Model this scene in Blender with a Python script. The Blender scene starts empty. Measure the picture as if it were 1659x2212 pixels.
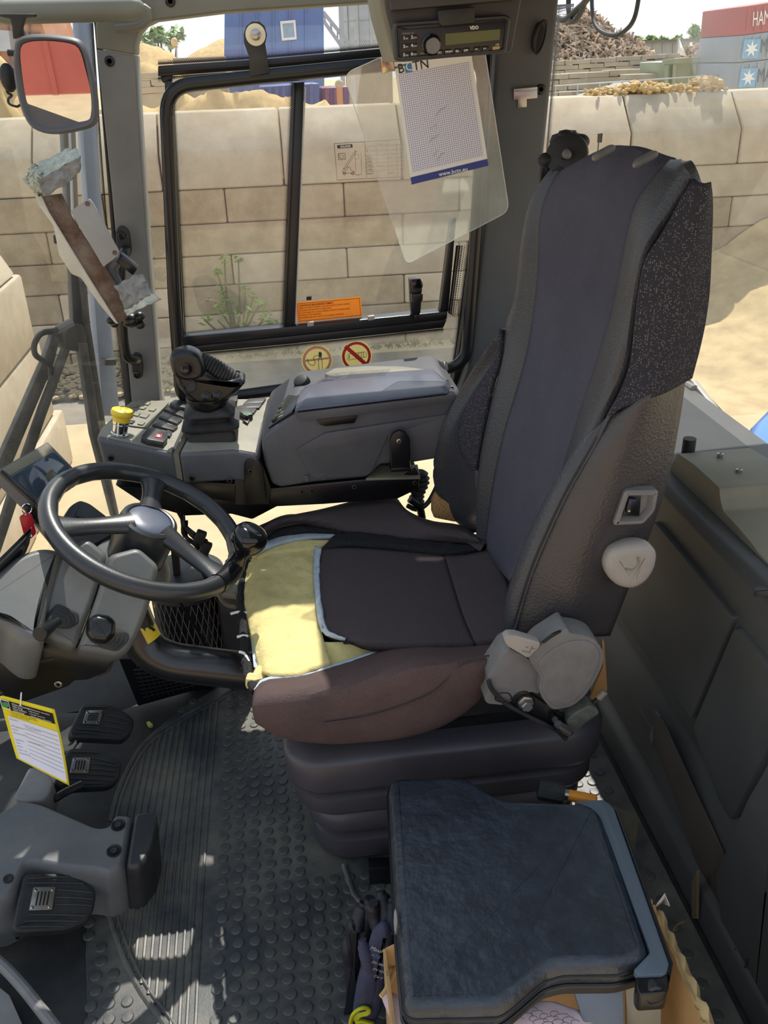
import bpy, bmesh, math, random
from mathutils import Vector as V, Matrix, noise as MN
random.seed(7)
SC = bpy.context.scene
COL = SC.collection
# ---------------------------------------------------------------- camera
CX, CY, F = 829.5, 1106.0, 1900.0
YAW, PIT, ROLL = math.radians(6.4), math.radians(27), math.radians(2.0)
CAM = V((0, 0, 1.42))
FW = V((math.sin(YAW)*math.cos(PIT), math.cos(YAW)*math.cos(PIT), -math.sin(PIT)))
_r = V((math.cos(YAW), -math.sin(YAW), 0)); _u = _r.cross(FW)
RT = math.cos(ROLL)*_r - math.sin(ROLL)*_u
UP = math.sin(ROLL)*_r + math.cos(ROLL)*_u
cam = bpy.data.cameras.new('camera'); camo = bpy.data.objects.new('camera', cam); COL.objects.link(camo)
cam.sensor_fit = 'VERTICAL'; cam.sensor_height = 36.0; cam.sensor_width = 27.0
cam.lens = F/2212*36.0; cam.clip_start = 0.02; cam.clip_end = 800
camo.matrix_world = Matrix(((RT.x, UP.x, -FW.x, CAM.x), (RT.y, UP.y, -FW.y, CAM.y), (RT.z, UP.z, -FW.z, CAM.z), (0, 0, 0, 1)))
SC.camera = camo
# ---------------------------------------------------------------- light
SUN_DIR = V((0.20, 0.62, 1.0)).normalized()      # towards the sun
w = bpy.data.worlds.new('sky'); SC.world = w; w.use_nodes = True
nt = w.node_tree; nt.nodes.clear()
tc = nt.nodes.new('ShaderNodeTexCoord'); sx = nt.nodes.new('ShaderNodeSeparateXYZ')
cr = nt.nodes.new('ShaderNodeValToRGB'); bg = nt.nodes.new('ShaderNodeBackground'); wo = nt.nodes.new('ShaderNodeOutputWorld')
nt.links.new(tc.outputs['Generated'], sx.inputs[0]); nt.links.new(sx.outputs['Z'], cr.inputs['Fac'])
e = cr.color_ramp.elements
e[0].position = 0.0; e[0].color = (0.86, 0.90, 0.93, 1)
e[1].position = 1.0; e[1].color = (0.36, 0.46, 0.60, 1)
k = e.new(0.12); k.color = (0.80, 0.88, 0.95, 1)
k = e.new(0.45); k.color = (0.60, 0.69, 0.80, 1)
nt.links.new(cr.outputs[0], bg.inputs[0]); bg.inputs[1].default_value = 1.0
nt.links.new(bg.outputs[0], wo.inputs[0])
sl = bpy.data.lights.new('sun', 'SUN'); so = bpy.data.objects.new('sun', sl); COL.objects.link(so)
sl.energy = 4.6; sl.angle = math.radians(0.53); sl.color = (1.0, 0.95, 0.86)
so.rotation_euler = SUN_DIR.to_track_quat('Z', 'Y').to_euler(); so.location = (3, 8, 14)
vs = SC.view_settings; vs.view_transform = 'Standard'; vs.look = 'None'; vs.gamma = 1.0; vs.exposure = 0.50
vs.use_curve_mapping = False
SC.cycles.max_bounces = 10; SC.cycles.transparent_max_bounces = 24
SC.cycles.diffuse_bounces = 5

# ---------------------------------------------------------------- geometry helpers
def P(u, v, x=None, y=None, z=None, pl=None):
    """point on the line of sight of photo position (u, v) lying on a plane x=, y=, z= or (point, normal)"""
    r = FW + (u-CX)/F*RT - (v-CY)/F*UP
    if x is not None: t = (x-CAM.x)/r.x
    elif y is not None: t = (y-CAM.y)/r.y
    elif z is not None: t = (z-CAM.z)/r.z
    else: t = (V(pl[0])-CAM).dot(V(pl[1]))/r.dot(V(pl[1]))
    return CAM + t*r
def s2l(c):
    return tuple(((x/255)/12.92 if x/255 <= .04045 else ((x/255+.055)/1.055)**2.4) for x in c)
def cat(pts, n, closed=False):
    """Catmull-Rom resample, n points evenly by length"""
    pts = [V(p) for p in pts]
    if len(pts) == 2: return [pts[0].lerp(pts[1], i/(n-1)) for i in range(n)]
    d = []
    m = len(pts)
    segs = m if closed else m-1
    for i in range(segs):
        if closed: a, b, c, e_ = pts[i-1], pts[i], pts[(i+1) % m], pts[(i+2) % m]
        else:
            b, c = pts[i], pts[i+1]
            a = pts[i-1] if i else b*2-c
            e_ = pts[i+2] if i+2 < m else c*2-b
        for j in range(12):
            t = j/12
            d.append(.5*((2*b)+(c-a)*t+(2*a-5*b+4*c-e_)*t*t+(3*b-a-3*c+e_)*t**3))
    d.append(pts[0].copy() if closed else pts[-1].copy())
    return even(d, n, closed)
def even(d, n, closed=False):
    L = [0]
    for i in range(1, len(d)): L.append(L[-1]+(d[i]-d[i-1]).length)
    tot = L[-1] or 1e-9; out = []; k = 0
    for i in range(n):
        t = tot*i/(n if closed else n-1)
        while k < len(L)-2 and L[k+1] < t: k += 1
        s = (t-L[k])/max(L[k+1]-L[k], 1e-9)
        out.append(d[k].lerp(d[k+1], min(max(s, 0), 1)))
    return out
def rnd_poly(pts, r, seg=5):
    """round the corners of a planar polygon"""
    pts = [V(p) for p in pts]; out = []
    n = len(pts)
    for i in range(n):
        a, b, c = pts[i-1], pts[i], pts[(i+1) % n]
        rr = r[i] if isinstance(r, (list, tuple)) else r
        d1, d2 = (a-b), (c-b)
        q = min(rr, d1.length*.49, d2.length*.49)
        if q < 1e-5: out.append(b); continue
        p1, p2 = b+d1.normalized()*q, b+d2.normalized()*q
        for j in range(seg+1):
            t = j/seg
            out.append(p1*(1-t)**2+b*2*t*(1-t)+p2*t*t)
    return out
class G:
    """collects verts and faces (world coordinates), optional uv"""
    def __init__(s): s.v = []; s.f = []; s.uv = {}
    def add(s, v, f):
        o = len(s.v); s.v += [V(p) for p in v]; s.f += [tuple(i+o for i in q) for q in f]; return s
    def box(s, c, size, rot=None):
        c = V(c); h = V(size)/2; R = rot if rot is not None else Matrix.Identity(3)
        v = [c+R@V((x*h.x, y*h.y, z*h.z)) for x in (-1, 1) for y in (-1, 1) for z in (-1, 1)]
        return s.add(v, [(0, 1, 3, 2), (4, 6, 7, 5), (0, 4, 5, 1), (2, 3, 7, 6), (0, 2, 6, 4), (1, 5, 7, 3)])
    def bar(s, a, b, w_, t_, up=(0, 0, 1)):
        a, b = V(a), V(b); d = (b-a); L = d.length; d.normalize(); u = V(up); x = d.cross(u).normalized(); u = x.cross(d)
        return s.box((a+b)/2, (L, w_, t_), Matrix((d, x, u)).transposed())
    def prism(s, poly, vec):
        poly = [V(p) for p in poly]; n = len(poly); vec = V(vec)
        v = poly+[p+vec for p in poly]
        f = [tuple(range(n))[::-1], tuple(range(n, 2*n))]+[(i, (i+1) % n, (i+1) % n+n, i+n) for i in range(n)]
        return s.add(v, f)
    def skin(s, rings, cap0=True, cap1=True, closed=True):
        n = len(rings[0]); v = [p for r in rings for p in r]; f = []
        for i in range(len(rings)-1):
            for j in range(n if closed else n-1):
                k = (j+1) % n
                f.append((i*n+j, i*n+k, (i+1)*n+k, (i+1)*n+j))
        if closed and cap0: f.append(tuple(range(n))[::-1])
        if closed and cap1: f.append(tuple((len(rings)-1)*n+j for j in range(n)))
        return s.add(v, f)
    def tube(s, pts, r, n=10, closed=False, sub=None, flat=1.0):
        pts = [V(p) for p in pts]
        if sub: pts = cat(pts, sub, closed)
        m = len(pts); rings = []
        t0 = (pts[1]-pts[0]).normalized()
        u = t0.orthogonal().normalized()
        for i in range(m):
            if closed: t = (pts[(i+1) % m]-pts[i-1]).normalized()
            else: t = (pts[min(i+1, m-1)]-pts[max(i-1, 0)]).normalized()
            u = (u-t*u.dot(t)).normalized(); w_ = t.cross(u)
            rr = r[min(int(i*len(r)/m), len(r)-1)] if isinstance(r, (list, tuple)) else r
            rings.append([pts[i]+rr*(math.cos(a)*u+flat*math.sin(a)*w_) for a in [2*math.pi*j/n for j in range(n)]])
        if closed:
            rings.append(rings[0]); return s.skin(rings, False, False)
        return s.skin(rings)
    def lathe(s, o, ax, prof, n=20, ex=None, caps=True):
        o, ax = V(o), V(ax).normalized(); u = V(ex) if ex is not None else ax.orthogonal()
        u = (u-ax*u.dot(ax)).normalized(); w_ = ax.cross(u)
        rings = [[o+ax*h+r*(math.cos(a)*u+math.sin(a)*w_) for a in [2*math.pi*j/n for j in range(n)]] for r, h in prof]
        return s.skin(rings, caps, caps)
    def pad(s, poly, nrm, prof):
        """rings of a planar outline moved inwards: prof = [(inset, height)]"""
        poly = [V(p) for p in poly]; n = len(poly); nrm = V(nrm).normalized(); rings = []
        area = sum((poly[i].cross(poly[(i+1) % n])).dot(nrm) for i in range(n))
        sg = 1 if area > 0 else -1
        ins = []
        for i in range(n):
            e1 = (poly[i]-poly[i-1]).normalized(); e2 = (poly[(i+1) % n]-poly[i]).normalized()
            n1, n2 = nrm.cross(e1)*sg, nrm.cross(e2)*sg
            b = (n1+n2); b = b.normalized() if b.length > 1e-6 else n1
            ins.append(b/max(b.dot(n1), .4))
        prof = list(prof)+[(prof[-1][0]+.0008, prof[-1][1])]
        for d, h in prof: rings.append([poly[i]+ins[i]*d+nrm*h for i in range(n)])
        return s.skin(rings)
    def grid(s, rows, uv=False):
        n = len(rows[0]); o = len(s.v)
        s.v += [V(p) for r in rows for p in r]
        for i in range(len(rows)-1):
            for j in range(n-1): s.f.append((o+i*n+j, o+i*n+j+1, o+(i+1)*n+j+1, o+(i+1)*n+j))
        if uv:
            for i in range(len(rows)):
                for j in range(n): s.uv[o+i*n+j] = (j/(n-1), i/(len(rows)-1))
        return s
    def ball(s, c, r, n=12, m=8, sc=(1, 1, 1)):
        c = V(c)
        rings = [[c+V((sc[0]*r*math.sin(t)*math.cos(a), sc[1]*r*math.sin(t)*math.sin(a), sc[2]*r*math.cos(t))) for a in [2*math.pi*j/n for j in range(n)]] for t in [math.pi*(i+.02)/(m+.04) for i in range(m+1)]]
        return s.skin(rings)
def loft(curves, nu, nv, bulge=0, across='cat'):
    """grid through a list of curves (each a list of points); bulge lifts the middle along the normal"""
    cs = [cat(c, nu) for c in curves]
    rows = [cat([c[i] for c in cs], nv) for i in range(nu)]
    if bulge:
        for i in range(nu):
            for j in range(nv):
                pass
        nr = [[None]*nv for _ in range(nu)]
        for i in range(nu):
            for j in range(nv):
                a = rows[min(i+1, nu-1)][j]-rows[max(i-1, 0)][j]; b = rows[i][min(j+1, nv-1)]-rows[i][max(j-1, 0)]
                n_ = a.cross(b); nr[i][j] = n_.normalized() if n_.length > 1e-12 else V((0, 0, 0))
        for i in range(nu):
            for j in range(nv):
                x, y = i/(nu-1), j/(nv-1)
                k_ = (1-(2*x-1)**6)*(1-(2*y-1)**4)
                rows[i][j] = rows[i][j]+nr[i][j]*bulge*k_
    return rows
ROOT = {}
def thing(name, label, cat_, loc, group=None, kind=None):
    o = bpy.data.objects.new(name, None); COL.objects.link(o); o.location = V(loc); o.empty_display_size = .05
    o['label'] = label; o['category'] = cat_
    if group: o['group'] = group
    if kind: o['kind'] = kind
    ROOT[o.name] = V(loc); return o
def put(name, g, m, parent=None, bevel=0, seg=2, ang=35, label=None, cat_=None, kind=None, group=None, solid=0, off=-1, smooth=True, sub=0, recalc=True):
    base = ROOT[parent.name] if parent is not None else V((0, 0, 0))
    if parent is None and cat_ and g.v:
        lo = V((min(p.x for p in g.v), min(p.y for p in g.v), min(p.z for p in g.v)))
        hi = V((max(p.x for p in g.v), max(p.y for p in g.v), max(p.z for p in g.v)))
        base = V(((lo.x+hi.x)/2, (lo.y+hi.y)/2, lo.z))
    me = bpy.data.meshes.new(name)
    me.from_pydata([p-base for p in g.v], [], g.f)
    if g.uv:
        ul = me.uv_layers.new(name='uv')
        for l in me.loops: ul.data[l.index].uv = g.uv.get(l.vertex_index, (0, 0))
    if bevel or recalc:
        bm = bmesh.new(); bm.from_mesh(me)
        if recalc: bmesh.ops.recalc_face_normals(bm, faces=bm.faces)
        if bevel:
            ed = [e_ for e_ in bm.edges if len(e_.link_faces) == 2 and e_.calc_face_angle(0) > math.radians(28)]
            bmesh.ops.bevel(bm, geom=ed, offset=bevel, segments=seg, profile=.5, affect='EDGES', clamp_overlap=True)
        bm.to_mesh(me); bm.free()
    if smooth:
        me.polygons.foreach_set('use_smooth', [True]*len(me.polygons)); me.set_sharp_from_angle(angle=math.radians(ang))
    if isinstance(m, (list, tuple)):
        for q in m: me.materials.append(q)
    else: me.materials.append(m)
    o = bpy.data.objects.new(name, me); COL.objects.link(o)
    if parent is not None: o.parent = parent
    else: o.location = base
    ROOT[o.name] = base
    if solid:
        md = o.modifiers.new('thickness', 'SOLIDIFY'); md.thickness = solid; md.offset = off
    if sub:
        md = o.modifiers.new('smooth', 'SUBSURF'); md.levels = sub; md.render_levels = sub
    if label: o['label'] = label
    if cat_: o['category'] = cat_
    if kind: o['kind'] = kind
    if group: o['group'] = group
    return o
def dup(o, delta, parent=None, rot=None, scale=None, label=None, group=None, name=None):
    c = o.copy(); COL.objects.link(c)
    if parent is not None: c.parent = parent
    c.location = o.location+V(delta)
    if rot is not None: c.rotation_euler = rot
    if scale is not None: c.scale = scale
    if label: c['label'] = label
    if group: c['group'] = group
    ROOT[c.name] = ROOT.get(o.name, V((0, 0, 0)))+V(delta)
    return c
def dup_tree(o, delta, **k):
    c = dup(o, delta, **k)
    for ch in list(o.children):
        d = ch.copy(); COL.objects.link(d); d.parent = c; ROOT[d.name] = ROOT[c.name]
        for g2 in list(ch.children):
            q = g2.copy(); COL.objects.link(q); q.parent = d
    return c
def text(name, s, o, xd, yd, h, m, parent=None, align='LEFT', lift=.0004, bold=0.0, width=None, **kw):
    """lettering as a thin mesh; o = baseline start, xd/yd = reading and up directions, h = cap height"""
    cu = bpy.data.curves.new(name, 'FONT'); cu.body = s; cu.size = 1; cu.align_x = align; cu.offset = bold; cu.resolution_u = 2
    t = bpy.data.objects.new(name, cu); me = bpy.data.meshes.new_from_object(t)
    bpy.data.objects.remove(t); bpy.data.curves.remove(cu)
    xd = V(xd).normalized(); yd = V(yd); yd = (yd-xd*yd.dot(xd)).normalized(); zd = xd.cross(yd)
    xs = [q.co.x for q in me.vertices] or [0, 1]
    k_ = h/.70; kx = k_
    if width: kx = width/max(max(xs)-min(xs), 1e-6)
    g = G(); o = V(o)
    g.add([o+xd*q.co.x*kx+yd*q.co.y*k_+zd*lift for q in me.vertices], [tuple(p.vertices) for p in me.polygons])
    bpy.data.meshes.remove(me)
    return put(name, g, m, parent, smooth=False, recalc=False, **kw)

# ---------------------------------------------------------------- materials
MATS = {}
def thin_mat(name, rgb, tr=.5):
    '''thin paper or vinyl: part of the light falling on its back shines through'''
    m = bpy.data.materials.new(name); m.use_nodes = True; t = m.node_tree; b = t.nodes['Principled BSDF']; c = s2l(rgb)
    b.inputs['Roughness'].default_value = .6
    tc_ = N(t, 'ShaderNodeTexCoord'); nz = N(t, 'ShaderNodeTexNoise'); nz.inputs['Scale'].default_value = 40; t.links.new(tc_.outputs['Object'], nz.inputs['Vector'])
    rp = N(t, 'ShaderNodeValToRGB'); rp.color_ramp.elements[0].color = (*[x*.94 for x in c], 1); rp.color_ramp.elements[1].color = (*[min(1, x*1.05) for x in c], 1)
    t.links.new(nz.outputs[0], rp.inputs[0]); t.links.new(rp.outputs[0], b.inputs['Base Color'])
    tl = N(t, 'ShaderNodeBsdfTranslucent'); t.links.new(rp.outputs[0], tl.inputs[0]); mx = N(t, 'ShaderNodeMixShader'); mx.inputs[0].default_value = tr
    t.links.new(b.outputs[0], mx.inputs[1]); t.links.new(tl.outputs[0], mx.inputs[2]); t.links.new(mx.outputs[0], t.nodes['Material Output'].inputs[0])
    MATS[name] = m; return m
def N(nt_, t, **k):
    n = nt_.nodes.new(t)
    for a, b in k.items(): setattr(n, a, b)
    return n
def mat(name, rgb, rough=.6, metal=0, var=.12, vs_=8, bump=0, bs=200, dust=None, da=.35, ds=3.5, spec=.5, kind='noise', coat=0, bd=.002):
    if name in MATS: return MATS[name]
    m = bpy.data.materials.new(name); m.use_nodes = True; t = m.node_tree; b = t.nodes['Principled BSDF']
    L = t.links.new
    c = s2l(rgb)
    tc_ = N(t, 'ShaderNodeTexCoord'); nz = N(t, 'ShaderNodeTexNoise'); nz.inputs['Scale'].default_value = vs_; nz.inputs['Detail'].default_value = 6
    L(tc_.outputs['Object'], nz.inputs['Vector'])
    rp = N(t, 'ShaderNodeValToRGB')
    rp.color_ramp.elements[0].position = .3; rp.color_ramp.elements[1].position = .7
    rp.color_ramp.elements[0].color = (*[x*(1-var) for x in c], 1); rp.color_ramp.elements[1].color = (*[min(1, x*(1+var)) for x in c], 1)
    L(nz.outputs[0], rp.inputs[0]); col = rp.outputs[0]
    if dust:
        n2 = N(t, 'ShaderNodeTexNoise'); n2.inputs['Scale'].default_value = ds; n2.inputs['Detail'].default_value = 9; n2.inputs['Roughness'].default_value = .7
        L(tc_.outputs['Object'], n2.inputs['Vector'])
        r2 = N(t, 'ShaderNodeValToRGB'); r2.color_ramp.elements[0].position = .42; r2.color_ramp.elements[1].position = .72
        r2.color_ramp.elements[0].color = (0, 0, 0, 1); r2.color_ramp.elements[1].color = (da, da, da, 1)
        L(n2.outputs[0], r2.inputs[0])
        mx = N(t, 'ShaderNodeMix', data_type='RGBA'); L(r2.outputs[0], mx.inputs[0]); L(col, mx.inputs[6]); mx.inputs[7].default_value = (*s2l(dust), 1)
        col = mx.outputs[2]
    L(col, b.inputs['Base Color'])
    b.inputs['Roughness'].default_value = rough; b.inputs['Metallic'].default_value = metal; b.inputs['Specular IOR Level'].default_value = spec
    if coat: b.inputs['Coat Weight'].default_value = coat; b.inputs['Coat Roughness'].default_value = .12
    if bump:
        bp = N(t, 'ShaderNodeBump'); bp.inputs['Strength'].default_value = bump; bp.inputs['Distance'].default_value = bd
        if kind == 'voronoi':
            bt = N(t, 'ShaderNodeTexVoronoi'); bt.inputs['Scale'].default_value = bs; o_ = bt.outputs['Distance']
        elif kind == 'weave':
            bt = N(t, 'ShaderNodeTexWave'); bt.inputs['Scale'].default_value = bs; bt.inputs['Distortion'].default_value = 1.5; bt.inputs['Detail'].default_value = 2; o_ = bt.outputs[0]
        else:
            bt = N(t, 'ShaderNodeTexNoise'); bt.inputs['Scale'].default_value = bs; bt.inputs['Detail'].default_value = 8; o_ = bt.outputs[0]
        L(tc_.outputs['Object'], bt.inputs['Vector']); L(o_, bp.inputs['Height']); L(bp.outputs[0], b.inputs['Normal'])
    MATS[name] = m; return m
def glass_mat(name, tint=(.96, .97, .97), dirt=.05, ds=3, hi=.16, rgb=(205, 200, 185)):
    m = bpy.data.materials.new(name); m.use_nodes = True; t = m.node_tree; t.nodes.clear(); L = t.links.new
    out = N(t, 'ShaderNodeOutputMaterial'); tr = N(t, 'ShaderNodeBsdfTransparent'); tr.inputs[0].default_value = (*tint, 1)
    gl = N(t, 'ShaderNodeBsdfGlossy'); gl.inputs['Roughness'].default_value = .02; gl.inputs[0].default_value = (.9, .9, .9, 1)
    lw = N(t, 'ShaderNodeLayerWeight'); lw.inputs[0].default_value = .5
    sq = N(t, 'ShaderNodeMath', operation='POWER'); L(lw.outputs['Facing'], sq.inputs[0]); sq.inputs[1].default_value = 5
    fr = N(t, 'ShaderNodeMath', operation='MULTIPLY_ADD'); L(sq.outputs[0], fr.inputs[0]); fr.inputs[1].default_value = .9; fr.inputs[2].default_value = .05
    m1 = N(t, 'ShaderNodeMixShader'); L(fr.outputs[0], m1.inputs[0]); L(tr.outputs[0], m1.inputs[1]); L(gl.outputs[0], m1.inputs[2])
    df = N(t, 'ShaderNodeBsdfTranslucent'); df.inputs[0].default_value = (*s2l(rgb), 1)
    d2 = N(t, 'ShaderNodeBsdfDiffuse'); d2.inputs[0].default_value = (*s2l(rgb), 1)
    a = N(t, 'ShaderNodeMixShader'); a.inputs[0].default_value = .5; L(df.outputs[0], a.inputs[1]); L(d2.outputs[0], a.inputs[2])
    tc_ = N(t, 'ShaderNodeTexCoord'); nz = N(t, 'ShaderNodeTexNoise'); nz.inputs['Scale'].default_value = ds; nz.inputs['Detail'].default_value = 7; nz.inputs['Roughness'].default_value = .6
    L(tc_.outputs['Object'], nz.inputs['Vector'])
    r = N(t, 'ShaderNodeMapRange'); r.inputs['From Min'].default_value = .38; r.inputs['From Max'].default_value = .75; r.inputs['To Min'].default_value = dirt; r.inputs['To Max'].default_value = hi
    L(nz.outputs[0], r.inputs[0])
    m2 = N(t, 'ShaderNodeMixShader'); L(r.outputs[0], m2.inputs[0]); L(m1.outputs[0], m2.inputs[1]); L(a.outputs[0], m2.inputs[2])
    L(m2.outputs[0], out.inputs[0]); MATS[name] = m; return m
def math_n(t, op, a, b=None):
    n = N(t, 'ShaderNodeMath', operation=op)
    for i, q in enumerate((a, b)):
        if q is None: continue
        if isinstance(q, (int, float)): n.inputs[i].default_value = q
        else: t.links.new(q, n.inputs[i])
    return n.outputs[0]
def frit_mat(name, cols, rgb=(18, 18, 20)):
    """black ceramic print on glass: solid at uv.x=0 fading into rows of dots; uv.y is length in dot pitches"""
    m = bpy.data.materials.new(name); m.use_nodes = True; t = m.node_tree; t.nodes.clear(); L = t.links.new
    out = N(t, 'ShaderNodeOutputMaterial'); tr = N(t, 'ShaderNodeBsdfTransparent')
    df = N(t, 'ShaderNodeBsdfPrincipled'); df.inputs['Base Color'].default_value = (*s2l(rgb), 1); df.inputs['Roughness'].default_value = .4
    tc_ = N(t, 'ShaderNodeTexCoord'); s = N(t, 'ShaderNodeSeparateXYZ'); L(tc_.outputs['UV'], s.inputs[0])
    X = math_n(t, 'MULTIPLY', s.outputs[0], cols); Y = s.outputs[1]
    row = math_n(t, 'FLOOR', X); odd = math_n(t, 'MULTIPLY', math_n(t, 'MODULO', row, 2), .5)
    fx = math_n(t, 'SUBTRACT', math_n(t, 'FRACT', X), .5); fy = math_n(t, 'SUBTRACT', math_n(t, 'FRACT', math_n(t, 'ADD', Y, odd)), .5)
    d = math_n(t, 'SQRT', math_n(t, 'ADD', math_n(t, 'MULTIPLY', fx, fx), math_n(t, 'MULTIPLY', fy, fy)))
    rad = math_n(t, 'MULTIPLY', math_n(t, 'SUBTRACT', 1.12, s.outputs[0]), .62)
    on = math_n(t, 'LESS_THAN', d, rad)
    mx = N(t, 'ShaderNodeMixShader'); L(on, mx.inputs[0]); L(tr.outputs[0], mx.inputs[1]); L(df.outputs[0], mx.inputs[2]); L(mx.outputs[0], out.inputs[0])
    MATS[name] = m; return m
def grid_paper_mat(name, nx, ny):
    m = mat(name, (232, 230, 240), .7, var=.02); t = m.node_tree; L = t.links.new; b = t.nodes['Principled BSDF']
    tc_ = N(t, 'ShaderNodeTexCoord'); s = N(t, 'ShaderNodeSeparateXYZ'); L(tc_.outputs['UV'], s.inputs[0])
    fx = math_n(t, 'LESS_THAN', math_n(t, 'FRACT', math_n(t, 'MULTIPLY', s.outputs[0], nx)), .16)
    fy = math_n(t, 'LESS_THAN', math_n(t, 'FRACT', math_n(t, 'MULTIPLY', s.outputs[1], ny)), .16)
    on = math_n(t, 'MAXIMUM', fx, fy)
    mx = N(t, 'ShaderNodeMix', data_type='RGBA'); L(on, mx.inputs[0]); mx.inputs[6].default_value = (*s2l((232, 230, 240)), 1); mx.inputs[7].default_value = (*s2l((120, 120, 150)), 1)
    L(mx.outputs[2], b.inputs['Base Color']); return m
DUST = (150, 143, 124)
m_plastic = mat('console_plastic', (80, 81, 87), .5, bump=.12, bs=700, dust=DUST, da=.16, ds=5)
m_plastic_dk = mat('dark_plastic', (38, 39, 42), .45, bump=.1, bs=600, dust=DUST, da=.10, ds=6)
m_black = mat('black_paint', (17, 18, 21), .32, var=.1, spec=.5)
m_black_mt = mat('black_rubber', (30, 31, 33), .62, var=.15, dust=DUST, da=.10, ds=9)
m_gloss = mat('gloss_black', (14, 15, 17), .12, var=.05)
m_pillar = mat('pillar_plastic', (116, 116, 113), .62, bump=.08, bs=500, dust=(130, 126, 114), da=.2, ds=4)
m_panel = mat('rear_panel_plastic', (68, 69, 69), .6, bump=.1, bs=400, dust=(104, 94, 80), da=.18, ds=3)
m_bpillar = mat('rear_pillar_plastic', (84, 87, 90), .6, bump=.06, bs=500, dust=(96, 96, 94), da=.2, ds=3)
m_cover = mat('cover_plastic', (124, 120, 104), .6, bump=.1, bs=500, dust=(150, 142, 118), da=.3, ds=5)
m_header = mat('header_plastic', (116, 117, 108), .55, bump=.06, bs=500, dust=(130, 126, 110), da=.2)
m_grey = mat('grey_plastic', (108, 106, 106), .55, bump=.06, bs=300, dust=(150, 147, 142), da=.35, ds=14)
m_grey_lt = mat('light_grey_plastic', (160, 152, 145), .5, bump=.04, bs=300, dust=(110, 105, 100), da=.3, ds=20)
m_steel = mat('bare_steel', (170, 168, 165), .3, metal=.9, var=.1)
m_chrome = mat('chrome', (215, 215, 218), .08, metal=1, var=.02)
m_fabric = mat('seat_fabric', (76, 68, 69), .95, var=.12, vs_=900, bump=.55, bs=420, kind='voronoi', dust=(82, 72, 72), da=.35, ds=7, spec=.15)
m_fabric_side = mat('seat_side_fabric', (92, 76, 74), .95, var=.25, vs_=1100, bump=.55, bs=520, kind='voronoi', dust=(62, 54, 56), da=.6, ds=5, spec=.15)
m_fabric_back = mat('backrest_fabric', (80, 79, 90), .95, var=.18, vs_=1000, bump=.45, bs=520, kind='voronoi', dust=(60, 59, 67), da=.5, ds=5, spec=.15)
m_leather = mat('black_leather', (56, 57, 62), .40, var=.12, bump=.28, bs=260, kind='voronoi', spec=.5)
m_leather_side = mat('worn_side_leather', (60, 57, 58), .40, var=.14, bump=.35, bs=210, kind='voronoi', dust=(72, 66, 64), da=.3, ds=9)
m_foam = mat('yellow_foam', (220, 203, 142), .95, var=.07, vs_=60, bump=.8, bs=130, dust=(176, 166, 116), da=.45, ds=12, spec=.1)
m_lining = mat('grey_lining', (176, 186, 198), .9, var=.12, vs_=40, bump=.5, bs=120, spec=.1)
m_mesh = mat('torn_mesh', (26, 26, 28), .9, var=.9, vs_=420, bump=.8, bs=300, kind='voronoi')
m_rubber_mat = mat('floor_rubber', (54, 57, 61), .45, var=.2, vs_=6, bump=.12, bs=300, dust=(146, 138, 118), da=.55, ds=5)
m_white = mat('white_print', (236, 234, 228), .6, var=.02)
m_black_ink = mat('black_ink', (20, 20, 22), .6, var=.02)
m_red = mat('red_print', (196, 42, 36), .5, var=.05)
m_yellow = mat('yellow_plastic', (226, 196, 52), .4, var=.08)
m_glass = glass_mat('window_glass', dirt=.035, hi=.12)
m_glass_dirty = glass_mat('dusty_glass', dirt=.10, hi=.42, ds=5)
m_glass_side = glass_mat('rear_glass', dirt=.10, hi=.16, ds=1.5)
# ================================================================ cab shell
W = 2.15
def poly(uv, **k): return [P(u, v, **k) for u, v in uv]
def struct(name, g, m, **k):
    return put(name, g, m, None, kind='structure', **k)
# floor plate and door sill
g = G(); g.box((-.35, 1.33, -.03), (2.14, 1.70, .06)); floor = struct('floor', g, m_black_mt, bevel=.004)
# roof plate around the roof glass
g = G(); g.box((.78, 1.33, 1.585), (1.06, 1.72, .05)); g.box((-.40, .55, 1.585), (1.32, .16, .05)); g.box((-1.02, 1.33, 1.585), (.10, 1.72, .05)); g.box((-.40, 2.17, 1.585), (1.32, .07, .05))
struct('ceiling', g, m_header, kind_=None) if False else put('ceiling', g, m_header, None, kind='structure', bevel=.006)
g = G(); g.grid([[V((-.98, .62, 1.60)), V((.26, .62, 1.60))], [V((-.98, 2.14, 1.60)), V((.26, 2.14, 1.60))]])
put('window_4', g, m_glass, None, kind='structure')
# front pillar
fy = W-.03
g = G(); g.prism(rnd_poly(poly([(209, 106), (291, 120), (304, 330), (320, 560), (345, 862), (352, 905), (292, 905), (284, 862), (240, 400)], y=fy), .004), (0, .09, 0))
pil = put('trim_1', g, m_pillar, None, kind='structure', bevel=.006, seg=3)
def torx(u, v, y, r, parent, m=m_black, n=(0, -1, 0), nm='screw', x=None, z=None):
    c = P(u, v, y=y) if x is None and z is None else (P(u, v, x=x) if x is not None else P(u, v, z=z))
    n = V(n).normalized()
    g = G(); g.lathe(c, n, [(r, 0), (r, r*.18), (r*.82, r*.30), (r*.45, r*.30), (r*.42, -.0), (r*.1, -.0)], 18)
    return put(nm, g, m, parent)
torx(237, 132, fy, .0105, pil)
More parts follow.
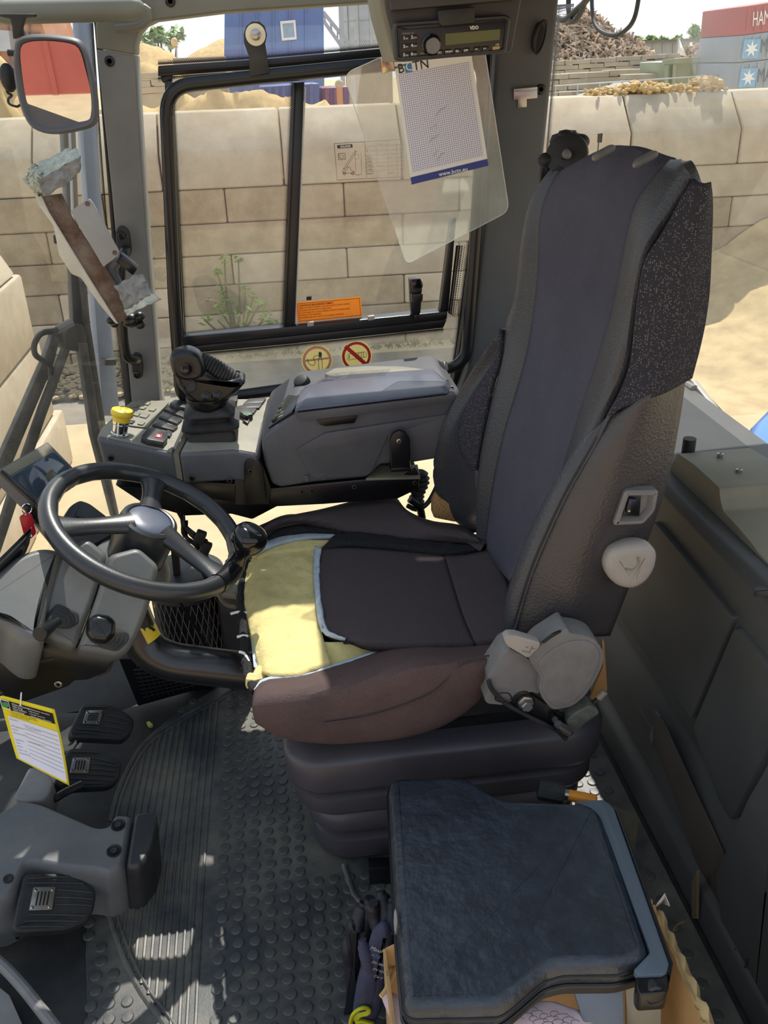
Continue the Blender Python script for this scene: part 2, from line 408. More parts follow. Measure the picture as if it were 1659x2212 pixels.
# header with the rounded window corner
g = G(); g.prism(poly([(208, -30), (206, 52), (209, 105), (291, 119), (291, 95), (298, 72), (312, 55), (335, 44), (480, 26), (810, 4), (900, -3), (1000, -8), (1000, -60)], y=fy), (0, .09, 0))
hd = put('trim_2', g, m_header, None, kind='structure', bevel=.005, seg=3)
torx(368, 3, fy, .0105, hd)
g = G(); a = P(-120, 30, y=2.04); b = P(285, 19, y=2.04); g.tube([a, a.lerp(b, .5), b, b+V((.012, .004, 0)), b+V((.02, .008, 0))], [.0215, .0215, .0215, .019, .012], 16)
g.tube([P(296, 14, y=2.09), P(318, 22, y=2.09), P(318, 40, y=2.09), P(300, 56, y=2.09), P(250, 62, y=2.1)], .009, 8, sub=16)
put('trim_3', g, m_header, None, kind='structure')
# windscreen header strip and black seal beside the pillar
g = G(); g.prism(poly([(198, 20), (209, 50), (240, 400), (286, 905), (272, 905), (232, 400), (204, 60)], y=W-.0), (0, .06, 0))
put('trim_4', g, m_black_mt, None, kind='structure', bevel=.003)
# rear pillar
ry = W-.06
g = G(); g.prism(poly([(1078, -40), (1212, -40), (1204, 60), (1186, 240), (1168, 410), (1150, 560), (1105, 800), (985, 870), (1010, 800), (1046, 480), (1070, 130)], y=ry), (0, .11, 0))
bp = put('trim_5', g, m_bpillar, None, kind='structure', bevel=.012, seg=3)
g = G(); g.prism(poly([(1050, 60), (1082, 60), (1060, 420), (1020, 800), (1000, 860), (972, 860), (990, 760), (1020, 560)], y=W-.015), (0, .05, 0))
put('trim_6', g, m_black_mt, None, kind='structure', bevel=.004)
for i, (u0, u1) in enumerate([(1058, 1003), (1068, 1014)]):
    g = G(); g.tube([P(u0+6, 100, y=W-.02), P(u0-8, 420, y=W-.02), P(u1, 800, y=W-.02)], .0045, 8, sub=20); put('seal_lip', g, m_black, bp)
torx(1168, 193, ry, .011, bp)
# metal T bracket screwed to the rear pillar
t = thing('hook_bracket', 'small bare metal T shaped bracket screwed to the dark rear pillar', 'bracket', P(1135, 210, y=ry-.004))
g = G(); g.prism(poly([(1110, 192), (1161, 187), (1161, 212), (1138, 214), (1138, 231), (1119, 233), (1119, 215), (1110, 216)], y=ry-.004), (0, .003, 0)); put('plate', g, m_steel, t, bevel=.0006)
g = G(); g.prism(poly([(1110, 192), (1161, 187), (1161, 192), (1110, 197)], y=ry-.012), (0, .012, 0)); put('folded_lip', g, m_steel, t, bevel=.0005)
# oval coat hook
t = thing('coat_hook', 'black oval loop hook on the dark rear pillar beside the radio', 'hook', P(1160, 112, y=ry))
g = G(); g.pad(cat(poly([(1163, 48), (1176, 60), (1172, 95), (1161, 115), (1150, 108), (1147, 92), (1152, 65)], y=ry), 26, True), (0, -1, 0), [(0, 0), (0, .006), (.002, .009), (.006, .0095)]); put('base', g, m_black_mt, t)
g = G(); g.tube(poly([(1178, 46), (1180, 66), (1172, 98), (1160, 116), (1155, 100), (1158, 72), (1168, 50)], y=ry-.02), .0028, 8, True, sub=40); put('loop', g, m_black, t)
g = G(); g.tube([P(1160, 112, y=ry-.02), P(1160, 112, y=ry-.001)], .003, 8); g.tube([P(1172, 54, y=ry-.02), P(1172, 54, y=ry-.001)], .003, 8); put('stud', g, m_black, t)

# ---------------- side window: panes, rails, ceramic print
gy = W+.02
win = bpy.data.objects.new('window_1', None); COL.objects.link(win); win['kind'] = 'structure'; ROOT['window_1'] = V((0, 0, 0))
def pane(name, uv, y, m, parent):
    g = G(); g.grid([[P(*uv[0], y=y), P(*uv[1], y=y)], [P(*uv[3], y=y), P(*uv[2], y=y)]]); return put(name, g, m, parent)
pane('upper_pane', [(270, -40), (1095, -60), (1080, 110), (292, 150)], gy, m_glass, win)
pane('fixed_pane', [(292, 150), (640, 126), (617, 715), (338, 745)], gy, m_glass, win)
pane('sliding_pane', [(640, 120), (1080, 90), (975, 684), (622, 712)], gy-.006, m_glass, win)
pane('lower_pane', [(300, 735), (1040, 680), (1000, 875), (330, 900)], gy, m_glass_dirty, win)
pane('edge_pane', [(940, 672), (1080, 110), (1095, 110), (1040, 680)], gy, m_glass_dirty, win)
pane('kick_pane', [(110, 915), (1050, 860), (1020, 1330), (100, 1330)], gy+.01, m_glass, win)
def bar(name, uv, y, d, m, parent, bevel=.003):
    g = G(); g.prism(poly(uv, y=y), (0, d, 0)); return put(name, g, m, parent, bevel=bevel)
m_alu = mat('black_aluminium', (24, 25, 27), .35, var=.08)
bar('top_rail', [(341, 142), (585, 126), (832, 104), (1050, 86), (1050, 106), (832, 126), (585, 148), (341, 166)], W-.012, .03, m_alu, win)
bar('top_rail_lip', [(345, 152), (585, 136), (832, 114), (832, 118), (585, 141), (345, 157)], W-.018, .008, m_black, win, .001)
bar('bottom_rail', [(388, 728), (622, 706), (967, 672), (966, 690), (625, 726), (388, 750)], W-.02, .04, m_alu, win)
bar('bottom_rail_foot', [(388, 750), (625, 726), (966, 690), (958, 709), (625, 744), (388, 766)], W-.008, .03, m_alu, win)
bar('mullion', [(636, 178), (658, 176), (637, 704), (615, 706)], W-.012, .03, m_alu, win)
bar('mullion_lip', [(634, 178), (639, 178), (618, 706), (613, 706)], W-.016, .01, m_black, win, .001)
bar('glass_edge', [(658, 190), (661, 190), (640, 700), (637, 700)], W-.004, .006, mat('glass_edge_white', (225, 228, 220), .3), win, .0005)
bar('right_rail', [(974, 480), (986, 470), (969, 674), (950, 676)], W-.012, .03, m_alu, win)
bar('left_rail', [(355, 176), (372, 174), (398, 724), (380, 728)], W-.010, .03, m_alu, win)
bar('rail_cover', [(345, 166), (372, 160), (372, 176), (352, 180)], W-.006, .02, m_alu, win)
for u, v in ((672, 703), (803, 690)):
    g = G(); g.prism(poly([(u-8, v-6), (u+6, v-8), (u+6, v+1), (u-8, v+3)], y=W-.03), (0, .012, 0)); put('catch', g, m_grey_lt, win, bevel=.001)
# latch on the lower rail
lt = thing('window_latch', 'black upright sliding window latch standing on the lower window rail', 'latch', P(897, 685, y=W-.03))
g = G(); g.prism(rnd_poly(poly([(884, 602), (906, 599), (913, 610), (910, 660), (908, 678), (889, 682), (886, 650)], y=W-.028), .003), (0, .018, 0)); put('lever', g, m_black, lt, bevel=.002)
g = G(); g.prism(rnd_poly(poly([(886, 604), (908, 601), (914, 614), (913, 622), (892, 625)], y=W-.045), .003), (0, .018, 0)); put('thumb_tab', g, m_gloss, lt, bevel=.003)
g = G(); g.prism(rnd_poly(poly([(889, 636), (914, 634), (913, 650), (906, 655), (889, 655)], y=W-.045), .002), (0, .018, 0)); put('grip_block', g, m_black, lt, bevel=.003)
g = G(); g.prism(poly([(893, 681), (908, 679), (905, 690), (896, 691)], y=W-.034), (0, .012, 0)); put('foot', g, m_black, lt, bevel=.002)
# ceramic dot print strips
m_frit = frit_mat('frit_print', 5)
def frit(uv0, uv1, y, pitch, parent=win, **k):
    """uv0 = dense edge, uv1 = faded edge (photo positions, same count)"""
    a = cat([P(u, v, **(k or {'y': y})) for u, v in uv0], 24); b = cat([P(u, v, **(k or {'y': y})) for u, v in uv1], 24)
    g = G(); L = 0
    for i in range(24):
        if i: L += (a[i]-a[i-1]).length
        g.v += [a[i], b[i]]; g.uv[2*i] = (0, L/pitch); g.uv[2*i+1] = (1, L/pitch)
        if i: g.f.append((2*i-2, 2*i-1, 2*i+1, 2*i))
    return put('dot_print', g, m_frit, parent, recalc=False)
gf = gy-.008
frit([(341, 140), (585, 124), (832, 102)], [(341, 126), (585, 110), (832, 88)], gf, .0042)
frit([(341, 167), (585, 149), (640, 145)], [(341, 180), (585, 162), (640, 158)], gf, .0042)
frit([(388, 766), (625, 744), (958, 709)], [(388, 778), (625, 756), (958, 721)], gf, .0042)
frit([(634, 178), (614, 700)], [(622, 178), (602, 700)], gf, .0042)
frit([(372, 182), (398, 722)], [(380, 182), (406, 722)], gf, .0042)
frit([(985, 530), (968, 676)], [(1012, 530), (988, 690)], gf-.004, .0042)
frit([(1016, 520), (978, 830)], [(1005, 520), (966, 830)], gf, .0042)
frit([(398, 722), (612, 703)], [(398, 714), (612, 694)], gf, .0042)
frit([(1130, 60), (1090, 60)], [(1128, 120), (1088, 120)], gf, .0042) if False else None

# ---------------- windscreen corner (front left) and its print
A0, A1 = V((-.375, W+.02, 0)), V((-1.35, 1.25, 0))
nrm = (A1-A0).cross(V((0, 0, 1))).normalized()
wpl = (A0, nrm)
g = G(); q = [A0+V((0, 0, .35)), A1+V((0, 0, .35)), A1+V((0, 0, 1.56)), A0+V((.05, 0, 1.56))]; g.grid([[q[0], q[1]], [q[3], q[2]]])
ws = put('window_3', g, m_glass, None, kind='structure')
ROOT[ws.name] = V((0, 0, 0))
frit([(201, 50), (232, 480), (274, 868)], [(186, 50), (222, 480), (262, 868)], 0, .0042, ws, pl=(wpl[0]-nrm*.004*(1 if nrm.y < 0 else -1), nrm))
frit([(-20, 24), (200, 20)], [(-20, 32), (200, 30)], 0, .0042, ws, pl=(wpl[0], nrm))
g = G(); g.bar(A0+V((-.02, -.02, .33)), A1+V((0, 0, .33)), .06, .08); put('trim_7', g, m_black_mt, None, kind='structure', bevel=.01)

# ---------------- rear wall with ledge, moulded panels and rear window
xr = .72
g = G()
prof = [(.665, 0), (.672, .06), (.690, .075), (.690, .17), (.700, .20), (.722, .235), (.722, .645), (.735, .662), (1.02, .668), (1.02, 0)]
y0, y1 = .35, 2.2
g.prism([V((x, y0, z)) for x, z in prof], (0, y1-y0, 0))
rw = put('wall_rear', g, m_panel, None, kind='structure', bevel=.006, seg=3)
ROOT[rw.name] = V((0, 0, 0))
def wallpad(name, uv, x, r, prof, m, parent):
    g = G(); g.pad(rnd_poly([P(u, v, x=x) for u, v in uv], r), (-1, 0, 0), prof); return put(name, g, m, parent)
pr = [(0, 0), (.002, .008), (.006, .012), (.009, .012)]
g = G(); g.prism(rnd_poly([P(u, v, x=.711) for u, v in [(1300, 1232), (1412, 1126), (1583, 1334), (1492, 1552), (1345, 1342)]], .008), (.016, 0, 0)); put('moulded_panel', g, m_panel, rw, bevel=.005, seg=3)
wallpad('moulded_panel', [(1600, 1345), (1720, 1490), (1720, 1540), (1597, 1775), (1580, 1772), (1506, 1570)], .723, .02, pr, m_panel, rw)
wallpad('moulded_panel', [(1720, 1585), (1640, 1720), (1568, 1886), (1584, 2010), (1650, 2230), (1800, 2230)], .70, .012, [(0, 0), (.001, .016), (.005, .022), (.009, .022)], m_panel, rw)
g = G(); g.tube([P(1720, 1560, x=.69), P(1640, 1710, x=.69), P(1573, 1860, x=.69), P(1560, 1884, x=.69)], .006, 8, sub=14); put('edge_bead', g, m_cover, rw)
g = G(); g.tube([P(1580, 1975, x=.684), P(1600, 2040, x=.684), P(1640, 2110, x=.684), P(1665, 2180, x=.684)], .0018, 6, sub=10)
g.tube([P(1597+18*math.cos(a), 2072+26*math.sin(a), x=.676) for a in [i*.6 for i in range(8)]], .0016, 6); put('torn_patch', g, m_black_mt, rw)
g = G(); g.prism([P(u, v, x=.688) for u, v in [(1418, 1535), (1426, 1545), (1416, 1590), (1408, 1606), (1404, 1590)]], (-.001, 0, 0)); put('scraped_label', g, m_grey, rw)
g = G(); g.prism([P(u, v, x=.66) for u, v in [(1494, 1905), (1505, 1880), (1504, 1985), (1494, 1985)]], (.005, 0, 0)); put('patch', g, mat('tape_beige', (112, 98, 70), .7), rw)
for u, v, r in ((1645, 1282, .013), (1590, 1300, .0001)):
    if r > .001:
        c = P(u, v, z=.668); g = G(); g.lathe(c, (0, 0, 1), [(r, -.002), (r, .004), (r*.85, .006), (.0005, .006)], 18); sc = put('plug', g, m_black_mt, rw)
        g = G(); g.bar(c+V((-.009, 0, .0063)), c+V((.009, 0, .0063)), .002, .001); put('slot', g, m_black, rw)
# lower rear skirt and brown scuffed sill
g = G(); g.prism([P(u, v, x=.686) for u, v in [(1408, 1530), (1432, 1560), (1560, 1840), (1600, 2000), (1655, 2212), (1600, 2212), (1540, 1990), (1470, 1760), (1410, 1600)]], (.004, 0, 0))
put('scuffed_skirt', g, mat('brown_scuffed', (70, 63, 56), .6, var=.3, vs_=7, dust=(96, 80, 62), da=.5, ds=6), rw, bevel=.001)
# rear glass
xg = .97
g = G(); g.grid([[V((xg, 2.25, .66)), V((xg, .3, .66))], [V((xg+.02, 2.25, 1.6)), V((xg+.02, .3, 1.6))]])
rg = put('window_2', g, m_glass_side, None, kind='structure'); ROOT[rg.name] = V((0, 0, 0))
frit([(1544, 958), (1590, 990), (1630, 1045), (1662, 1110)], [(1520, 940), (1570, 950), (1630, 1000), (1665, 1062)], 0, .0045, rg, x=xg-.004)
frit([(1206, 15), (1190, 200), (1172, 420)], [(1217, 15), (1201, 200), (1182, 420)], 0, .0045, rg, x=xg-.004)
frit([(1170, 12), (1240, 8)], [(1172, 60), (1240, 26)], 0, .0045, rg, x=xg-.004)
g = G(); g.tube([P(u, v, x=xg-.008) for u, v in [(1500, 960), (1540, 960), (1590, 996), (1630, 1052), (1680, 1140)]], .010, 8, sub=20); put('window_seal', g, m_black, rg)
# wiper motor housing on the ledge
x0 = .765
wm = thing('wiper_motor_cover', 'olive grey plastic wiper motor housing on the rear ledge under the window', 'cover', P(1540, 1240, x=x0))
fr_ = [(1464, 979), (1446, 1012), (1437, 1074), (1458, 1107), (1518, 1157), (1616, 1244), (1700, 1320), (1730, 1290), (1640, 1196), (1621, 1170), (1592, 1136), (1562, 1104), (1555, 1075), (1554, 1054), (1500, 1004)]
g = G(); g.prism(rnd_poly([P(u, v, x=x0) for u, v in fr_], .006, 3), (.15, 0, 0)); put('housing', g, m_cover, wm, bevel=.009, seg=3)
for u, v in ((1556, 981), (1597, 1015)):
    c = P(u, v, z=P(1500, 1004, x=x0).z+.004); g = G(); g.lathe(c, (0, 0, 1), [(.006, -.012), (.006, .001), (.004, .002), (.003, .0006), (.0005, .0006)], 16); put('screw', g, m_steel, wm)
c = P(1466, 1125, x=.80); c.z = .668
g = G(); g.lathe(c, (0, 0, 1), [(.022, 0), (.022, .006), (.013, .008), (.013, .05), (.013, .06)], 16); put('foot', g, m_black_mt, wm)
# near door sill bar, lower left corner
g = G(); g.tube([P(-60, 2030, z=.06), P(30, 2110, z=.06), P(135, 2240, z=.06)], .010, 10, sub=12); g.prism([P(-80, 2070, z=.04), P(20, 2150, z=.04), P(60, 2240, z=.04), P(-80, 2300, z=.04)], (0, 0, -.03))
put('trim_8', g, m_grey, None, kind='structure')
# ================================================================ yard outside
def blocks_mat(name, rgb, dirt, da, **k): return mat(name, rgb, .9, var=.12, vs_=3, bump=.5, bs=60, dust=dirt, da=da, ds=1.3, spec=.2, **k)
m_conc = blocks_mat('block_concrete', (180, 168, 147), (150, 134, 108), .7)
m_conc_d = blocks_mat('weathered_block', (170, 155, 130), (112, 98, 74), .8)
m_conc_l = blocks_mat('pale_block', (194, 180, 158), (162, 142, 114), .6)
m_sand = mat('sand', (194, 168, 122), .95, var=.16, vs_=5, bump=1.0, bs=9, dust=(182, 152, 104), da=.6, ds=2, spec=.1)
m_ground = mat('yard_sand', (194, 176, 142), .95, var=.10, vs_=2.2, bump=.6, bs=30, dust=(180, 158, 120), da=.5, ds=3.5, spec=.1)
m_asph = mat('yard_asphalt', (126, 122, 114), .9, var=.15, vs_=6, bump=.6, bs=50, dust=(172, 152, 124), da=.5, ds=1.2, spec=.2)
m_leaf = mat('leaf', (128, 160, 78), .6, var=.35, vs_=4)
m_leaf_d = mat('tree_leaf', (168, 190, 140), .6, var=.3, vs_=3)
m_stem = mat('stem', (96, 92, 66), .8)
GZ = -2.0
g = G(); g.grid([[V((-70, -30, GZ)), V((90, -30, GZ))], [V((-70, 260, GZ)), V((90, 260, GZ))]])
gr = put('ground', g, m_ground, None, kind='structure')
g = G(); g.box((-.8, 10.35, GZ-.04), (9.0, 1.9, .09)); put('asphalt_strip', g, m_asph, None, bevel=.01, kind='structure')
# ---- concrete block wall across the view
LV = [-2.02, -1.86, -1.46, -1.08, -.70, -.31, .10, .53]
WY = 11.7
wl = thing('block_wall', 'long wall of stacked grey concrete blocks with sloped cap blocks beyond the side window', 'wall', (1.5, WY, GZ))
def blk(x0, x1, z0, z1, m, cap=False, jit=.012):
    g = G(); y = WY+random.uniform(-jit, jit)
    if cap: g.prism([V((x0, y, z0)), V((x0, y, z1)), V((x0, y+.42, z1+.43)), V((x0, y+.95, z1+.43)), V((x0, y+.95, z0))], (x1-x0, 0, 0))
    else: g.box(((x0+x1)/2, y+.45, (z0+z1)/2), (x1-x0, .9, z1-z0))
    return put('concrete_block', g, m, wl, bevel=.016, seg=1)
for i in range(-5, 10):
    x = -2.77+1.487*i
    blk(x+.012, x+1.475, LV[6]+.006, LV[7], random.choice([m_conc, m_conc, m_conc_l]), True)
for r in range(6):
    off = .74 if r % 2 == (1 if r < 5 else 1) else 0
    for i in range(-5, 10):
        x = -2.77+1.487*i+off
        mm = random.choice([m_conc_d, m_conc, m_conc_d]) if r > 2 else random.choice([m_conc_d, m_conc_l, m_conc_d])
        blk(x+.007, x+1.48, LV[r]+.005, LV[r+1]-.005, mm)
# ---- nearer wall on the left, running towards the machine
wl2 = thing('block_wall', 'nearer sunlit pink grey concrete block wall at the left edge behind the wiper', 'wall', (-2.7, 7, GZ))
lx = -2.2
def blk2(y0, y1, z0, z1, x=lx, batter=0):
    g = G(); g.prism([V((x, y0, z0)), V((x-batter, y0, z1)), V((x-.8, y0, z1)), V((x-.8, y0, z0))], (0, y1-y0, 0))
    return put('concrete_block', g, random.choice([m_conc_l, m_conc_l, m_conc]), wl2, bevel=.03, seg=2)
ye = 8.15
for k, (z0, z1, o) in enumerate([(-2.0, -1.46, .25), (-1.45, -.74, .12), (-.73, -.115, 0)]):
    for j in range(3): blk2(ye+o-1.6*(j+1)+.01-(.8 if k == 1 else 0), ye+o-1.6*j-.01-(.8 if k == 1 and j else 0) if not (k == 1 and j == 0) else ye+o-.01, z0, z1, lx+(.0 if k else .05))
for j in range(3): blk2(ye-.1-1.6*(j+1)+.01, ye-.1-1.6*j-.01, -.105, .62, lx-.02, .35)
def mound(name, uv, y, depth, m, label, cat_, base=None, n=70, rough=.05, front=1.2, zb=None, amp=1.0, clod=.5):
    """heap whose crest passes through the given skyline points at distance y"""
    cr_ = cat([P(u, v, y=y) for u, v in uv], n); rows = []
    zb = GZ if zb is None else zb
    K = 26
    for j in range(K+1):
        t = j/K*2-1      # -1 front .. 1 back
        row = []
        for i, p in enumerate(cr_):
            h = (p.z-zb)
            yy = y + (t*front if t < 0 else t*depth)
            f = max(0, 1-abs(t)**1.35)
            z = zb + h*f
            q = V((p.x, yy, z))
            d = MN.fractal(q*V((1, 1, 1))*(clod/rough*.12 if rough else 1), 1.0, 2.0, 5)
            z += d*rough*(f**.5)*amp
            row.append(V((p.x+MN.noise(q*3)*rough, yy, z)))
        rows.append(row)
    g = G(); g.grid(rows); return put(name, g, m, None, label=label, cat_=cat_, kind='stuff', smooth=True, ang=60)
mound('sand_heap', [(230, 300), (295, 222), (335, 232), (375, 216), (430, 203), (480, 192), (550, 188), (600, 204), (640, 214), (690, 224), (760, 233), (830, 242), (900, 250)], 14.2, 4, m_sand, 'heap of pale yellow sand behind the block wall seen through the sliding window', 'sand', n=150, rough=.17, front=1.45, clod=2.2)
mound('sand_heap', [(-160, 120), (-80, 80), (-20, 110), (20, 150), (50, 205), (100, 235), (160, 245), (230, 250), (300, 262)], 14.0, 5, m_sand, 'tall sand heap behind the wall at the far left behind the mirror', 'sand', n=90, rough=.17, front=1.3, clod=2.2)
# clods of sand lying along the cap of the wall on the right
g = G(); random.seed(3)
for i in range(420):
    u = random.uniform(1275, 1565) if i % 4 else random.gauss(1530, 10)
    hgt = .035+.05*max(0, 1-abs(u-1390)/120)+(.05 if abs(u-1530) < 22 else 0)
    p = P(u, 205, y=WY+.55); r = random.uniform(.3, .7)*hgt
    p.y += random.uniform(-.14, .3); p.z = .955+r*.3+random.uniform(0, hgt*1.5)
    k0 = len(g.v); g.ball(p, r, 9, 6, (1.2, 1, .8))
    for q in g.v[k0:]: q += (q-p)*MN.noise(q*30)*.7
put('sand_clods', g, m_sand, None, label='clumps of spilled yellow sand along the wall cap above the seat', cat_='sand', kind='stuff')
# banked sand at the foot of the wall behind the seat
def bank():
    rows = []
    for j in range(40):
        t = j/39; row = []
        for i in range(60):
            s_ = i/59; x = 4.6+s_*9; y = 11.67-t*3.9
            h = (1-t)**1.3*(.45+1.35*min(1, max(0, (x-5.0)/2.4)))
            q = V((x, y, 0)); z = GZ+h+MN.fractal(q*1.6, 1, 2, 5)*.10*(1-t)-.03*t
            row.append(V((x, y, z)))
        rows.append(row)
    g = G(); g.grid(rows); put('sand_bank', g, mat('damp_sand', (188, 166, 128), .95, var=.2, vs_=4, bump=1.2, bs=25, dust=(208, 186, 146), da=.6, ds=1.5, spec=.1), None, label='low bank of gravelly sand against the wall behind the seat back', cat_='sand', kind='stuff')
bank()
g = G(); random.seed(11)
for i in range(900):
    x, y = random.uniform(-3.4, -1.1), random.uniform(10.1, 11.6); r = random.uniform(.02, .05)
    g.ball((x, y, GZ+.05+r*.3), r, 5, 3, (1.2, 1, .7))
put('gravel', g, blocks_mat('gravel_stone', (176, 158, 128), (120, 104, 84), .7), None, label='loose brown gravel along the foot of the wall seen past the wiper', cat_='gravel', kind='stuff')
# ---- plants
def leaves(g, c, r, n, s, flat=.9):
    for i in range(n):
        d = V((random.gauss(0, 1), random.gauss(0, 1), random.gauss(0, 1))).normalized()*r*random.uniform(.3, 1)**.5
        p = c+V((d.x, d.y, d.z*flat)); a = random.uniform(0, 6.28); b = random.uniform(-.8, .8)
        x = V((math.cos(a), math.sin(a), b)).normalized()*s*random.uniform(.6, 1.2); y = V((-math.sin(a), math.cos(a), random.uniform(-.8, .8))).normalized()*s*.45
        g.add([p-x, p+y, p+x, p-y], [(0, 1, 2, 3)])
def plant(name, label, cat_, base, pts, n, s, m, group=None, th=.02):
    t = thing(name, label, cat_, base, group)
    g = G(); f = G()
    for q, r in pts:
        g.tube([V(base), V(base).lerp(q, .5)+V((random.uniform(-.05, .05), 0, .02)), q], [th, th*.7, th*.4], 5, sub=5)
        leaves(f, V(q), r, n, s)
    put('stem', g, m_stem, t); put('foliage', f, m, t, smooth=False, recalc=False, kind='stuff'); return t
random.seed(5)
shr = []
for u, v, r in [(470, 590, .05), (478, 620, .10), (465, 655, .12), (495, 650, .12), (520, 660, .14), (500, 690, .18), (545, 690, .16), (470, 692, .14), (560, 660, .08), (530, 630, .07), (515, 560, .05), (575, 680, .1), (440, 690, .08), (590, 700, .08), (485, 560, .06), (548, 640, .06)]:
    shr.append((P(u, v, y=11.35), r*1.1))
plant('wall_shrub', 'bright green leafy shrub growing against the block wall behind the left pane', 'shrub', P(515, 760, y=11.35), shr, 16, .05, m_leaf)
g = G(); random.seed(8)
for i in range(420):
    x = random.uniform(-2.5, 4.5); y = random.uniform(11.45, 11.6); h = random.uniform(.03, .11); a = random.uniform(-.1, .1)
    g.add([V((x-.01, y, GZ)), V((x+.01, y, GZ)), V((x+a, y-.03, GZ+h))], [(0, 1, 2)])
put('grass_fringe', g, mat('dull_grass', (112, 124, 78), .8, var=.3), None, label='fringe of dull green weeds along the bottom of the block wall', cat_='grass', kind='stuff', smooth=False, recalc=False)
def tree(u, v, y, w_, h_, label, n=220, group='trees on the skyline'):
    c = P(u, v, y=y); b = V((c.x, y, GZ)); pts = []
    for i in range(7): pts.append((c+V((random.uniform(-w_, w_)*.7, random.uniform(-1, 1), random.uniform(-h_, h_)*.7)), h_*.55))
    return plant('tree', label, 'tree', b, pts, n//7*2, y*.0055, m_leaf_d, None, .08)
random.seed(21)
tree(345, 90, 42, 1.0, .55, 'feathery green tree above the dunes at the left of the side window', 260)
# ---- things beyond the wall, left half
def slab(name, uv, y, d, m, label, cat_, bevel=.02, zb=None):
    pts = poly(uv, y=y)
    g = G(); g.prism(pts, (0, d, 0)); return put(name, g, m, None, bevel=bevel, label=label, cat_=cat_)
def course_wall(name, uv0, uv1, vb, y, label, rows, bl, m, d=.8):
    """distant wall of blocks: top runs from photo point uv0 to uv1, down to row vb at uv0"""
    a, b = P(*uv0, y=y), P(*uv1, y=y); zb = P(uv0[0], vb, y=y).z
    t = thing(name, label, 'wall', (a.lerp(b, .5).x, y, GZ))
    L = b.x-a.x; n = max(1, round(L/bl)); h = (a.z-zb)/rows
    for r in range(rows):
        for i in range(n+1):
            o = bl*.5 if r % 2 else 0
            x0, x1 = a.x+i*L/n-o, a.x+(i+1)*L/n-o
            x0, x1 = max(x0, a.x), min(x1, b.x)
            if x1-x0 < .1: continue
            dz = (b.z-a.z)*((x0+x1)/2-a.x)/L
            g = G(); g.box(((x0+x1)/2, y+d/2+random.uniform(-.02, .02), zb+dz+(r+.5)*h), (x1-x0-.02, d, h-.014)); put('concrete_block', g, m, t, bevel=.012, seg=1)
    g = G(); g.prism([V((a.x, y+.05, GZ)), V((b.x, y+.05, GZ)), V((b.x, y+.05, zb+(b.z-a.z))), V((a.x, y+.05, zb))], (0, d*.8, 0)); put('footing', g, m, t)
    return t
m_far = mat('far_concrete', (172, 162, 142), .9, var=.15, vs_=1.2, dust=(146, 136, 116), da=.5, ds=.8)
course_wall('far_block_wall', (285, 160), (372, 152), 206, 22, 'low grey block wall below the dunes at the left window corner', 3, 1.0, m_far)
course_wall('far_block_wall', (372, 126), (486, 120), 176, 26, 'pale block wall left of the blue tower', 3, 1.3, m_far)
mound('dune', [(230, 95), (290, 96), (330, 100), (372, 116), (395, 128)], 40, 9, m_sand, 'sunlit sand dune under the tree at the left window corner', 'sand', n=40, rough=.22, front=6, clod=1.5)
mound('dune', [(395, 128), (430, 108), (470, 87), (490, 84), (540, 92), (620, 110)], 48, 9, m_sand, 'smooth sand hill running up behind the blue tower', 'sand', n=40, rough=.1, front=8)
mound('dune', [(280, 130), (310, 134), (350, 150), (372, 158), (400, 168)], 24.5, 5, m_sand, 'sand slope showing over the low grey block wall', 'sand', n=40, rough=.12, front=2)
# blue tower with a white framed window
m_blue = mat('tower_blue', (84, 124, 180), .5, var=.25, vs_=.35, dust=(96, 72, 128), da=.8, ds=.22)
tw = thing('blue_tower', 'blue and purple painted tower with one white framed window beyond the wall', 'building', P(595, 240, y=30))
g = G(); pts = poly([(486, -60), (698, -75), (702, 300), (482, 300)], y=30); g.prism(pts, (0, 3.2, 0)); put('body', g, m_blue, tw, bevel=.03)
wf = poly([(605, 46), (638, 43), (641, 85), (609, 88)], y=29.95)
g = G(); o_ = wf; inn = [p.lerp(sum(wf, V())/4, .26) for p in wf]
for i in range(4): g.prism([o_[i], o_[(i+1) % 4], inn[(i+1) % 4], inn[i]], (0, .08, 0))
wfo = put('window_frame', g, m_white, tw)
g = G(); g.prism(inn, (0, .05, 0)); put('pane', g, mat('dull_pane', (140, 158, 178), .1), wfo)
g = G(); g.prism(poly([(490, 150), (502, 149), (502, 163), (490, 164)], y=29.9), (0, .1, 0)); put('sign_plate', g, m_white, tw)
for i in range(1, 6):
    u = 486+i*35
    g = G(); g.bar(P(u, -70, y=29.98), P(u-1, 300, y=29.98), .05, .04, (0, 1, 0)); put('cladding_rib', g, m_blue, tw)
# steel conveyor leg and silo
m_galv = mat('galvanised', (176, 180, 184), .45, metal=.5, var=.1, vs_=2)
si = thing('silo', 'tall ribbed pale grey metal silo at the top of the side window', 'silo', P(790, 200, y=40))
c = P(795, 105, y=41.5); g = G(); g.lathe((c.x, 41.5, c.z), (0, 0, 1), [(1.1, -.2), (1.12, 0), (1.12, 5)], 28); put('shell', g, m_galv, si)
for k in range(4):
    g = G(); g.lathe((c.x, 41.5, c.z+.25+k*.75), (0, 0, 1), [(1.125, -.03), (1.15, 0), (1.125, .03)], 28); put('hoop', g, m_galv, si)
for k in range(7):
    a = -math.pi*(k+.5)/7; g = G(); g.bar((c.x+1.14*math.cos(a), 41.5+1.14*math.sin(a), c.z), (c.x+1.14*math.cos(a), 41.5+1.14*math.sin(a), c.z+5), .06, .05, (math.cos(a), math.sin(a), 0)); put('seam', g, m_galv, si)
g = G(); g.lathe((c.x, 41.5, GZ), (0, 0, 1), [(1.0, 0), (1.0, c.z-GZ-.2)], 20); put('skirt', g, m_far, si)
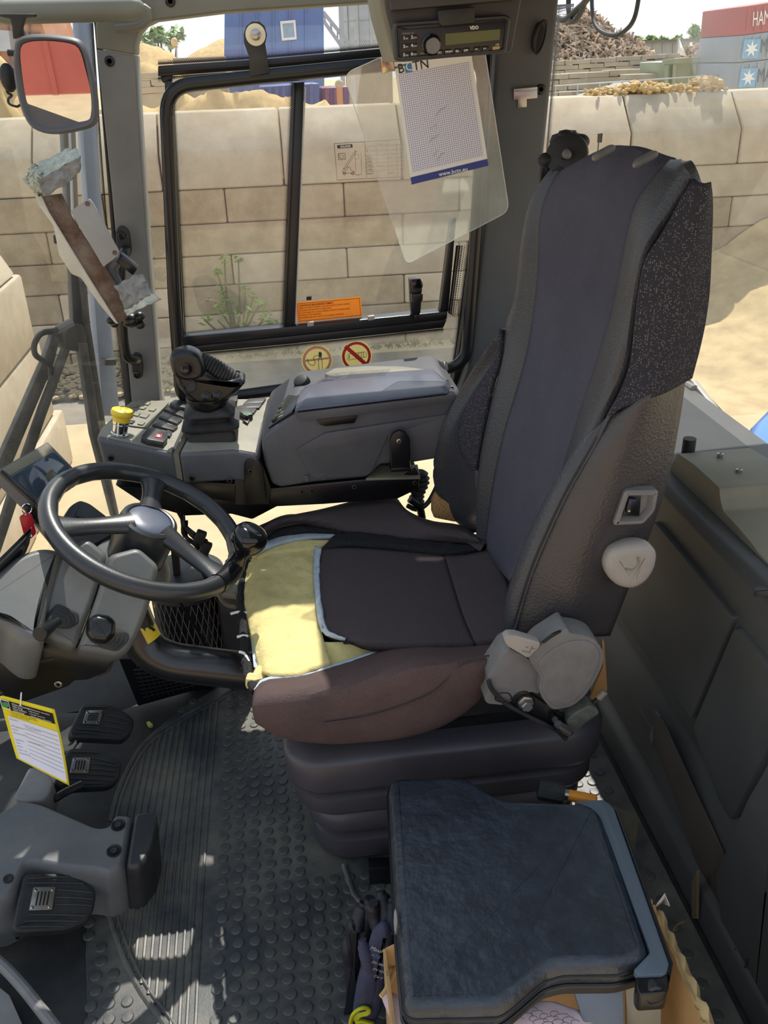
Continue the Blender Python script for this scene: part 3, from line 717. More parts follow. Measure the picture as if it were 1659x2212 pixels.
tr = thing('conveyor_leg', 'slanting grey steel lattice frame between the blue tower and the silo', 'frame', P(735, 200, y=36))
L1_ = [P(698, 26, y=36), P(768, 112, y=36)]; L2_ = [P(698, 44, y=36), P(752, 120, y=36)]
for a, b in (L1_, L2_):
    g = G(); g.bar(a, b, .12, .12, (0, 1, 0)); put('chord', g, m_galv, tr)
for k in range(5):
    t = k/4.5; g = G(); g.bar(L1_[0].lerp(L1_[1], t), L2_[0].lerp(L2_[1], min(1, t+.12)), .06, .06, (0, 1, 0)); put('brace', g, m_galv, tr)
for u0, v0, u1, v1 in ((735, -30, 742, 230), (760, 60, 764, 230)):
    g = G(); g.bar(P(u0, v0, y=36), P(u1, v1, y=36), .16, .16, (0, 1, 0)); put('post', g, m_galv, tr)
# lamp above the dune
lp = thing('yard_lamp', 'small round yellow beacon lamp on a thin pole by the tree', 'lamp', P(381, 190, y=36))
g = G(); g.tube([P(384, 200, y=36), P(381, 100, y=36)], .03, 6); put('pole', g, m_galv, lp)
g = G(); g.ball(P(377, 91, y=36), .13, 10, 8, (1, .8, 1.1)); put('globe', g, mat('lamp_amber', (230, 190, 130), .3), lp)
# orange clad hopper top left
ob = thing('clad_building', 'orange brown panelled building with a slanting edge at the top left corner', 'building', P(20, 260, y=25))
m_or = mat('orange_cladding', (190, 132, 92), .7, var=.15, vs_=1, dust=(158, 96, 70), da=.5, ds=.6)
g = G(); g.prism(poly([(-160, -40), (60, -40), (100, 80), (125, 190), (135, 300), (-160, 300)], y=25), (0, 4, 0)); put('wall', g, m_or, ob)
for k in range(6):
    v = -5+k*34
    g = G(); g.bar(P(-150, v-4, y=24.96), P(70+k*9, v+10, y=24.96), .05, .03, (0, 1, 0)); put('panel_joint', g, mat('joint_dark', (120, 78, 60), .8), ob)
for u in (15, 60):
    g = G(); g.bar(P(u, -30, y=24.96), P(u+10, 190, y=24.96), .04, .03, (0, 1, 0)); put('panel_joint', g, MATS['joint_dark'], ob)
g = G(); g.prism(poly([(-60, 62), (18, 66), (24, 110), (-60, 112)], y=24.2), (0, .6, 0)); sh = put('slatted_box', g, m_galv, ob)
# blue container and red plant beside it, behind the sliding pane
ct = thing('yard_container', 'dark blue container low behind the sand heap at the sliding pane', 'container', P(690, 260, y=24))
g = G(); g.prism(poly([(560, 188), (640, 182), (690, 180), (690, 440), (560, 446)], y=24), (0, 2.2, 0)); put('body', g, mat('container_blue', (46, 78, 140), .5), ct, bevel=.03)
for k in range(8):
    u = 568+k*15; g = G(); g.bar(P(u, 188-k, y=23.97), P(u, 238, y=23.97), .08, .06, (0, 1, 0)); put('rib', g, MATS['container_blue'], ct)
ct = thing('yard_container', 'purple and red skip standing between posts behind the sliding pane', 'container', P(720, 260, y=24))
g = G(); g.prism(poly([(696, 190), (755, 186), (755, 436), (696, 440)], y=24.3), (0, 2, 0)); put('body', g, mat('skip_purple', (88, 66, 116), .5, dust=(150, 52, 46), da=.8, ds=1), ct, bevel=.04)
for k in range(3):
    u = 706+k*20; g = G(); g.bar(P(u, 190, y=24.25), P(u, 240, y=24.25), .1, .08, (0, 1, 0)); put('rib', g, MATS['skip_purple'], ct)
pp = thing('bollard_post', 'thin rusty post standing behind the sliding pane', 'post', P(735, 250, y=22))
g = G(); g.tube([P(745, 462, y=22), P(733, 182, y=22)], .07, 8); put('post', g, m_or, pp); g = G(); g.ball(P(733, 182, y=22), .1, 8, 6); put('cap', g, m_far, pp)

# ---- right half: scrap, walls, containers
def scrap(name, uv, y, label, seed, n=1500):
    random.seed(seed); cr_ = cat([P(u, v, y=y) for u, v in uv], 60); g = G()
    for i in range(n):
        p = random.choice(cr_); t = random.random()**.8; z0 = P(uv[0][0], 150, y=y).z-.6
        z = z0+(p.z-z0)*t; yy = y-(p.z-z)*.8-random.uniform(0, .3)
        L = random.uniform(.15, .6); d = V((random.gauss(0, 1), random.gauss(0, .5), random.gauss(0, .7))).normalized()*L
        q = V((p.x+random.uniform(-.3, .3), yy, z)); g.bar(q-d/2, q+d/2, random.uniform(.04, .16), random.uniform(.02, .08), (random.random(), random.random(), .3+random.random()))
    rows = []
    for p in cr_: rows.append([V((p.x, y-2.5, P(uv[0][0], 150, y=y).z-1)), V((p.x, y+.2, p.z-.12)), V((p.x, y+4, GZ))])
    g.grid(rows)
    put(name, g, mat('scrap', (196, 178, 158), .8, metal=.0, var=.6, vs_=2.2, dust=(120, 98, 84), da=.8, ds=3), None, label=label, cat_='scrap heap', kind='stuff', smooth=False, recalc=False)
scrap('scrap_heap', [(1150, 80), (1196, 66), (1215, 36), (1240, 22), (1262, 22), (1285, 36), (1312, 58), (1335, 70), (1365, 88), (1398, 116)], 45, 'tall brown scrap metal heap at the top of the rear window', 4, 1700)
scrap('scrap_heap', [(1478, 120), (1500, 100), (1530, 86), (1570, 80), (1610, 82), (1660, 84)], 42, 'lower brown scrap heap beside the container stack', 9, 1000)
m_shed = mat('shed_grey', (158, 158, 154), .7, var=.06, vs_=.5)
sh = thing('long_shed', 'long low grey shed on the skyline between the two scrap heaps', 'building', P(1450, 150, y=80))
g = G(); g.prism(poly([(1330, 94), (1560, 84), (1560, 190), (1330, 190)], y=80), (0, 12, 0)); put('wall', g, m_shed, sh)
g = G(); g.prism(poly([(1328, 90), (1562, 80), (1562, 85), (1328, 95)], y=79.6), (0, 13, 0)); put('roof_edge', g, mat('shed_roof', (104, 106, 104), .7), sh)
for k in range(10):
    u = 1345+k*22; g = G(); g.bar(P(u, 95, y=79.95), P(u, 185, y=79.95), .12, .08, (0, 1, 0)); put('cladding_rib', g, m_shed, sh)
random.seed(31)
for u, v, w_, h_, lb in [(1400, 84, 2.2, .5, 'low dark tree above the left end of the long shed'), (1487, 80, 2.6, .9, 'rounded dark tree above the middle of the long shed'), (1575, 72, 2.4, 1.2, 'dark tree behind the lower scrap heap'), (1612, 62, 2.0, 1.3, 'dark tree touching the red container')]:
    tree(u, v, 98+(u % 7)*3, w_, h_, lb, 320)
course_wall('far_block_wall', (1195, 132), (1470, 114), 174, 34, 'upper grey block wall under the tall scrap heap', 4, 1.0, m_far)
course_wall('far_block_wall', (1150, 163), (1268, 156), 212, 28, 'lower brown grey block wall left of the gravel cone', 4, 1.1, m_far)
course_wall('far_block_wall', (1268, 157), (1440, 143), 208, 29.5, 'long block wall behind the gravel cone', 4, 1.1, m_far)
course_wall('far_block_wall', (1360, 168), (1440, 150), 205, 27, 'stepped block wall in front of the green hopper', 3, .9, m_far)
course_wall('far_block_wall', (1525, 142), (1600, 136), 190, 28, 'short block wall left of the grey containers', 3, .9, m_far)
m_grav = mat('grey_gravel', (168, 162, 152), .95, var=.12, vs_=4, bump=.8, bs=40)
mound('gravel_cone', [(1285, 206), (1310, 192), (1330, 179), (1345, 175), (1358, 180), (1380, 206)], 26, 2, m_grav, 'small grey gravel cone below the block walls', 'gravel', n=40, rough=.03, front=1.5, zb=P(1330, 206, y=26).z)
mound('gravel_slope', [(1395, 148), (1430, 132), (1460, 126), (1500, 125), (1530, 130), (1560, 140)], 33, 3, m_grav, 'pale gravel slope behind the green hopper', 'gravel', n=40, rough=.03, front=1.5, zb=P(1430, 160, y=33).z)
hp = thing('feed_hopper', 'pale green steel hopper with a sloping side beyond the wall', 'hopper', P(1480, 190, y=26.5))
m_hop = mat('hopper_green', (158, 166, 142), .6, var=.1, vs_=1)
g = G(); g.prism(poly([(1434, 134), (1522, 127), (1524, 140), (1508, 166), (1500, 186), (1450, 192), (1436, 165)], y=26.5), (0, 1.8, 0)); put('bin', g, m_hop, hp, bevel=.03)
g = G(); g.bar(P(1432, 134, y=26.4), P(1526, 126, y=26.4), .12, .12, (0, 1, 0)); put('rim', g, m_hop, hp)
for u in (1440, 1456, 1500, 1518):
    g = G(); g.bar(P(u, 140, y=26.4), P(u-2, 205, y=26.4), .09, .09, (0, 1, 0)); put('leg', g, m_hop, hp)
for k in range(6):
    g = G(); g.bar(P(1515-k*5, 150+k*6, y=26.2), P(1525-k*5, 150+k*6, y=26.2), .03, .05, (0, 1, 0)); put('stair_tread', g, m_galv, hp)
wr = thing('site_handrail', 'thin galvanised handrail crossing in front of the hopper', 'railing', P(1400, 200, y=25))
for a, b in (((1195, 186), (1590, 160)), ((1195, 200), (1590, 176))):
    g = G(); g.tube([P(*a, y=25), P(*b, y=25)], .02, 6); put('rail', g, m_galv, wr)
for k in range(9):
    u = 1200+k*48; g = G(); g.tube([P(u, 186-k*3.2, y=25), P(u-1, 216-k*3.2, y=25)], .02, 6); put('post', g, m_galv, wr)
bc = thing('skip', 'small blue skip beside the short block wall', 'container', P(1550, 175, y=26))
g = G(); g.prism(poly([(1540, 153), (1560, 151), (1560, 169), (1540, 171)], y=26), (0, .8, 0)); put('body', g, mat('skip_blue', (86, 120, 160), .5), bc, bevel=.03); g = G(); g.bar(P(1539, 153, y=25.95), P(1561, 151, y=25.95), .06, .06, (0, 1, 0)); put('rim', g, MATS['skip_blue'], bc)
fl = thing('flag', 'white pennant flag on a thin pole in front of the grey shed', 'flag', P(1464, 140, y=40))
g = G(); g.tube([P(1440, 330, y=40), P(1466, 82, y=40)], .03, 6); put('pole', g, m_galv, fl)
g = G(); g.grid([[P(1467, 85, y=40), P(1467, 86, y=40.1)], [P(1464, 108, y=39.9), P(1474, 102, y=40.2)], [P(1463, 118, y=40), P(1483, 122, y=40)]]); put('cloth', g, m_white, fl, solid=.02)
# containers
def container(uv, y, m, words, logo, label):
    t = thing('shipping_container', label, 'container', P(uv[3][0]+60, uv[3][1], y=y))
    pts = poly(uv, y=y); g = G(); g.prism(pts, (0, 2.4, 0)); put('body', g, m, t, bevel=.03)
    for k in range(9):
        a = pts[0].lerp(pts[1], (k+.5)/9); b = pts[3].lerp(pts[2], (k+.5)/9); g = G(); g.bar(a+V((0, -.015, -.05)), b+V((0, -.015, .05)), .05, .05, (0, 1, 0)); put('rib', g, m, t)
    xd = (pts[1]-pts[0]); yd = pts[0]-pts[3]
    if logo:
        c = pts[3]+xd*.145+yd*.45+V((0, -.05, 0)); s = .17
        g = G(); g.box(c, (.44, .03, .44)); lo = put('emblem', g, mat('emblem_blue', (120, 170, 204), .5), t)
        st = []
        for i in range(14):
            r = .20 if i % 2 == 0 else .08
            st.append(c+V((r*math.sin(i*math.pi/7), -.02, r*math.cos(i*math.pi/7))))
        g = G(); g.prism(st, (0, -.01, 0)); put('star', g, m_white, lo)
    o = pts[3]+xd*(.275 if logo else .12)+yd*.26+V((0, -.05, 0))
    text('lettering', words, o, xd, yd, .32, m_white if not logo else mat('letter_grey', (66, 70, 76), .5), t, bold=.0, width=.98)
    return t
m_cr = mat('container_red', (176, 74, 66), .6, var=.1, vs_=1); m_cg = mat('container_grey', (150, 158, 166), .6, var=.1, vs_=1)
container([(1610, 13), (1760, -10), (1756, 54), (1603, 76)], 24, m_cr, 'HAMBURG', False, 'red shipping container on top of the stack at the right edge')
container([(1602, 77), (1756, 56), (1750, 118), (1595, 135)], 24, m_cg, 'MAERSK', True, 'grey shipping container in the middle of the stack at the right edge')
container([(1595, 136), (1750, 120), (1746, 182), (1588, 198)], 24, m_cg, 'MAERSK', True, 'grey shipping container at the bottom of the stack at the right edge')
# ---- parts of the machine outside the glass
hd_ = thing('engine_hood', 'bright blue engine hood of the machine outside the rear window', 'hood', (2.2, 2.4, -.4))
m_hood = mat('hood_blue', (70, 130, 205), .25, var=.04, coat=.5)
top = [P(1602, 985, z=.25), P(1604, 945, z=.25), P(1622, 905, z=.25), P(1665, 862, z=.25), P(1800, 790, z=.25), P(1900, 1000, z=.25), P(1700, 1100, z=.25)]
g = G(); g.prism(top, (0, 0, -.75)); put('cowl', g, m_hood, hd_, bevel=.06, seg=4)
g = G(); g.bar(P(1662, 990, z=.256), P(1638, 1025, z=.256), .01, .006); put('seam', g, m_white, hd_)
wa = thing('rear_wiper', 'pale grey rear wiper arm outside the rear window beside the blue hood', 'wiper', P(1600, 970, x=1.02))
xw = 1.02
g = G(); g.prism([P(u, v, x=xw) for u, v in [(1484, 826), (1494, 822), (1540, 880), (1622, 968), (1618, 978), (1600, 978), (1560, 930), (1500, 856)]], (.015, 0, 0)); put('arm', g, m_grey_lt, wa, bevel=.003)
g = G(); g.tube([P(u, v, x=xw-.004) for u, v in [(1488, 838), (1512, 866), (1545, 915), (1570, 960)]], .004, 8, sub=10); put('hose', g, m_black_mt, wa)
g = G(); g.tube([P(1482, 832, x=xw-.004), P(1500, 842, x=xw-.004)], .012, 10); put('knuckle', g, m_grey, wa)
g = G(); g.lathe(P(1608, 968, x=xw), (-1, 0, 0), [(.006, 0), (.006, .004), (.002, .005)], 12); put('rivet', g, m_steel, wa)
g = G(); g.prism([P(u, v, x=xw) for u, v in [(1480, 866), (1494, 858), (1503, 905), (1501, 922), (1482, 912), (1474, 890)]], (.02, 0, 0)); put('blade_end', g, m_black_mt, wa, bevel=.003)
# aerial stub
ae = thing('aerial', 'short black aerial stub outside above the seat back', 'aerial', P(1291, 325, x=1.4))
g = G(); g.tube([P(1291, 330, x=1.4), P(1293, 308, x=1.4)], .0022, 6); put('rod', g, m_black, ae); g = G(); g.prism([P(u, v, x=1.4) for u, v in [(1290, 308), (1297, 308), (1299, 288), (1291, 289)]], (.006, 0, 0)); put('tip', g, m_black, ae)
# cables looping down at the top of the rear window
cb = thing('cable_loop', 'dark cables looping down outside the top of the rear window', 'cable', P(1300, 60, x=1.1))
for pts_, r in (([(1278, -40), (1280, 30), (1292, 62), (1320, 76), (1345, 70), (1370, 40), (1384, -30)], .0075), ([(1290, -60), (1270, -5), (1245, 22), (1222, 42), (1205, 40)], .012), ([(1275, -40), (1262, 10), (1248, 38), (1236, 46), (1228, 20), (1230, -30)], .010)):
    g = G(); g.tube([P(u, v, x=1.1) for u, v in pts_], r*.9, 8, sub=40); put('cable', g, m_black_mt, cb)
# windscreen wiper and the slim posts outside the windscreen
wo_ = (V((-.43, W+.02, 0))+nrm*(0 if False else 0), nrm)
def Q(u, v, d=.10):
    return P(u, v, pl=(A0+(nrm if nrm.y > 0 else -nrm)*d, nrm))
ww = thing('windscreen_wiper', 'dusty black windscreen wiper linkage outside the front glass', 'wiper', Q(160, 720))
def flatbar(name, uvs, d, th, m, parent, bevel=.003):
    a = [Q(u, v, d) for u, v in uvs]; g = G(); g.prism(a, (nrm if nrm.y > 0 else -nrm)*th); return put(name, g, m, parent, bevel=bevel)
m_wip = mat('wiper_dusty', (52, 53, 55), .7, var=.2, dust=DUST, da=.4, ds=9)
flatbar('arm', [(114, 722), (132, 726), (116, 790), (28, 1000), (-40, 1150), (-70, 1150), (-4, 1000), (94, 780)], .10, .02, m_wip, ww)
flatbar('arm', [(146, 738), (158, 742), (100, 900), (30, 1110), (0, 1200), (-14, 1190), (20, 1080), (90, 880)], .09, .02, m_wip, ww)
flatbar('blade_arm', [(170, 740), (190, 742), (212, 900), (258, 1110), (246, 1118), (200, 940)], .08, .02, m_wip, ww)
flatbar('pivot_block', [(152, 702), (182, 700), (190, 730), (188, 752), (172, 762), (142, 756), (140, 722)], .085, .05, m_black_mt, ww, .008)
flatbar('link', [(112, 722), (120, 716), (150, 724), (150, 742), (132, 740)], .10, .02, m_black_mt, ww)
g = G(); g.tube([Q(u, v, .07) for u, v in [(156, 700), (120, 714), (90, 720), (75, 742), (76, 765), (92, 778), (108, 790), (110, 810)]], .007, 8, sub=40); put('washer_hose', g, m_black_mt, ww)
g = G(); g.tube([Q(155, 696, .07), Q(124, 712, .07)], .010, 8); put('hose_fitting', g, m_grey, ww)
po = thing('blade_post', 'upright black double wiper blade standing outside the windscreen', 'wiper', Q(170, 900))
flatbar('blade', [(137, 270), (164, 270), (172, 500), (180, 720), (160, 720), (148, 500)], .11, .02, mat('blue_black', (34, 42, 54), .35), po)
flatbar('rubber', [(168, 500), (178, 500), (196, 700), (232, 935), (222, 945), (184, 720)], .10, .02, m_black_mt, po)
flatbar('rubber', [(150, 270), (153, 270), (162, 500), (158, 500)], .10, .008, m_galv, po, .001)
pb = thing('handrail_post', 'pale blue grey upright post outside the windscreen beside the pillar', 'post', Q(230, 880, .22))
flatbar('post', [(168, 20), (204, 20), (214, 300), (232, 600), (262, 900), (222, 900), (200, 600), (180, 300)], .22, .03, mat('post_blue_grey', (128, 140, 158), .4, var=.1), pb, .008)
flatbar('clip', [(226, 776), (252, 776), (252, 790), (228, 790)], .19, .02, m_black_mt, pb)
# ================================================================ driver seat
def speck_mat(name, rgb, spk, sc, thr=.74):
    m = mat(name, rgb, .95, var=.2, vs_=600, bump=.4, bs=420, kind='voronoi', spec=.15); t = m.node_tree; L = t.links.new; b = t.nodes['Principled BSDF']
    tc_ = N(t, 'ShaderNodeTexCoord'); vo = N(t, 'ShaderNodeTexVoronoi'); vo.inputs['Scale'].default_value = sc; vo.inputs['Randomness'].default_value = .55
    L(tc_.outputs['Object'], vo.inputs['Vector']); s = N(t, 'ShaderNodeSeparateXYZ'); L(vo.outputs['Color'], s.inputs[0])
    on = math_n(t, 'MULTIPLY', math_n(t, 'GREATER_THAN', s.outputs[0], thr), math_n(t, 'LESS_THAN', vo.outputs['Distance'], .36))
    mx = N(t, 'ShaderNodeMix', data_type='RGBA'); L(on, mx.inputs[0]); old = b.inputs['Base Color'].links[0].from_socket
    L(old, mx.inputs[6]); mx.inputs[7].default_value = (*s2l(spk), 1); L(mx.outputs[2], b.inputs['Base Color']); return m
m_speck = speck_mat('speckled_fabric', (52, 51, 58), (112, 110, 108), 430, .60)
def C3(l, y=None, z=None):
    out = []
    for q in l:
        if z is not None: out.append(P(q[0], q[1], z=q[2] if len(q) > 2 else z))
        else: out.append(P(q[0], q[1], y=q[2] if len(q) > 2 else y))
    return out
seat = thing('driver_seat', 'high backed black driver seat with torn cushion showing yellow foam', 'seat', (.25, 1.45, 0))
# ---- backrest
L1 = C3([(1208, 370), (1180, 420), (1165, 480), (1160, 600), (1142, 740), (1120, 830), (1090, 930), (1072, 1010), (1057, 1100), (1046, 1190)], 1.56)
Lm = C3([(1322, 319), (1278, 400), (1262, 470), (1250, 580), (1212, 760), (1168, 920), (1128, 1090), (1078, 1230)], 1.43)
L2 = C3([(1445, 346), (1402, 395), (1369, 450), (1345, 560), (1320, 680), (1290, 780), (1250, 900), (1210, 1040), (1165, 1150), (1100, 1255)], 1.30)
def top_wrap(c, a=.085, b=.035, dy=0):
    p = c[0]; return [p+V((a, dy, -.05)), p+V((b, dy*.4, -.004))]+c
g = G(); g.grid(loft([top_wrap(L1, .06, .025), top_wrap(Lm, .07, .03), top_wrap(L2, .045, .02)], 50, 26)); put('centre_panel', g, m_fabric_back, seat, solid=.02)
seam = C3([(1094, 930), (1130, 940), (1180, 990), (1215, 1030)], 1.45)
crest = C3([(1484, 356), (1455, 402), (1402, 490), (1376, 570), (1354, 680), (1328, 780), (1292, 885), (1240, 1000), (1180, 1130), (1110, 1275), (1088, 1340)], 1.214)
L3 = C3([(1514, 396), (1472, 448), (1427, 512), (1395, 566), (1379, 650), (1363, 780), (1342, 842), (1312, 900), (1245, 1004), (1184, 1125), (1122, 1275), (1094, 1370)], 1.200)
g = G(); g.grid(loft([top_wrap(L2, .045, .02), [crest[0]+V((.026, .02, -.035)), crest[0]+V((.012, .010, -.003))]+crest, [L3[0]+V((.010, .03, -.035)), L3[0]+V((.004, .012, -.006))]+L3], 56, 18, .006)); put('near_bolster', g, m_leather, seat, solid=.015)
up3 = C3([(1514, 396), (1472, 448), (1427, 512), (1395, 566), (1379, 650), (1363, 780), (1342, 842), (1314, 897)], 1.194)
up4 = C3([(1516, 397), (1521, 450), (1520, 600), (1512, 680), (1500, 740), (1490, 780), (1482, 812)], 1.205)
upm = C3([(1515, 396), (1500, 470), (1476, 540), (1455, 600), (1445, 680), (1432, 780), (1415, 830), (1402, 853)], 1.178)
g = G(); g.grid(loft([up3, upm, up4], 40, 14)); put('side_fabric', g, m_speck, seat, solid=.012)
lo3 = C3([(1314, 897), (1248, 1000), (1186, 1125), (1124, 1275), (1094, 1372)], 1.194)
lo4 = C3([(1482, 812), (1470, 900), (1445, 1030), (1410, 1140), (1362, 1262), (1318, 1374)], 1.205)
lom = C3([(1402, 853), (1360, 950), (1318, 1070), (1270, 1190), (1235, 1300), (1205, 1378)], 1.165)
g = G(); g.grid(loft([lo3, lom, lo4], 40, 16)); put('side_leather', g, m_leather_side, seat, solid=.012)
g = G(); g.tube([p+V((-.002, -.004, 0)) for p in C3([(1330, 872), (1312, 905), (1284, 962), (1232, 1052), (1186, 1148), (1146, 1246), (1112, 1362)], 1.192)], .0032, 8, sub=40); put('side_piping', g, m_leather, seat)
g = G(); g.tube([p+V((-.001, -.003, 0)) for p in L3[:7]+[P(1313, 898, y=1.194)]], .0022, 6, sub=50); put('bolster_piping', g, m_leather, seat)
g = G(); g.tube([p+V((0, -.002, 0)) for p in C3([(1314, 897), (1402, 853), (1482, 812)], None) ] if False else [p+V((0, -.003, 0)) for p in [up3[-1], upm[-1], up4[-1]]], .0018, 6, sub=14); put('cross_seam', g, m_leather, seat)
# lower front roll of the near bolster (wing that holds the hips)
roll = [C3([(1300, 905), (1245, 980), (1180, 1085), (1130, 1190), (1098, 1290), (1084, 1365)], 1.222), C3([(1306, 905), (1262, 975), (1206, 1075), (1160, 1175), (1118, 1285), (1098, 1372)], 1.195), C3([(1316, 905), (1285, 965), (1233, 1055), (1187, 1150), (1147, 1248), (1112, 1368)], 1.19)]
g = G(); g.grid(loft(roll, 34, 12, .010)); put('hip_roll', g, m_leather, seat)
# back shell
bk = [[p.copy() for p in up4+lo4[1:]], [p+V((.012, .05, -.004)) for p in up4+lo4[1:]], [p+V((.035, .23, .01)) for p in up4+lo4[1:]], [p+V((.02, .40, .0)) for p in up4+lo4[1:]], [p+V((-.03, .44, 0)) for p in up4+lo4[1:]]]
for r in bk[1:]:
    for i_, dz in enumerate((.07, .05, .012)): r[i_].z -= dz
g = G(); g.grid(loft(bk, 40, 16)); put('back_shell', g, m_black_mt, seat)
# far bolster and wing
M_ = C3([(1208, 370), (1190, 386), (1150, 436), (1127, 520), (1113, 640), (1092, 706), (1087, 770), (1064, 858), (1042, 960), (1034, 1010), (1030, 1090), (1038, 1170)], None, None) if False else [P(u, v, y=y) for u, v, y in [(1208, 370, 1.585), (1190, 386, 1.61), (1148, 437, 1.63), (1126, 520, 1.64), (1112, 640, 1.64), (1091, 706, 1.635), (1086, 770, 1.625), (1063, 858, 1.615), (1041, 960, 1.61), (1034, 1010, 1.605), (1030, 1090, 1.60), (1038, 1170, 1.59)]]
Mm = [(a+b)/2+V((-.012, .004, .006)) for a, b in zip(cat(L1, 12), cat(M_, 12))]
g = G(); g.grid(loft([top_wrap(M_, .05, .02), top_wrap(Mm, .05, .02), top_wrap(L1, .06, .025)], 50, 14)); put('far_bolster', g, m_leather, seat, solid=.012)
T_ = [P(u, v, y=y) for u, v, y in [(1088, 712, 1.64), (1084, 772, 1.65), (1050, 824, 1.665), (1024, 866, 1.675), (1002, 915, 1.675), (999, 945, 1.672), (1006, 978, 1.66), (1030, 1012, 1.62)]]
Mt = [P(u, v, y=y) for u, v, y in [(1089, 712, 1.637), (1087, 770, 1.628), (1074, 816, 1.622), (1063, 858, 1.618), (1052, 910, 1.615), (1046, 940, 1.613), (1041, 968, 1.611), (1033, 1014, 1.607)]]
g = G(); g.grid(loft([T_, Mt], 30, 10, .004)); put('wing_fabric', g, m_speck, seat, solid=.01)
S_ = [P(u, v, y=y) for u, v, y in [(1091, 706, 1.66), (1040, 768, 1.70), (990, 848, 1.725), (952, 925, 1.74), (936, 1000, 1.745), (938, 1050, 1.745), (952, 1095, 1.74), (985, 1128, 1.73), (1015, 1152, 1.70)]]
Sm = [P(u, v, y=y) for u, v, y in [(1089, 709, 1.655), (1058, 790, 1.69), (1015, 855, 1.705), (978, 930, 1.712), (968, 985, 1.712), (974, 1030, 1.71), (988, 1070, 1.70), (1008, 1105, 1.68), (1030, 1150, 1.64)]]
Ti = [P(u, v, y=y) for u, v, y in [(1088, 712, 1.64), (1084, 772, 1.65), (1050, 824, 1.665), (1024, 866, 1.675), (1002, 915, 1.675), (999, 945, 1.672), (1006, 978, 1.66), (1030, 1012, 1.62), (1031, 1060, 1.61), (1036, 1150, 1.60)]]
So = [p+V((.06, .02, 0)) for p in S_]
g = G(); g.grid(loft([So, S_, Sm, Ti], 44, 18)); put('far_wing', g, m_leather, seat, solid=.01)
g = G(); g.tube([p+V((-.002, -.002, 0)) for p in T_], .0018, 6, sub=30); put('wing_piping', g, m_leather, seat)
# grey clips on the top edge
for (u0, v0), (u1, v1), y_ in (((1281, 343), (1327, 318), 1.385), ((1369, 358), (1419, 331), 1.305)):
    a_, b_ = P(u0, v0, y=y_), P(u1, v1, y=y_+.02)
    a_ += (CAM-a_).normalized()*.012; b_ += (CAM-b_).normalized()*.012
    g = G(); g.tube([a_.lerp(b_, i/13) for i in range(14)], [.003, .0055, .0065, .0068, .007, .007, .007, .007, .007, .007, .0068, .0065, .0055, .003], 12); put('headrest_clip', g, m_grey, seat)
# ---- seat cushion
foam_top = [C3([(540, 1200), (532, 1240), (530, 1300), (540, 1350), (553, 1405), (563, 1455)], z=.478),
            C3([(566, 1190), (560, 1240), (560, 1300), (570, 1350), (580, 1405), (590, 1458)], z=.492),
            C3([(620, 1174), (622, 1240), (625, 1300), (632, 1350), (640, 1400), (650, 1452)], z=.494),
            C3([(684, 1176), (680, 1215), (681, 1270), (690, 1330), (700, 1385), (715, 1432)], z=.490)]
rows = loft(foam_top, 40, 26)
def rough(rows, a, s):
    for r in rows:
        for p in r: p += V((0, 0, MN.fractal(p*s, 1, 2, 4)*a))
    return rows
front = [[p+V((.002-.008*t*(1-t)*3, 0, -.045*t*t-.004)) for p in foam_top[0]] for t in (1.0, .6, .25)]
rows = loft(front+foam_top, 50, 36); rough(rows, .004, 28)
g = G(); g.grid(rows); put('exposed_foam', g, m_foam, seat, solid=.03, label='exposed yellow foam')
arm_ = [C3([(690, 1385), (735, 1388), (800, 1390), (850, 1391), (902, 1389)], z=.490), C3([(690, 1412), (740, 1408), (800, 1402), (850, 1397), (902, 1391)], z=.478), C3([(660, 1457), (740, 1433), (790, 1415), (846, 1398), (903, 1392)], z=.474)]
rows = loft(arm_, 24, 10); rough(rows, .003, 30)
g = G(); g.grid(rows); put('exposed_foam', g, m_foam, seat, solid=.03, label='exposed yellow foam')
low = [C3([(553, 1405), (640, 1400), (700, 1392)], z=.486), C3([(556, 1440), (640, 1432), (705, 1424)], z=.470), C3([(562, 1466), (600, 1466), (668, 1456)], z=.462)]
rows = loft(low, 20, 12); rough(rows, .004, 30)
g = G(); g.grid(rows); put('exposed_foam', g, m_foam, seat, solid=.03, label='exposed yellow foam')
g = G(); g.tube(C3([(536, 1470), (556, 1470), (566, 1450)], z=.468), .014, 8, sub=8); put('foam_lump', g, m_foam, seat)
ins = [C3([(692, 1186), (686, 1250), (692, 1330), (702, 1362), (740, 1382)], z=.502), C3([(760, 1183), (755, 1250), (770, 1320), (790, 1360), (800, 1388)], z=.512), C3([(860, 1190), (868, 1250), (885, 1320), (895, 1360), (900, 1391)], z=.512),
       C3([(960, 1200), (978, 1260), (1000, 1330), (1015, 1365), (1025, 1388)], z=.508)]
g = G(); g.grid(loft(ins, 34, 34, .003)); put('insert_panel', g, m_fabric, seat, solid=.02)
ins2 = [C3([(960, 1200), (978, 1260), (1000, 1330), (1015, 1365), (1025, 1388)], z=.507), C3([(1010, 1197), (1040, 1260), (1055, 1330), (1062, 1365), (1066, 1382)], z=.516), C3([(1054, 1188), (1090, 1240), (1106, 1300), (1106, 1350), (1104, 1376)], z=.525)]
g = G(); g.grid(loft(ins2, 24, 16, .002)); put('rear_insert_panel', g, m_fabric, seat, solid=.02)
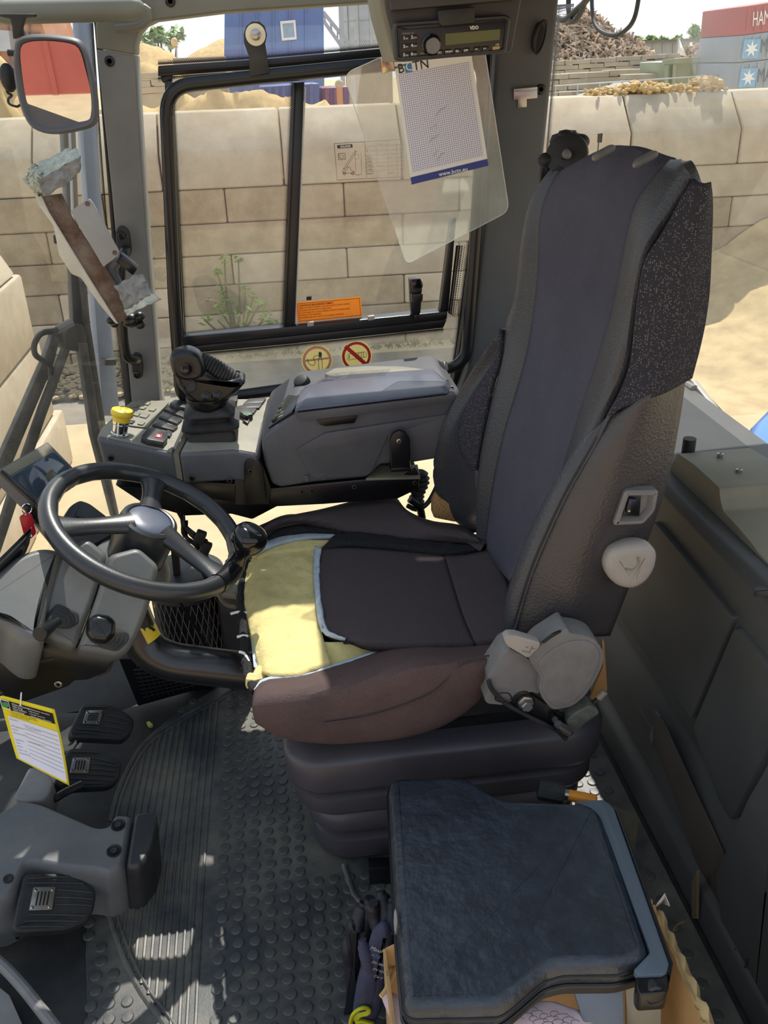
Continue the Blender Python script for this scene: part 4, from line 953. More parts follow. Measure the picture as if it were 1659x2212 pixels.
# grey torn lining along the foam edge
rows = loft([C3([(680, 1178), (676, 1230), (680, 1290), (686, 1340), (702, 1372), (742, 1386)], z=.497), C3([(692, 1184), (688, 1240), (692, 1300), (700, 1345), (714, 1368), (745, 1383)], z=.508)], 40, 5); rough(rows, .004, 60)
g = G(); g.grid(rows); put('torn_lining', g, m_lining, seat, solid=.004)
rows = loft([C3([(536, 1204), (552, 1180), (590, 1158), (650, 1150), (728, 1148)], z=.498), C3([(546, 1196), (566, 1182), (600, 1170), (650, 1160), (722, 1156)], z=.506), C3([(556, 1200), (576, 1188), (610, 1176), (660, 1166), (716, 1164)], z=.500)], 30, 8)
g = G(); g.grid(rows); put('torn_lining', g, m_lining, seat, solid=.004)
rows = loft([C3([(548, 1489), (573, 1464), (663, 1452), (777, 1416), (846, 1393), (902, 1387)], z=.488), C3([(550, 1493), (575, 1470), (664, 1458), (778, 1423), (847, 1399), (902, 1392)], z=.489)], 40, 3); rough(rows, .002, 80)
g = G(); g.grid(rows); put('torn_lining', g, m_lining, seat, solid=.003)
g = G(); g.prism(C3([(541, 1325), (552, 1340), (556, 1400), (561, 1450), (548, 1440), (543, 1390)], z=.472), (0, 0, -.004)); put('torn_lining', g, m_lining, seat)
# fabric foam patch rising above the far edge of the foam
rows = loft([C3([(548, 1192), (575, 1172), (640, 1166), (716, 1166)], z=.500), C3([(560, 1205), (590, 1195), (640, 1188), (690, 1184)], z=.496)], 20, 6)
g = G(); g.grid(rows); put('exposed_foam', g, m_foam, seat, solid=.02, label='exposed yellow foam')
# torn black mesh
for nm, a, b, c in (('mesh_strip', [(735, 1148), (800, 1152), (870, 1162), (960, 1172), (1052, 1180)], [(712, 1166), (800, 1172), (870, 1178), (960, 1186), (1054, 1184)], [(692, 1186), (760, 1183), (860, 1190), (960, 1200), (1056, 1190)]),
                    ('mesh_strip', [(536, 1212), (553, 1158), (580, 1128), (640, 1128), (742, 1150)], [(540, 1206), (562, 1165), (590, 1146), (650, 1142), (740, 1152)], [(546, 1200), (570, 1174), (600, 1160), (660, 1152), (736, 1154)])):
    rows = loft([C3(a, z=.508), C3(b, z=.512), C3(c, z=.503)], 30, 10); rough(rows, .003, 40)
    g = G(); g.grid(rows); put(nm, g, m_mesh, seat, solid=.004)
rows = loft([C3([(738, 1378), (800, 1384), (900, 1388), (1000, 1386), (1090, 1372)], z=.506), C3([(742, 1390), (800, 1391), (900, 1392), (1000, 1394), (1092, 1380)], z=.500)], 30, 4); rough(rows, .002, 60)
g = G(); g.grid(rows); put('mesh_strip', g, m_mesh, seat, solid=.004)
# far bolster of the cushion
fb = [C3([(560, 1150), (600, 1120), (700, 1098), (800, 1072), (836, 1066), (856, 1074), (880, 1102), (930, 1124), (1000, 1136), (1046, 1172)], z=.50), C3([(556, 1152), (600, 1122), (700, 1104), (790, 1082), (840, 1080), (862, 1090), (888, 1114), (935, 1134), (1000, 1146), (1048, 1174)], z=.535),
      C3([(572, 1150), (620, 1128), (710, 1124), (790, 1120), (850, 1124), (880, 1132), (910, 1145), (950, 1156), (1000, 1162), (1050, 1178)], z=.528), C3([(580, 1150), (640, 1134), (740, 1150), (800, 1154), (870, 1163), (900, 1168), (930, 1170), (960, 1173), (1000, 1176), (1052, 1182)], z=.505)]
g = G(); g.grid(loft(fb, 50, 18)); put('far_cushion_bolster', g, m_fabric, seat, solid=.02)
# near bolster of the cushion
nb = [C3([(549, 1490), (575, 1468), (664, 1456), (777, 1421), (846, 1397), (903, 1390), (1000, 1391), (1095, 1376), (1130, 1372)], z=.488),
      [P(u, v, y=y) for u, v, y in [(546, 1510, 1.165), (590, 1498, 1.155), (670, 1490, 1.15), (780, 1462, 1.15), (850, 1440, 1.15), (910, 1428, 1.15), (1000, 1425, 1.155), (1090, 1412, 1.165), (1120, 1398, 1.175)]],
      [P(u, v, y=y) for u, v, y in [(545, 1535, 1.15), (590, 1545, 1.135), (680, 1548, 1.13), (790, 1530, 1.13), (860, 1512, 1.13), (930, 1492, 1.132), (1010, 1470, 1.14), (1075, 1440, 1.155), (1105, 1415, 1.17)]],
      [P(u, v, y=y) for u, v, y in [(552, 1562, 1.16), (610, 1592, 1.15), (700, 1604, 1.15), (790, 1600, 1.15), (880, 1588, 1.15), (960, 1562, 1.15), (1030, 1515, 1.16), (1062, 1466, 1.165), (1092, 1428, 1.175)]],
      [P(u, v, y=y) for u, v, y in [(560, 1562, 1.2), (615, 1588, 1.2), (700, 1600, 1.2), (790, 1596, 1.2), (880, 1584, 1.2), (960, 1558, 1.2), (1030, 1512, 1.2), (1062, 1466, 1.2), (1092, 1428, 1.2)]]]
g = G(); g.grid(loft(nb, 60, 26)); put('near_cushion_bolster', g, m_fabric_side, seat, solid=.012)
g = G(); g.tube([P(u, v, y=y)+V((0, -.0025, 0)) for u, v, y in [(700, 1560, 1.13), (800, 1545, 1.128), (900, 1512, 1.128), (950, 1485, 1.13), (975, 1450, 1.14), (1010, 1422, 1.15), (1080, 1412, 1.16)]], .0016, 6, sub=30); put('bolster_seam', g, m_fabric, seat)
# frayed front edge
g = G(); rp_ = cat(C3([(560, 1158), (538, 1205), (524, 1260), (521, 1310), (527, 1370), (531, 1420), (538, 1460), (552, 1492)], z=.470), 60)
for p in rp_: p += V((random.uniform(-.002, .002), 0, random.uniform(-.002, .002)))
g.tube(rp_, .0085, 8); put('frayed_edge', g, m_mesh, seat)
g = G()
for i in range(150):
    p = random.choice(rp_); d = V((random.gauss(-.6, .6), random.gauss(0, .7), random.gauss(0, .7))).normalized()*random.uniform(.009, .016); g.bar(p, p+d, .0008, .0008, (.1, .2, 1))
put('fray', g, m_mesh, seat, kind='stuff', smooth=False)
for a in ([(498, 1326), (515, 1322), (536, 1324)], [(512, 1376), (524, 1373), (536, 1374)], [(517, 1408), (528, 1412), (538, 1430)]):
    g = G(); g.tube(C3(a, z=.476), .0026, 6, sub=8); put('thread', g, m_white, seat)
g = G(); g.box((.15, 1.44, .415), (.46, .48, .09)); put('cushion_core', g, m_black_mt, seat, bevel=.03)
g = G(); g.prism(C3([(560, 1165), (640, 1135), (860, 1120), (1040, 1160), (1110, 1250), (1105, 1372), (900, 1395), (600, 1455), (552, 1400), (545, 1250)], z=.460), (0, 0, -.03)); put('cushion_lining', g, m_mesh, seat, bevel=.006)
# ---- pan and suspension gaiter
g = G(); g.box((.21, 1.45, .335), (.44, .40, .05)); put('seat_pan', g, m_black, seat, bevel=.008)
def rrect(x0, x1, y0, y1, z, r, n=6):
    out = []
    for cx, cy, a0 in ((x1-r, y1-r, 0), (x0+r, y1-r, 90), (x0+r, y0+r, 180), (x1-r, y0+r, 270)):
        for i in range(n+1):
            a = math.radians(a0+90*i/n); out.append(V((cx+r*math.cos(a), cy+r*math.sin(a), z)))
    return out
GZ_ = [(.318, .03, 0), (.305, .006, 0), (.296, 0, 0), (.240, .002, 0), (.228, .006, 0), (.222, .014, 0), (.218, .034, 0), (.212, .038, 0), (.206, .030, 0), (.198, .018, 0), (.168, .016, 0), (.158, .022, 0), (.153, .030, 0), (.149, .052, 0), (.143, .054, 0), (.136, .046, 0), (.128, .038, 0), (.098, .036, 0), (.088, .042, 0), (.083, .052, 0), (.079, .072, 0), (.073, .072, 0), (.066, .060, 0), (.058, .046, 0), (.018, .044, 0), (.008, .05, 0), (.0, .06, 0)]
m_bel = mat('gaiter_rubber', (66, 63, 69), .40, var=.12, bump=.03, bs=90, dust=(84, 80, 80), da=.25, ds=7)
rings = []
BX0, BX1, BY0, BY1 = -.062, .55, 1.205, 1.69
for z, d, o in GZ_:
    rings.append(rrect(BX0+d, BX1-d*.6, BY0+d, BY1-d, z, .075))
g = G(); g.skin(rings); put('suspension_gaiter', g, m_bel, seat, ang=50)
g = G(); g.box((.23, 1.45, .005), (.42, .36, .01)); put('base_plate', g, m_black, seat)
# ---- recliner cover, lever, belt bracket (near side)
yc = 1.115
def flat(name, uv, y, th, m, parent, bevel=.004, rnd=.004, seg=3, **k):
    g = G(); g.prism(rnd_poly(poly(uv, y=y), rnd, 4), (0, th, 0)); return put(name, g, m, parent, bevel=bevel, seg=seg, **k)
flat('hinge_cover', [(1090, 1410), (1102, 1402), (1141, 1423), (1170, 1465), (1164, 1500), (1147, 1494), (1106, 1514), (1086, 1523), (1053, 1520), (1046, 1510), (1057, 1490), (1055, 1463)], yc+.004, .05, m_grey, seat, .012, label='grey plastic hinge cover')
flat('recliner_cover', [(1141, 1424), (1168, 1393), (1215, 1363), (1227, 1357), (1231, 1369), (1262, 1373), (1287, 1383), (1301, 1402), (1305, 1416), (1303, 1436), (1287, 1469), (1264, 1504), (1236, 1527), (1193, 1535), (1172, 1510), (1164, 1490), (1170, 1465), (1156, 1447)], yc-.014, .05, m_grey, seat, .005, .01, label='scuffed grey recliner cover')
flat('cover_face', [(1160, 1442), (1172, 1420), (1200, 1398), (1235, 1384), (1270, 1384), (1292, 1398), (1298, 1420), (1292, 1442), (1274, 1478), (1250, 1508), (1228, 1522), (1198, 1528), (1178, 1505), (1170, 1488), (1176, 1466)], yc-.0165, .006, m_grey, seat, .002, .012, label='scuffed grey recliner cover')
flat('recliner_lever', [(1089, 1381), (1098, 1373), (1115, 1373), (1168, 1389), (1166, 1398), (1141, 1423), (1123, 1412), (1094, 1395)], yc-.02, .018, m_grey_lt, seat, .004, .006, label='light grey recliner lever')
g = G()
for a in ([(1128, 1406), (1144, 1410), (1150, 1396)], [(1136, 1398), (1141, 1399)], [(1150, 1401), (1155, 1402)]):
    g.tube([P(u, v, y=yc-.0208) for u, v in a], .0007, 4)
put('lever_pictogram', g, m_grey, seat, kind='stuff')
flat('vent_slot', [(1172, 1388), (1195, 1370), (1213, 1363), (1211, 1367), (1192, 1378), (1174, 1391)], yc-.0155, .004, m_black, seat, 0, .001)
flat('belt_bracket', [(1106, 1508), (1120, 1496), (1136, 1493), (1172, 1515), (1205, 1538), (1252, 1560), (1225, 1596), (1216, 1588), (1180, 1560), (1120, 1536), (1104, 1522)], yc+.002, .008, m_black, seat, .002)
g = G(); g.tube([P(u, v, y=yc-.002) for u, v in [(1056, 1470), (1062, 1488), (1090, 1518), (1140, 1546), (1200, 1576), (1222, 1597)]], .004, 8, sub=30); put('edge_strip', g, m_black_mt, seat)
c = P(1135, 1517, y=yc+.002); g = G(); g.lathe(c, (0, -1, 0), [(.014, 0), (.014, .003), (.0105, .004), (.0105, .012), (.009, .014)], 6); put('bolt', g, m_steel, seat)
g = G(); g.lathe(c, (0, -1, 0), [(.0165, -.001), (.0165, .002)], 20); put('washer', g, m_black, seat)
flat('bracket_fork', [(1190, 1556), (1200, 1546), (1240, 1584), (1226, 1596)], yc-.012, .014, m_black, seat, .002)
g = G(); g.tube([P(1204, 1566, y=yc-.02), P(1228, 1582, y=yc-.02)], .0085, 14); put('pin', g, m_chrome, seat)
buckle = put('belt_buckle', G().prism(rnd_poly(poly([(1222, 1560), (1240, 1542), (1272, 1524), (1290, 1530), (1296, 1542), (1262, 1566), (1238, 1590), (1228, 1584)], y=yc-.01), .006), (0, .028, 0)), mat('buckle_grey', (72, 78, 74), .6, dust=DUST, da=.3, ds=30), seat, bevel=.006, seg=3)
g = G(); g.tube([P(u, v, y=yc+.004) for u, v in [(1268, 1528), (1288, 1512), (1300, 1500)]], .004, 8, sub=8); put('stalk', g, m_black, buckle)
g = G(); g.tube([P(u, v, y=yc+.004) for u, v in [(1292, 1508), (1302, 1498), (1307, 1493)]], .0062, 10, sub=8); put('stalk_tip', g, m_cover, buckle)
g = G(); g.tube([P(u, v, y=yc-.005) for u, v in [(1070, 1506), (1078, 1498), (1098, 1498), (1104, 1508), (1092, 1516), (1074, 1514)]], .0012, 6, True, sub=24); put('cable_clip', g, m_black, seat)
flat('brown_flap', [(1300, 1380), (1305, 1384), (1312, 1490), (1300, 1510), (1270, 1520), (1285, 1480), (1303, 1440)], yc+.06, .004, mat('brown_card', (150, 112, 66), .8, var=.2), seat, .001, label='brown card flap')
# ---- lumbar switch and knob on the side of the backrest
def onside(uv, y): return poly(uv, y=y)
ys = 1.163
g = G(); g.pad(rnd_poly(onside([(1347, 1056), (1419, 1055), (1411, 1100), (1386, 1128), (1321, 1131)], ys+.006), .006), (0, -1, 0), [(0, -.01), (0, .006), (.003, .009), (.007, .009), (.010, .003), (.012, -.002)])
sw = put('switch_bezel', g, m_grey, seat, label='grey switch bezel')
g = G(); g.prism(onside([(1355, 1068), (1386, 1070), (1382, 1116), (1345, 1114)], ys+.001), (0, .01, 0)); put('switch_well', g, m_black, sw, bevel=.002)
g = G(); g.prism(onside([(1358, 1076), (1377, 1078), (1373, 1112), (1352, 1110)], ys-.005), (0, .01, 0)); put('rocker', g, m_black, sw, bevel=.003)
g = G(); g.prism(onside([(1360, 1078), (1375, 1080), (1373, 1094), (1357, 1092)], ys-.0065), (0, .006, 0)); put('rocker_button', g, mat('navy_plastic', (34, 38, 62), .3), sw, bevel=.0015)
g = G(); g.lathe(P(1359, 1104, y=ys-.0052), (0, -1, 0), [(.0016, 0), (.0016, .0005), (.0010, .0005), (.0010, 0)], 14); put('off_mark', g, m_white, sw)
kn = rnd_poly(onside([(1297, 1206), (1310, 1178), (1350, 1164), (1392, 1163), (1412, 1182), (1408, 1215), (1388, 1246), (1360, 1262), (1330, 1258), (1304, 1236)], ys+.01), .016, 5)
g = G(); g.pad(kn, (0, -1, 0), [(.004, -.012), (0, 0), (0, .012), (.003, .018), (.010, .022), (.02, .0225)]); lk = put('lumbar_knob', g, m_grey_lt, seat, label='light grey lumbar knob')
g = G(); g.tube([P(u, v, y=ys-.0132) for u, v in [(1352, 1228), (1366, 1230), (1378, 1218), (1377, 1204)]], .0025, 6, sub=14, flat=.3); put('knob_mark', g, m_cover, lk)
# ---- small things beside the seat
g = G(); g.prism(rnd_poly(poly([(945, 1072), (985, 1098), (986, 1128), (936, 1118), (936, 1090)], y=1.72), .006), (0, .03, 0)); tp = put('strap_pouch', g, mat('tan_mesh', (176, 134, 84), .85, var=.5, vs_=260, bump=.6, bs=300), None, bevel=.006, label='tan perforated strap end wedged between the seat back and the side box', cat_='strap', seg=3)
ga = thing('cable_gaiter', 'black corrugated cable gaiter behind the side box next to the seat', 'gaiter', P(908, 1090, y=1.80))
rings = []
for i in range(15):
    p = P(906+6*math.sin(i*.4), 1018+i*5, y=1.80); r = .018 if i % 2 else .013
    rings.append([p+V((r*math.cos(a), r*math.sin(a), 0)) for a in [2*math.pi*j/14 for j in range(14)]])
g = G(); g.skin(rings); put('bellows', g, m_black_mt, ga)
g = G(); g.tube([P(u, v, y=1.79) for u, v in [(880, 1092), (900, 1100), (925, 1085), (948, 1040), (952, 1010)]], .006, 8, sub=20); put('cable', g, m_black_mt, ga)
g = G(); g.tube([P(u, v, y=1.78) for u, v in [(885, 1078), (905, 1094), (912, 1120)]], .009, 8, sub=12); put('hose', g, m_black, ga)
bg_ = thing('belt_guide', 'black lobed seat belt guide knob behind the top of the seat back', 'belt guide', P(1215, 380, y=1.75))
ax = (V((0, 0, 1.42))-P(1225, 320, y=1.75)).normalized()+V((-.3, 0, .3)); ax.normalize()
c = P(1222, 332, y=1.75); g = G(); g.lathe(c, ax, [(.006, -.03), (.036, -.022), (.041, -.014), (.040, -.006), (.034, -.002), (.012, .0), (.011, .008), (.004, .009)], 28); put('disc', g, m_black_mt, bg_)
c2 = P(1225, 306, y=1.80); g = G(); g.lathe(c2, (0, 0, 1), [(.030, -.012), (.034, 0), (.030, .012), (.018, .016), (.016, .02), (.003, .02)], 24); put('cap', g, m_black_mt, bg_)
for u, v in ((1181, 346), (1254, 306), (1222, 297)):
    g = G(); g.ball(P(u, v, y=1.78), .018, 12, 8, (1, 1, .8)); put('lobe', g, m_black_mt, bg_)
g = G(); g.lathe(P(1226, 335, y=1.735), ax, [(.008, 0), (.008, .012), (.005, .014)], 12); put('bolt', g, m_grey, bg_)
g = G(); g.prism(poly([(1172, 345), (1215, 350), (1200, 420), (1166, 400)], y=1.77), (0, .015, 0)); put('strap', g, m_black, bg_, bevel=.002)
# ================================================================ right hand control console
def Y3(l): return [P(u, v, y=y) for u, v, y in l]
def frustum(g, top, bot): return g.skin([bot, top])
con = thing('control_console', 'dark grey control console with switches and lidded storage box under the side window', 'console', (-.03, 1.9, .48))
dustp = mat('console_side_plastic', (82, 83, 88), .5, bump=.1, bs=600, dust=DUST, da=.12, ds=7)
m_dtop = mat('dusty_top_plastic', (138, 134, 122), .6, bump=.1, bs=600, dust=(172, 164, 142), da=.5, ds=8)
# left module
topL = Y3([(206, 944, 1.765), (214, 926, 1.80), (240, 898, 1.92), (266, 876, 2.0), (282, 866, 2.05), (446, 861, 2.04), (412, 902, 1.90), (374, 980, 1.74)])
_nL = (topL[0]-topL[7]).cross(topL[0]-topL[4]).normalized()
topL = [P(u, v, pl=(topL[0], _nL)) for u, v in [(206, 944), (214, 926), (240, 898), (266, 876), (282, 866), (446, 861), (412, 902), (374, 980)]]
botL = [p+V((0.004, .006 if i in (0, 7) else 0, -.072)) for i, p in enumerate(topL)]
g = G(); frustum(g, topL, botL); put('left_module', g, dustp, con, bevel=.011, seg=3)
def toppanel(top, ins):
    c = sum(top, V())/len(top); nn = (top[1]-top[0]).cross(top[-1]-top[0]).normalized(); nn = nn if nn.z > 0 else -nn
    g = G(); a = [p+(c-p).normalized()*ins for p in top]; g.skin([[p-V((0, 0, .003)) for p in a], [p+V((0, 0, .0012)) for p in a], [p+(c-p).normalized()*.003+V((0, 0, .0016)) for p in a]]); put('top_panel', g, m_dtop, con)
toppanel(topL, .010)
for u, v in ((239, 989), (334, 1015)): torx(u, v, 1.763, .0065, con, m_black, (0, -1, .05))
g = G(); frustum(g, [p+V((.006, .03, -.07)) for p in topL], [p+V((.016, .05, -.10)) for p in topL]); put('underside', g, m_black, con, bevel=.006)
# mid module carrying the joystick
topM = Y3([(386, 980, 1.735), (412, 925, 1.86), (452, 861, 2.04), (592, 861, 2.03), (572, 915, 1.88), (555, 982, 1.725), (504, 974, 1.74)])
_nM = (topM[0]-topM[5]).cross(topM[0]-topM[2]).normalized()
topM = [P(u, v, pl=(topM[0], _nM)) for u, v in [(386, 980), (412, 925), (452, 861), (592, 861), (572, 915), (555, 982), (504, 974)]]
botM = [p+V((0, .004, -.072)) for p in topM]
g = G(); frustum(g, topM, botM); put('centre_module', g, dustp, con, bevel=.008, seg=3)
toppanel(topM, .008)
g = G(); frustum(g, Y3([(374, 980, 1.745), (414, 900, 1.90), (450, 861, 2.04), (456, 861, 2.04), (414, 925, 1.86), (386, 980, 1.745)]), [p+V((0, .004, -.075)) for p in Y3([(374, 980, 1.745), (414, 900, 1.90), (450, 861, 2.04), (456, 861, 2.04), (414, 925, 1.86), (386, 980, 1.745)])]); put('joint_strip', g, m_cover, con)
for u, v in ((415, 1033), (496, 1039)): torx(u, v, 1.735, .0065, con, m_black)
g = G(); g.prism(poly([(392, 1038), (510, 1046), (509, 1086), (400, 1070)], y=1.748), (0, .2, 0)); put('lower_cover', g, m_black, con, bevel=.003)
g = G(); g.prism(poly([(246, 1048), (392, 1060), (560, 1070), (610, 1090), (545, 1124), (500, 1112), (400, 1116), (310, 1090)], y=1.80), (0, .18, 0)); put('mounting_bracket', g, m_black, con, bevel=.006)
ap = rnd_poly(poly([(527, 1004), (533, 994), (546, 990), (560, 996), (568, 1012), (577, 1090), (528, 1092)], y=1.728), .004)
g = G(); g.prism(ap, (0, .012, 0)); put('bracket_plate', g, m_black, con, bevel=.002)
torx(541, 1018, 1.728, .0055, con, m_black_mt)
g = G(); g.prism(poly([(505, 1050), (512, 1020), (528, 1000), (556, 986), (566, 1000), (585, 1056), (580, 1090), (509, 1090)], y=1.75), (0, .1, 0)); put('arch_recess', g, m_black, con)
# right module: storage box with lid
by = 1.745
bodyp = [(565, 955), (570, 940), (636, 893), (980, 850), (1010, 868), (945, 992), (889, 1001), (822, 1004), (806, 1022), (792, 1032), (676, 1043), (607, 1054), (588, 1047), (574, 1010), (567, 975)]
fp = poly(bodyp, y=by); g = G(); bp_ = [p+V((.0, .285, .0)) for p in fp]; bp_ = [p+V((.02 if i < 3 else 0, 0, .0)) for i, p in enumerate(bp_)]
g.skin([bp_, fp]); put('storage_box', g, m_plastic, con, bevel=.008, seg=3)
def onfront(name, uv, th, m, bevel=.003, y=by, r=.003, **k):
    g = G(); g.prism(rnd_poly(poly(uv, y=y-th), r, 3), (0, th+.004, 0)); return put(name, g, m, con, bevel=bevel, **k)
onfront('front_panel', [(646, 980), (640, 972), (702, 936), (845, 914), (985, 893), (960, 950), (945, 985), (900, 995), (845, 995), (838, 940), (800, 1022), (790, 1026), (684, 1034), (668, 1020)], .006, m_plastic, .005)
onfront('lid_rim', [(637, 893), (980, 852), (986, 864), (776, 896), (764, 916), (760, 918), (702, 921), (690, 918), (682, 906), (650, 911)], .008, m_plastic, .002)
g = G(); g.prism(poly([(684, 907), (773, 897), (766, 914), (704, 921), (692, 918)], y=by-.010), (0, .006, 0)); put('handle_recess', g, m_black, con, bevel=.001)
lidb = Y3([(632, 891, by-.012), (968, 851, by-.012), (978, 838, 1.80), (940, 800, 1.96), (700, 816, 1.98), (646, 846, 1.86)])
lidt = [P(u, v, z=z) for u, v, z in [(664, 857, .796), (955, 836, .802), (964, 825, .803), (930, 798, .806), (712, 812, .800), (678, 836, .797)]]
g = G(); mid = [p.lerp(q, .42)+V((0, 0, .002)) for p, q in zip(lidb, lidt)]
ol = [p+V((0, 0, .0)) for p in lidb]; up_ = [V((a.x*.65+b.x*.35, a.y*.75+b.y*.25, a.z*.55+b.z*.45)) for a, b in zip(lidb, lidt)]
g.skin([ol, up_, lidt]); put('box_lid', g, mat('lid_plastic', (84, 86, 100), .38, bump=.04, bs=500, dust=DUST, da=.14, ds=4, coat=.15), con, bevel=.008, seg=3)
g = G(); g.prism([P(u, v, z=.800) for u, v in [(700, 805), (722, 794), (790, 789), (870, 790), (925, 797), (930, 800), (712, 813)]], (0, 0, -.05)); put('dusty_back_panel', g, m_cover, con, bevel=.006)
g = G(); g.prism(poly([(968, 838), (978, 834), (984, 846), (970, 852)], y=1.79), (0, .05, 0)); put('lid_hinge', g, m_black, con, bevel=.002)
for u, v in ((661, 1034), (698, 1030)):
    c = P(u, v, y=by-.004); g = G(); g.lathe(c, (0, -1, 0), [(.0075, -.002), (.0075, .002), (.006, .003), (.005, .001), (.001, .001)], 18); put('plug', g, m_plastic, con)
# rail under the box and bracket plate
g = G(); g.prism(poly([(580, 1056), (676, 1046), (906, 1024), (906, 1056), (860, 1078), (700, 1090), (582, 1096)], y=by+.008), (0, .25, 0)); put('support_rail', g, m_black, con, bevel=.004)
g = G(); g.prism([P(790, 1033, y=by), P(820, 1006, y=by+.06), P(902, 1003, y=by+.06), P(908, 1030, y=by)], (0, 0, -.006)); put('rail_flange', g, m_cover, con, bevel=.001)
for u, v in ((652, 1062), (674, 1060), (765, 1052), (896, 1043)): torx(u, v, by+.007, .0055, con, m_black_mt)
ap = rnd_poly(poly([(842, 950), (850, 936), (864, 930), (878, 936), (886, 950), (887, 1016), (845, 1018)], y=by-.03), .004)
g = G(); g.prism(ap, (0, .012, 0)); put('bracket_plate', g, m_black, con, bevel=.003); torx(862, 953, by-.03, .0055, con, m_steel)
g = G(); g.prism(poly([(845, 1012), (887, 1010), (890, 1018), (844, 1020)], y=by-.035), (0, .05, 0)); put('plate_foot', g, m_black, con, bevel=.001)
# keypad on the sloping end of the box
kp = [P(582, 928, y=1.762), P(634, 892, y=1.745), P(668, 832, y=1.93), P(640, 826, y=2.0), P(622, 845, y=1.96)]
nK = (kp[1]-kp[0]).cross(kp[3]-kp[0]).normalized(); nK = nK if nK.z > 0 else -nK
g = G(); g.prism([p+nK*.001 for p in kp], nK*.004); put('keypad_plate', g, m_black, con, bevel=.001)
kA, kB = P(589, 918, y=1.772), P(618, 904, y=1.765); kC, kD = P(630, 848, y=1.955), P(650, 838, y=1.945)
btn = None
for i in range(8):
    for j in range(2):
        t = (i+.3)/8.2; c = kA.lerp(kC, t).lerp(kB.lerp(kD, t), .22+.52*j)+nK*.006
        xd = (kB-kA).normalized(); yd = nK.cross(xd)
        g = G(); g.box(c, (.013, .0075, .006), Matrix((xd, yd, nK)).transposed()); put('key_button', g, m_cover if (i+j) % 3 else m_black_mt, con, bevel=.0015)
kn = P(655, 831, y=1.94); ax = V((-.35, -.35, .87))
rings = []
for r, h in [(.017, -.006), (.019, .0), (.019, .010), (.016, .017), (.010, .020)]:
    o, a_ = kn, ax.normalized(); u_ = a_.orthogonal().normalized(); w_ = a_.cross(u_)
    rings.append([o+a_*h+(r*(1 if (j % 2 or h > .015) else .86))*(math.cos(t)*u_+math.sin(t)*w_) for j in range(32) for t in [2*math.pi*j/32]])
g = G(); g.skin(rings); put('rotary_knob', g, m_black_mt, con)
# controls on the left module: keypad pad, stop button, rocker switches
def ontop(uv, y): return [P(u, v, y=q) for (u, v), q in zip(uv, y)]
pl3 = (topL[0], (topL[7]-topL[0]).cross(topL[4]-topL[0]).normalized()); nT = pl3[1] if pl3[1].z > 0 else -pl3[1]; pL = (topL[0]+nT*.0016, nT)
pM = (topM[0], (topM[5]-topM[0]).cross(topM[2]-topM[0]).normalized()); nM = pM[1] if pM[1].z > 0 else -pM[1]; pM = (topM[0]+nM*.0016, nM)
def topprism(name, uv, pl_, lift, th, m, parent=con, bevel=.0015, r=.002, **k):
    pts = [P(u, v, pl=(pl_[0]+pl_[1]*lift, pl_[1])) for u, v in uv]
    g = G(); g.prism(rnd_poly(pts, r, 3), pl_[1]*th); return put(name, g, m, parent, bevel=bevel, **k)
topprism('keypad_pad', [(252, 915), (285, 922), (318, 926), (366, 870), (300, 866), (272, 884)], pL, .001, .003, m_cover, r=.006)
for u, v, rx, ry in ((318, 873, 8, 4), (291, 878, 9, 3), (308, 883, 9, 3), (329, 886, 9, 4), (312, 899, 12, 6), (295, 896, 9, 5), (274, 893, 8, 6), (305, 916, 9, 4), (283, 913, 9, 4), (280, 902, 8, 3)):
    topprism('pad_button', [(u-rx, v+ry*.4), (u-rx*.3, v-ry), (u+rx, v-ry*.5), (u+rx*.3, v+ry)], pL, .004, .003, m_cover if u > 285 else m_black_mt, r=.002)
# yellow emergency stop
es = P(258, 940, pl=pL)
g = G(); g.lathe(es+nT*.001, nT, [(.0185, 0), (.0185, .004), (.016, .006), (.016, .024), (.0175, .026), (.0175, .034)], 28); st_ = put('stop_button_collar', g, m_chrome, con)
g = G(); g.lathe(es+nT*.030, nT, [(.015, 0), (.0175, .002), (.0185, .012), (.0225, .016), (.0235, .021), (.0215, .027), (.012, .030), (.001, .0305)], 32); put('stop_button_cap', g, m_yellow, con)
g = G(); g.tube([es+nT*.0612+V((.009*math.cos(a), .009*math.sin(a), 0)) for a in [i*.5 for i in range(10)]], .0008, 5); put('turn_arrow', g, m_black_ink, con)
m_sw = mat('switch_black', (36, 37, 40), .4, dust=DUST, da=.25, ds=12)
rows_ = [[(366, 876), (382, 873), (413, 884), (402, 892)], [(353, 888), (369, 885), (406, 896), (396, 906)], [(342, 905), (358, 899), (394, 909), (382, 920)], [(328, 922), (344, 917), (384, 926), (374, 934)]]
for k, q in enumerate(rows_): topprism('rocker_switch', q, pL, .0, .006, m_sw)
topprism('rocker_switch', [(352, 940), (362, 934), (372, 938), (366, 948)], pL, .0, .006, m_sw)
sw_ = topprism('guarded_switch', [(304, 955), (316, 940), (330, 936), (361, 946), (361, 956), (352, 968), (318, 962)], pL, .0, .014, m_sw, bevel=.003, label='hooded switch with red and white warning symbol')
topprism('symbol_field', [(334, 944), (338, 937), (351, 939), (348, 946)], pL, .0145, .0006, m_red, sw_, 0, 0)
topprism('symbol_triangle', [(338, 943), (343, 938), (346, 944)], pL, .0152, .0004, m_white, sw_, 0, 0)
topprism('guarded_switch', [(366, 881), (376, 874), (400, 876), (414, 887), (409, 893), (380, 888)], pL, .001, .013, m_sw, bevel=.003)
rows_ = [[(538, 866), (575, 864), (568, 874), (526, 876)], [(528, 876), (567, 875), (560, 885), (517, 886)], [(520, 886), (555, 887), (548, 896), (540, 897)]]
for q in rows_: topprism('rocker_switch', q, pM, .0, .006, m_sw)
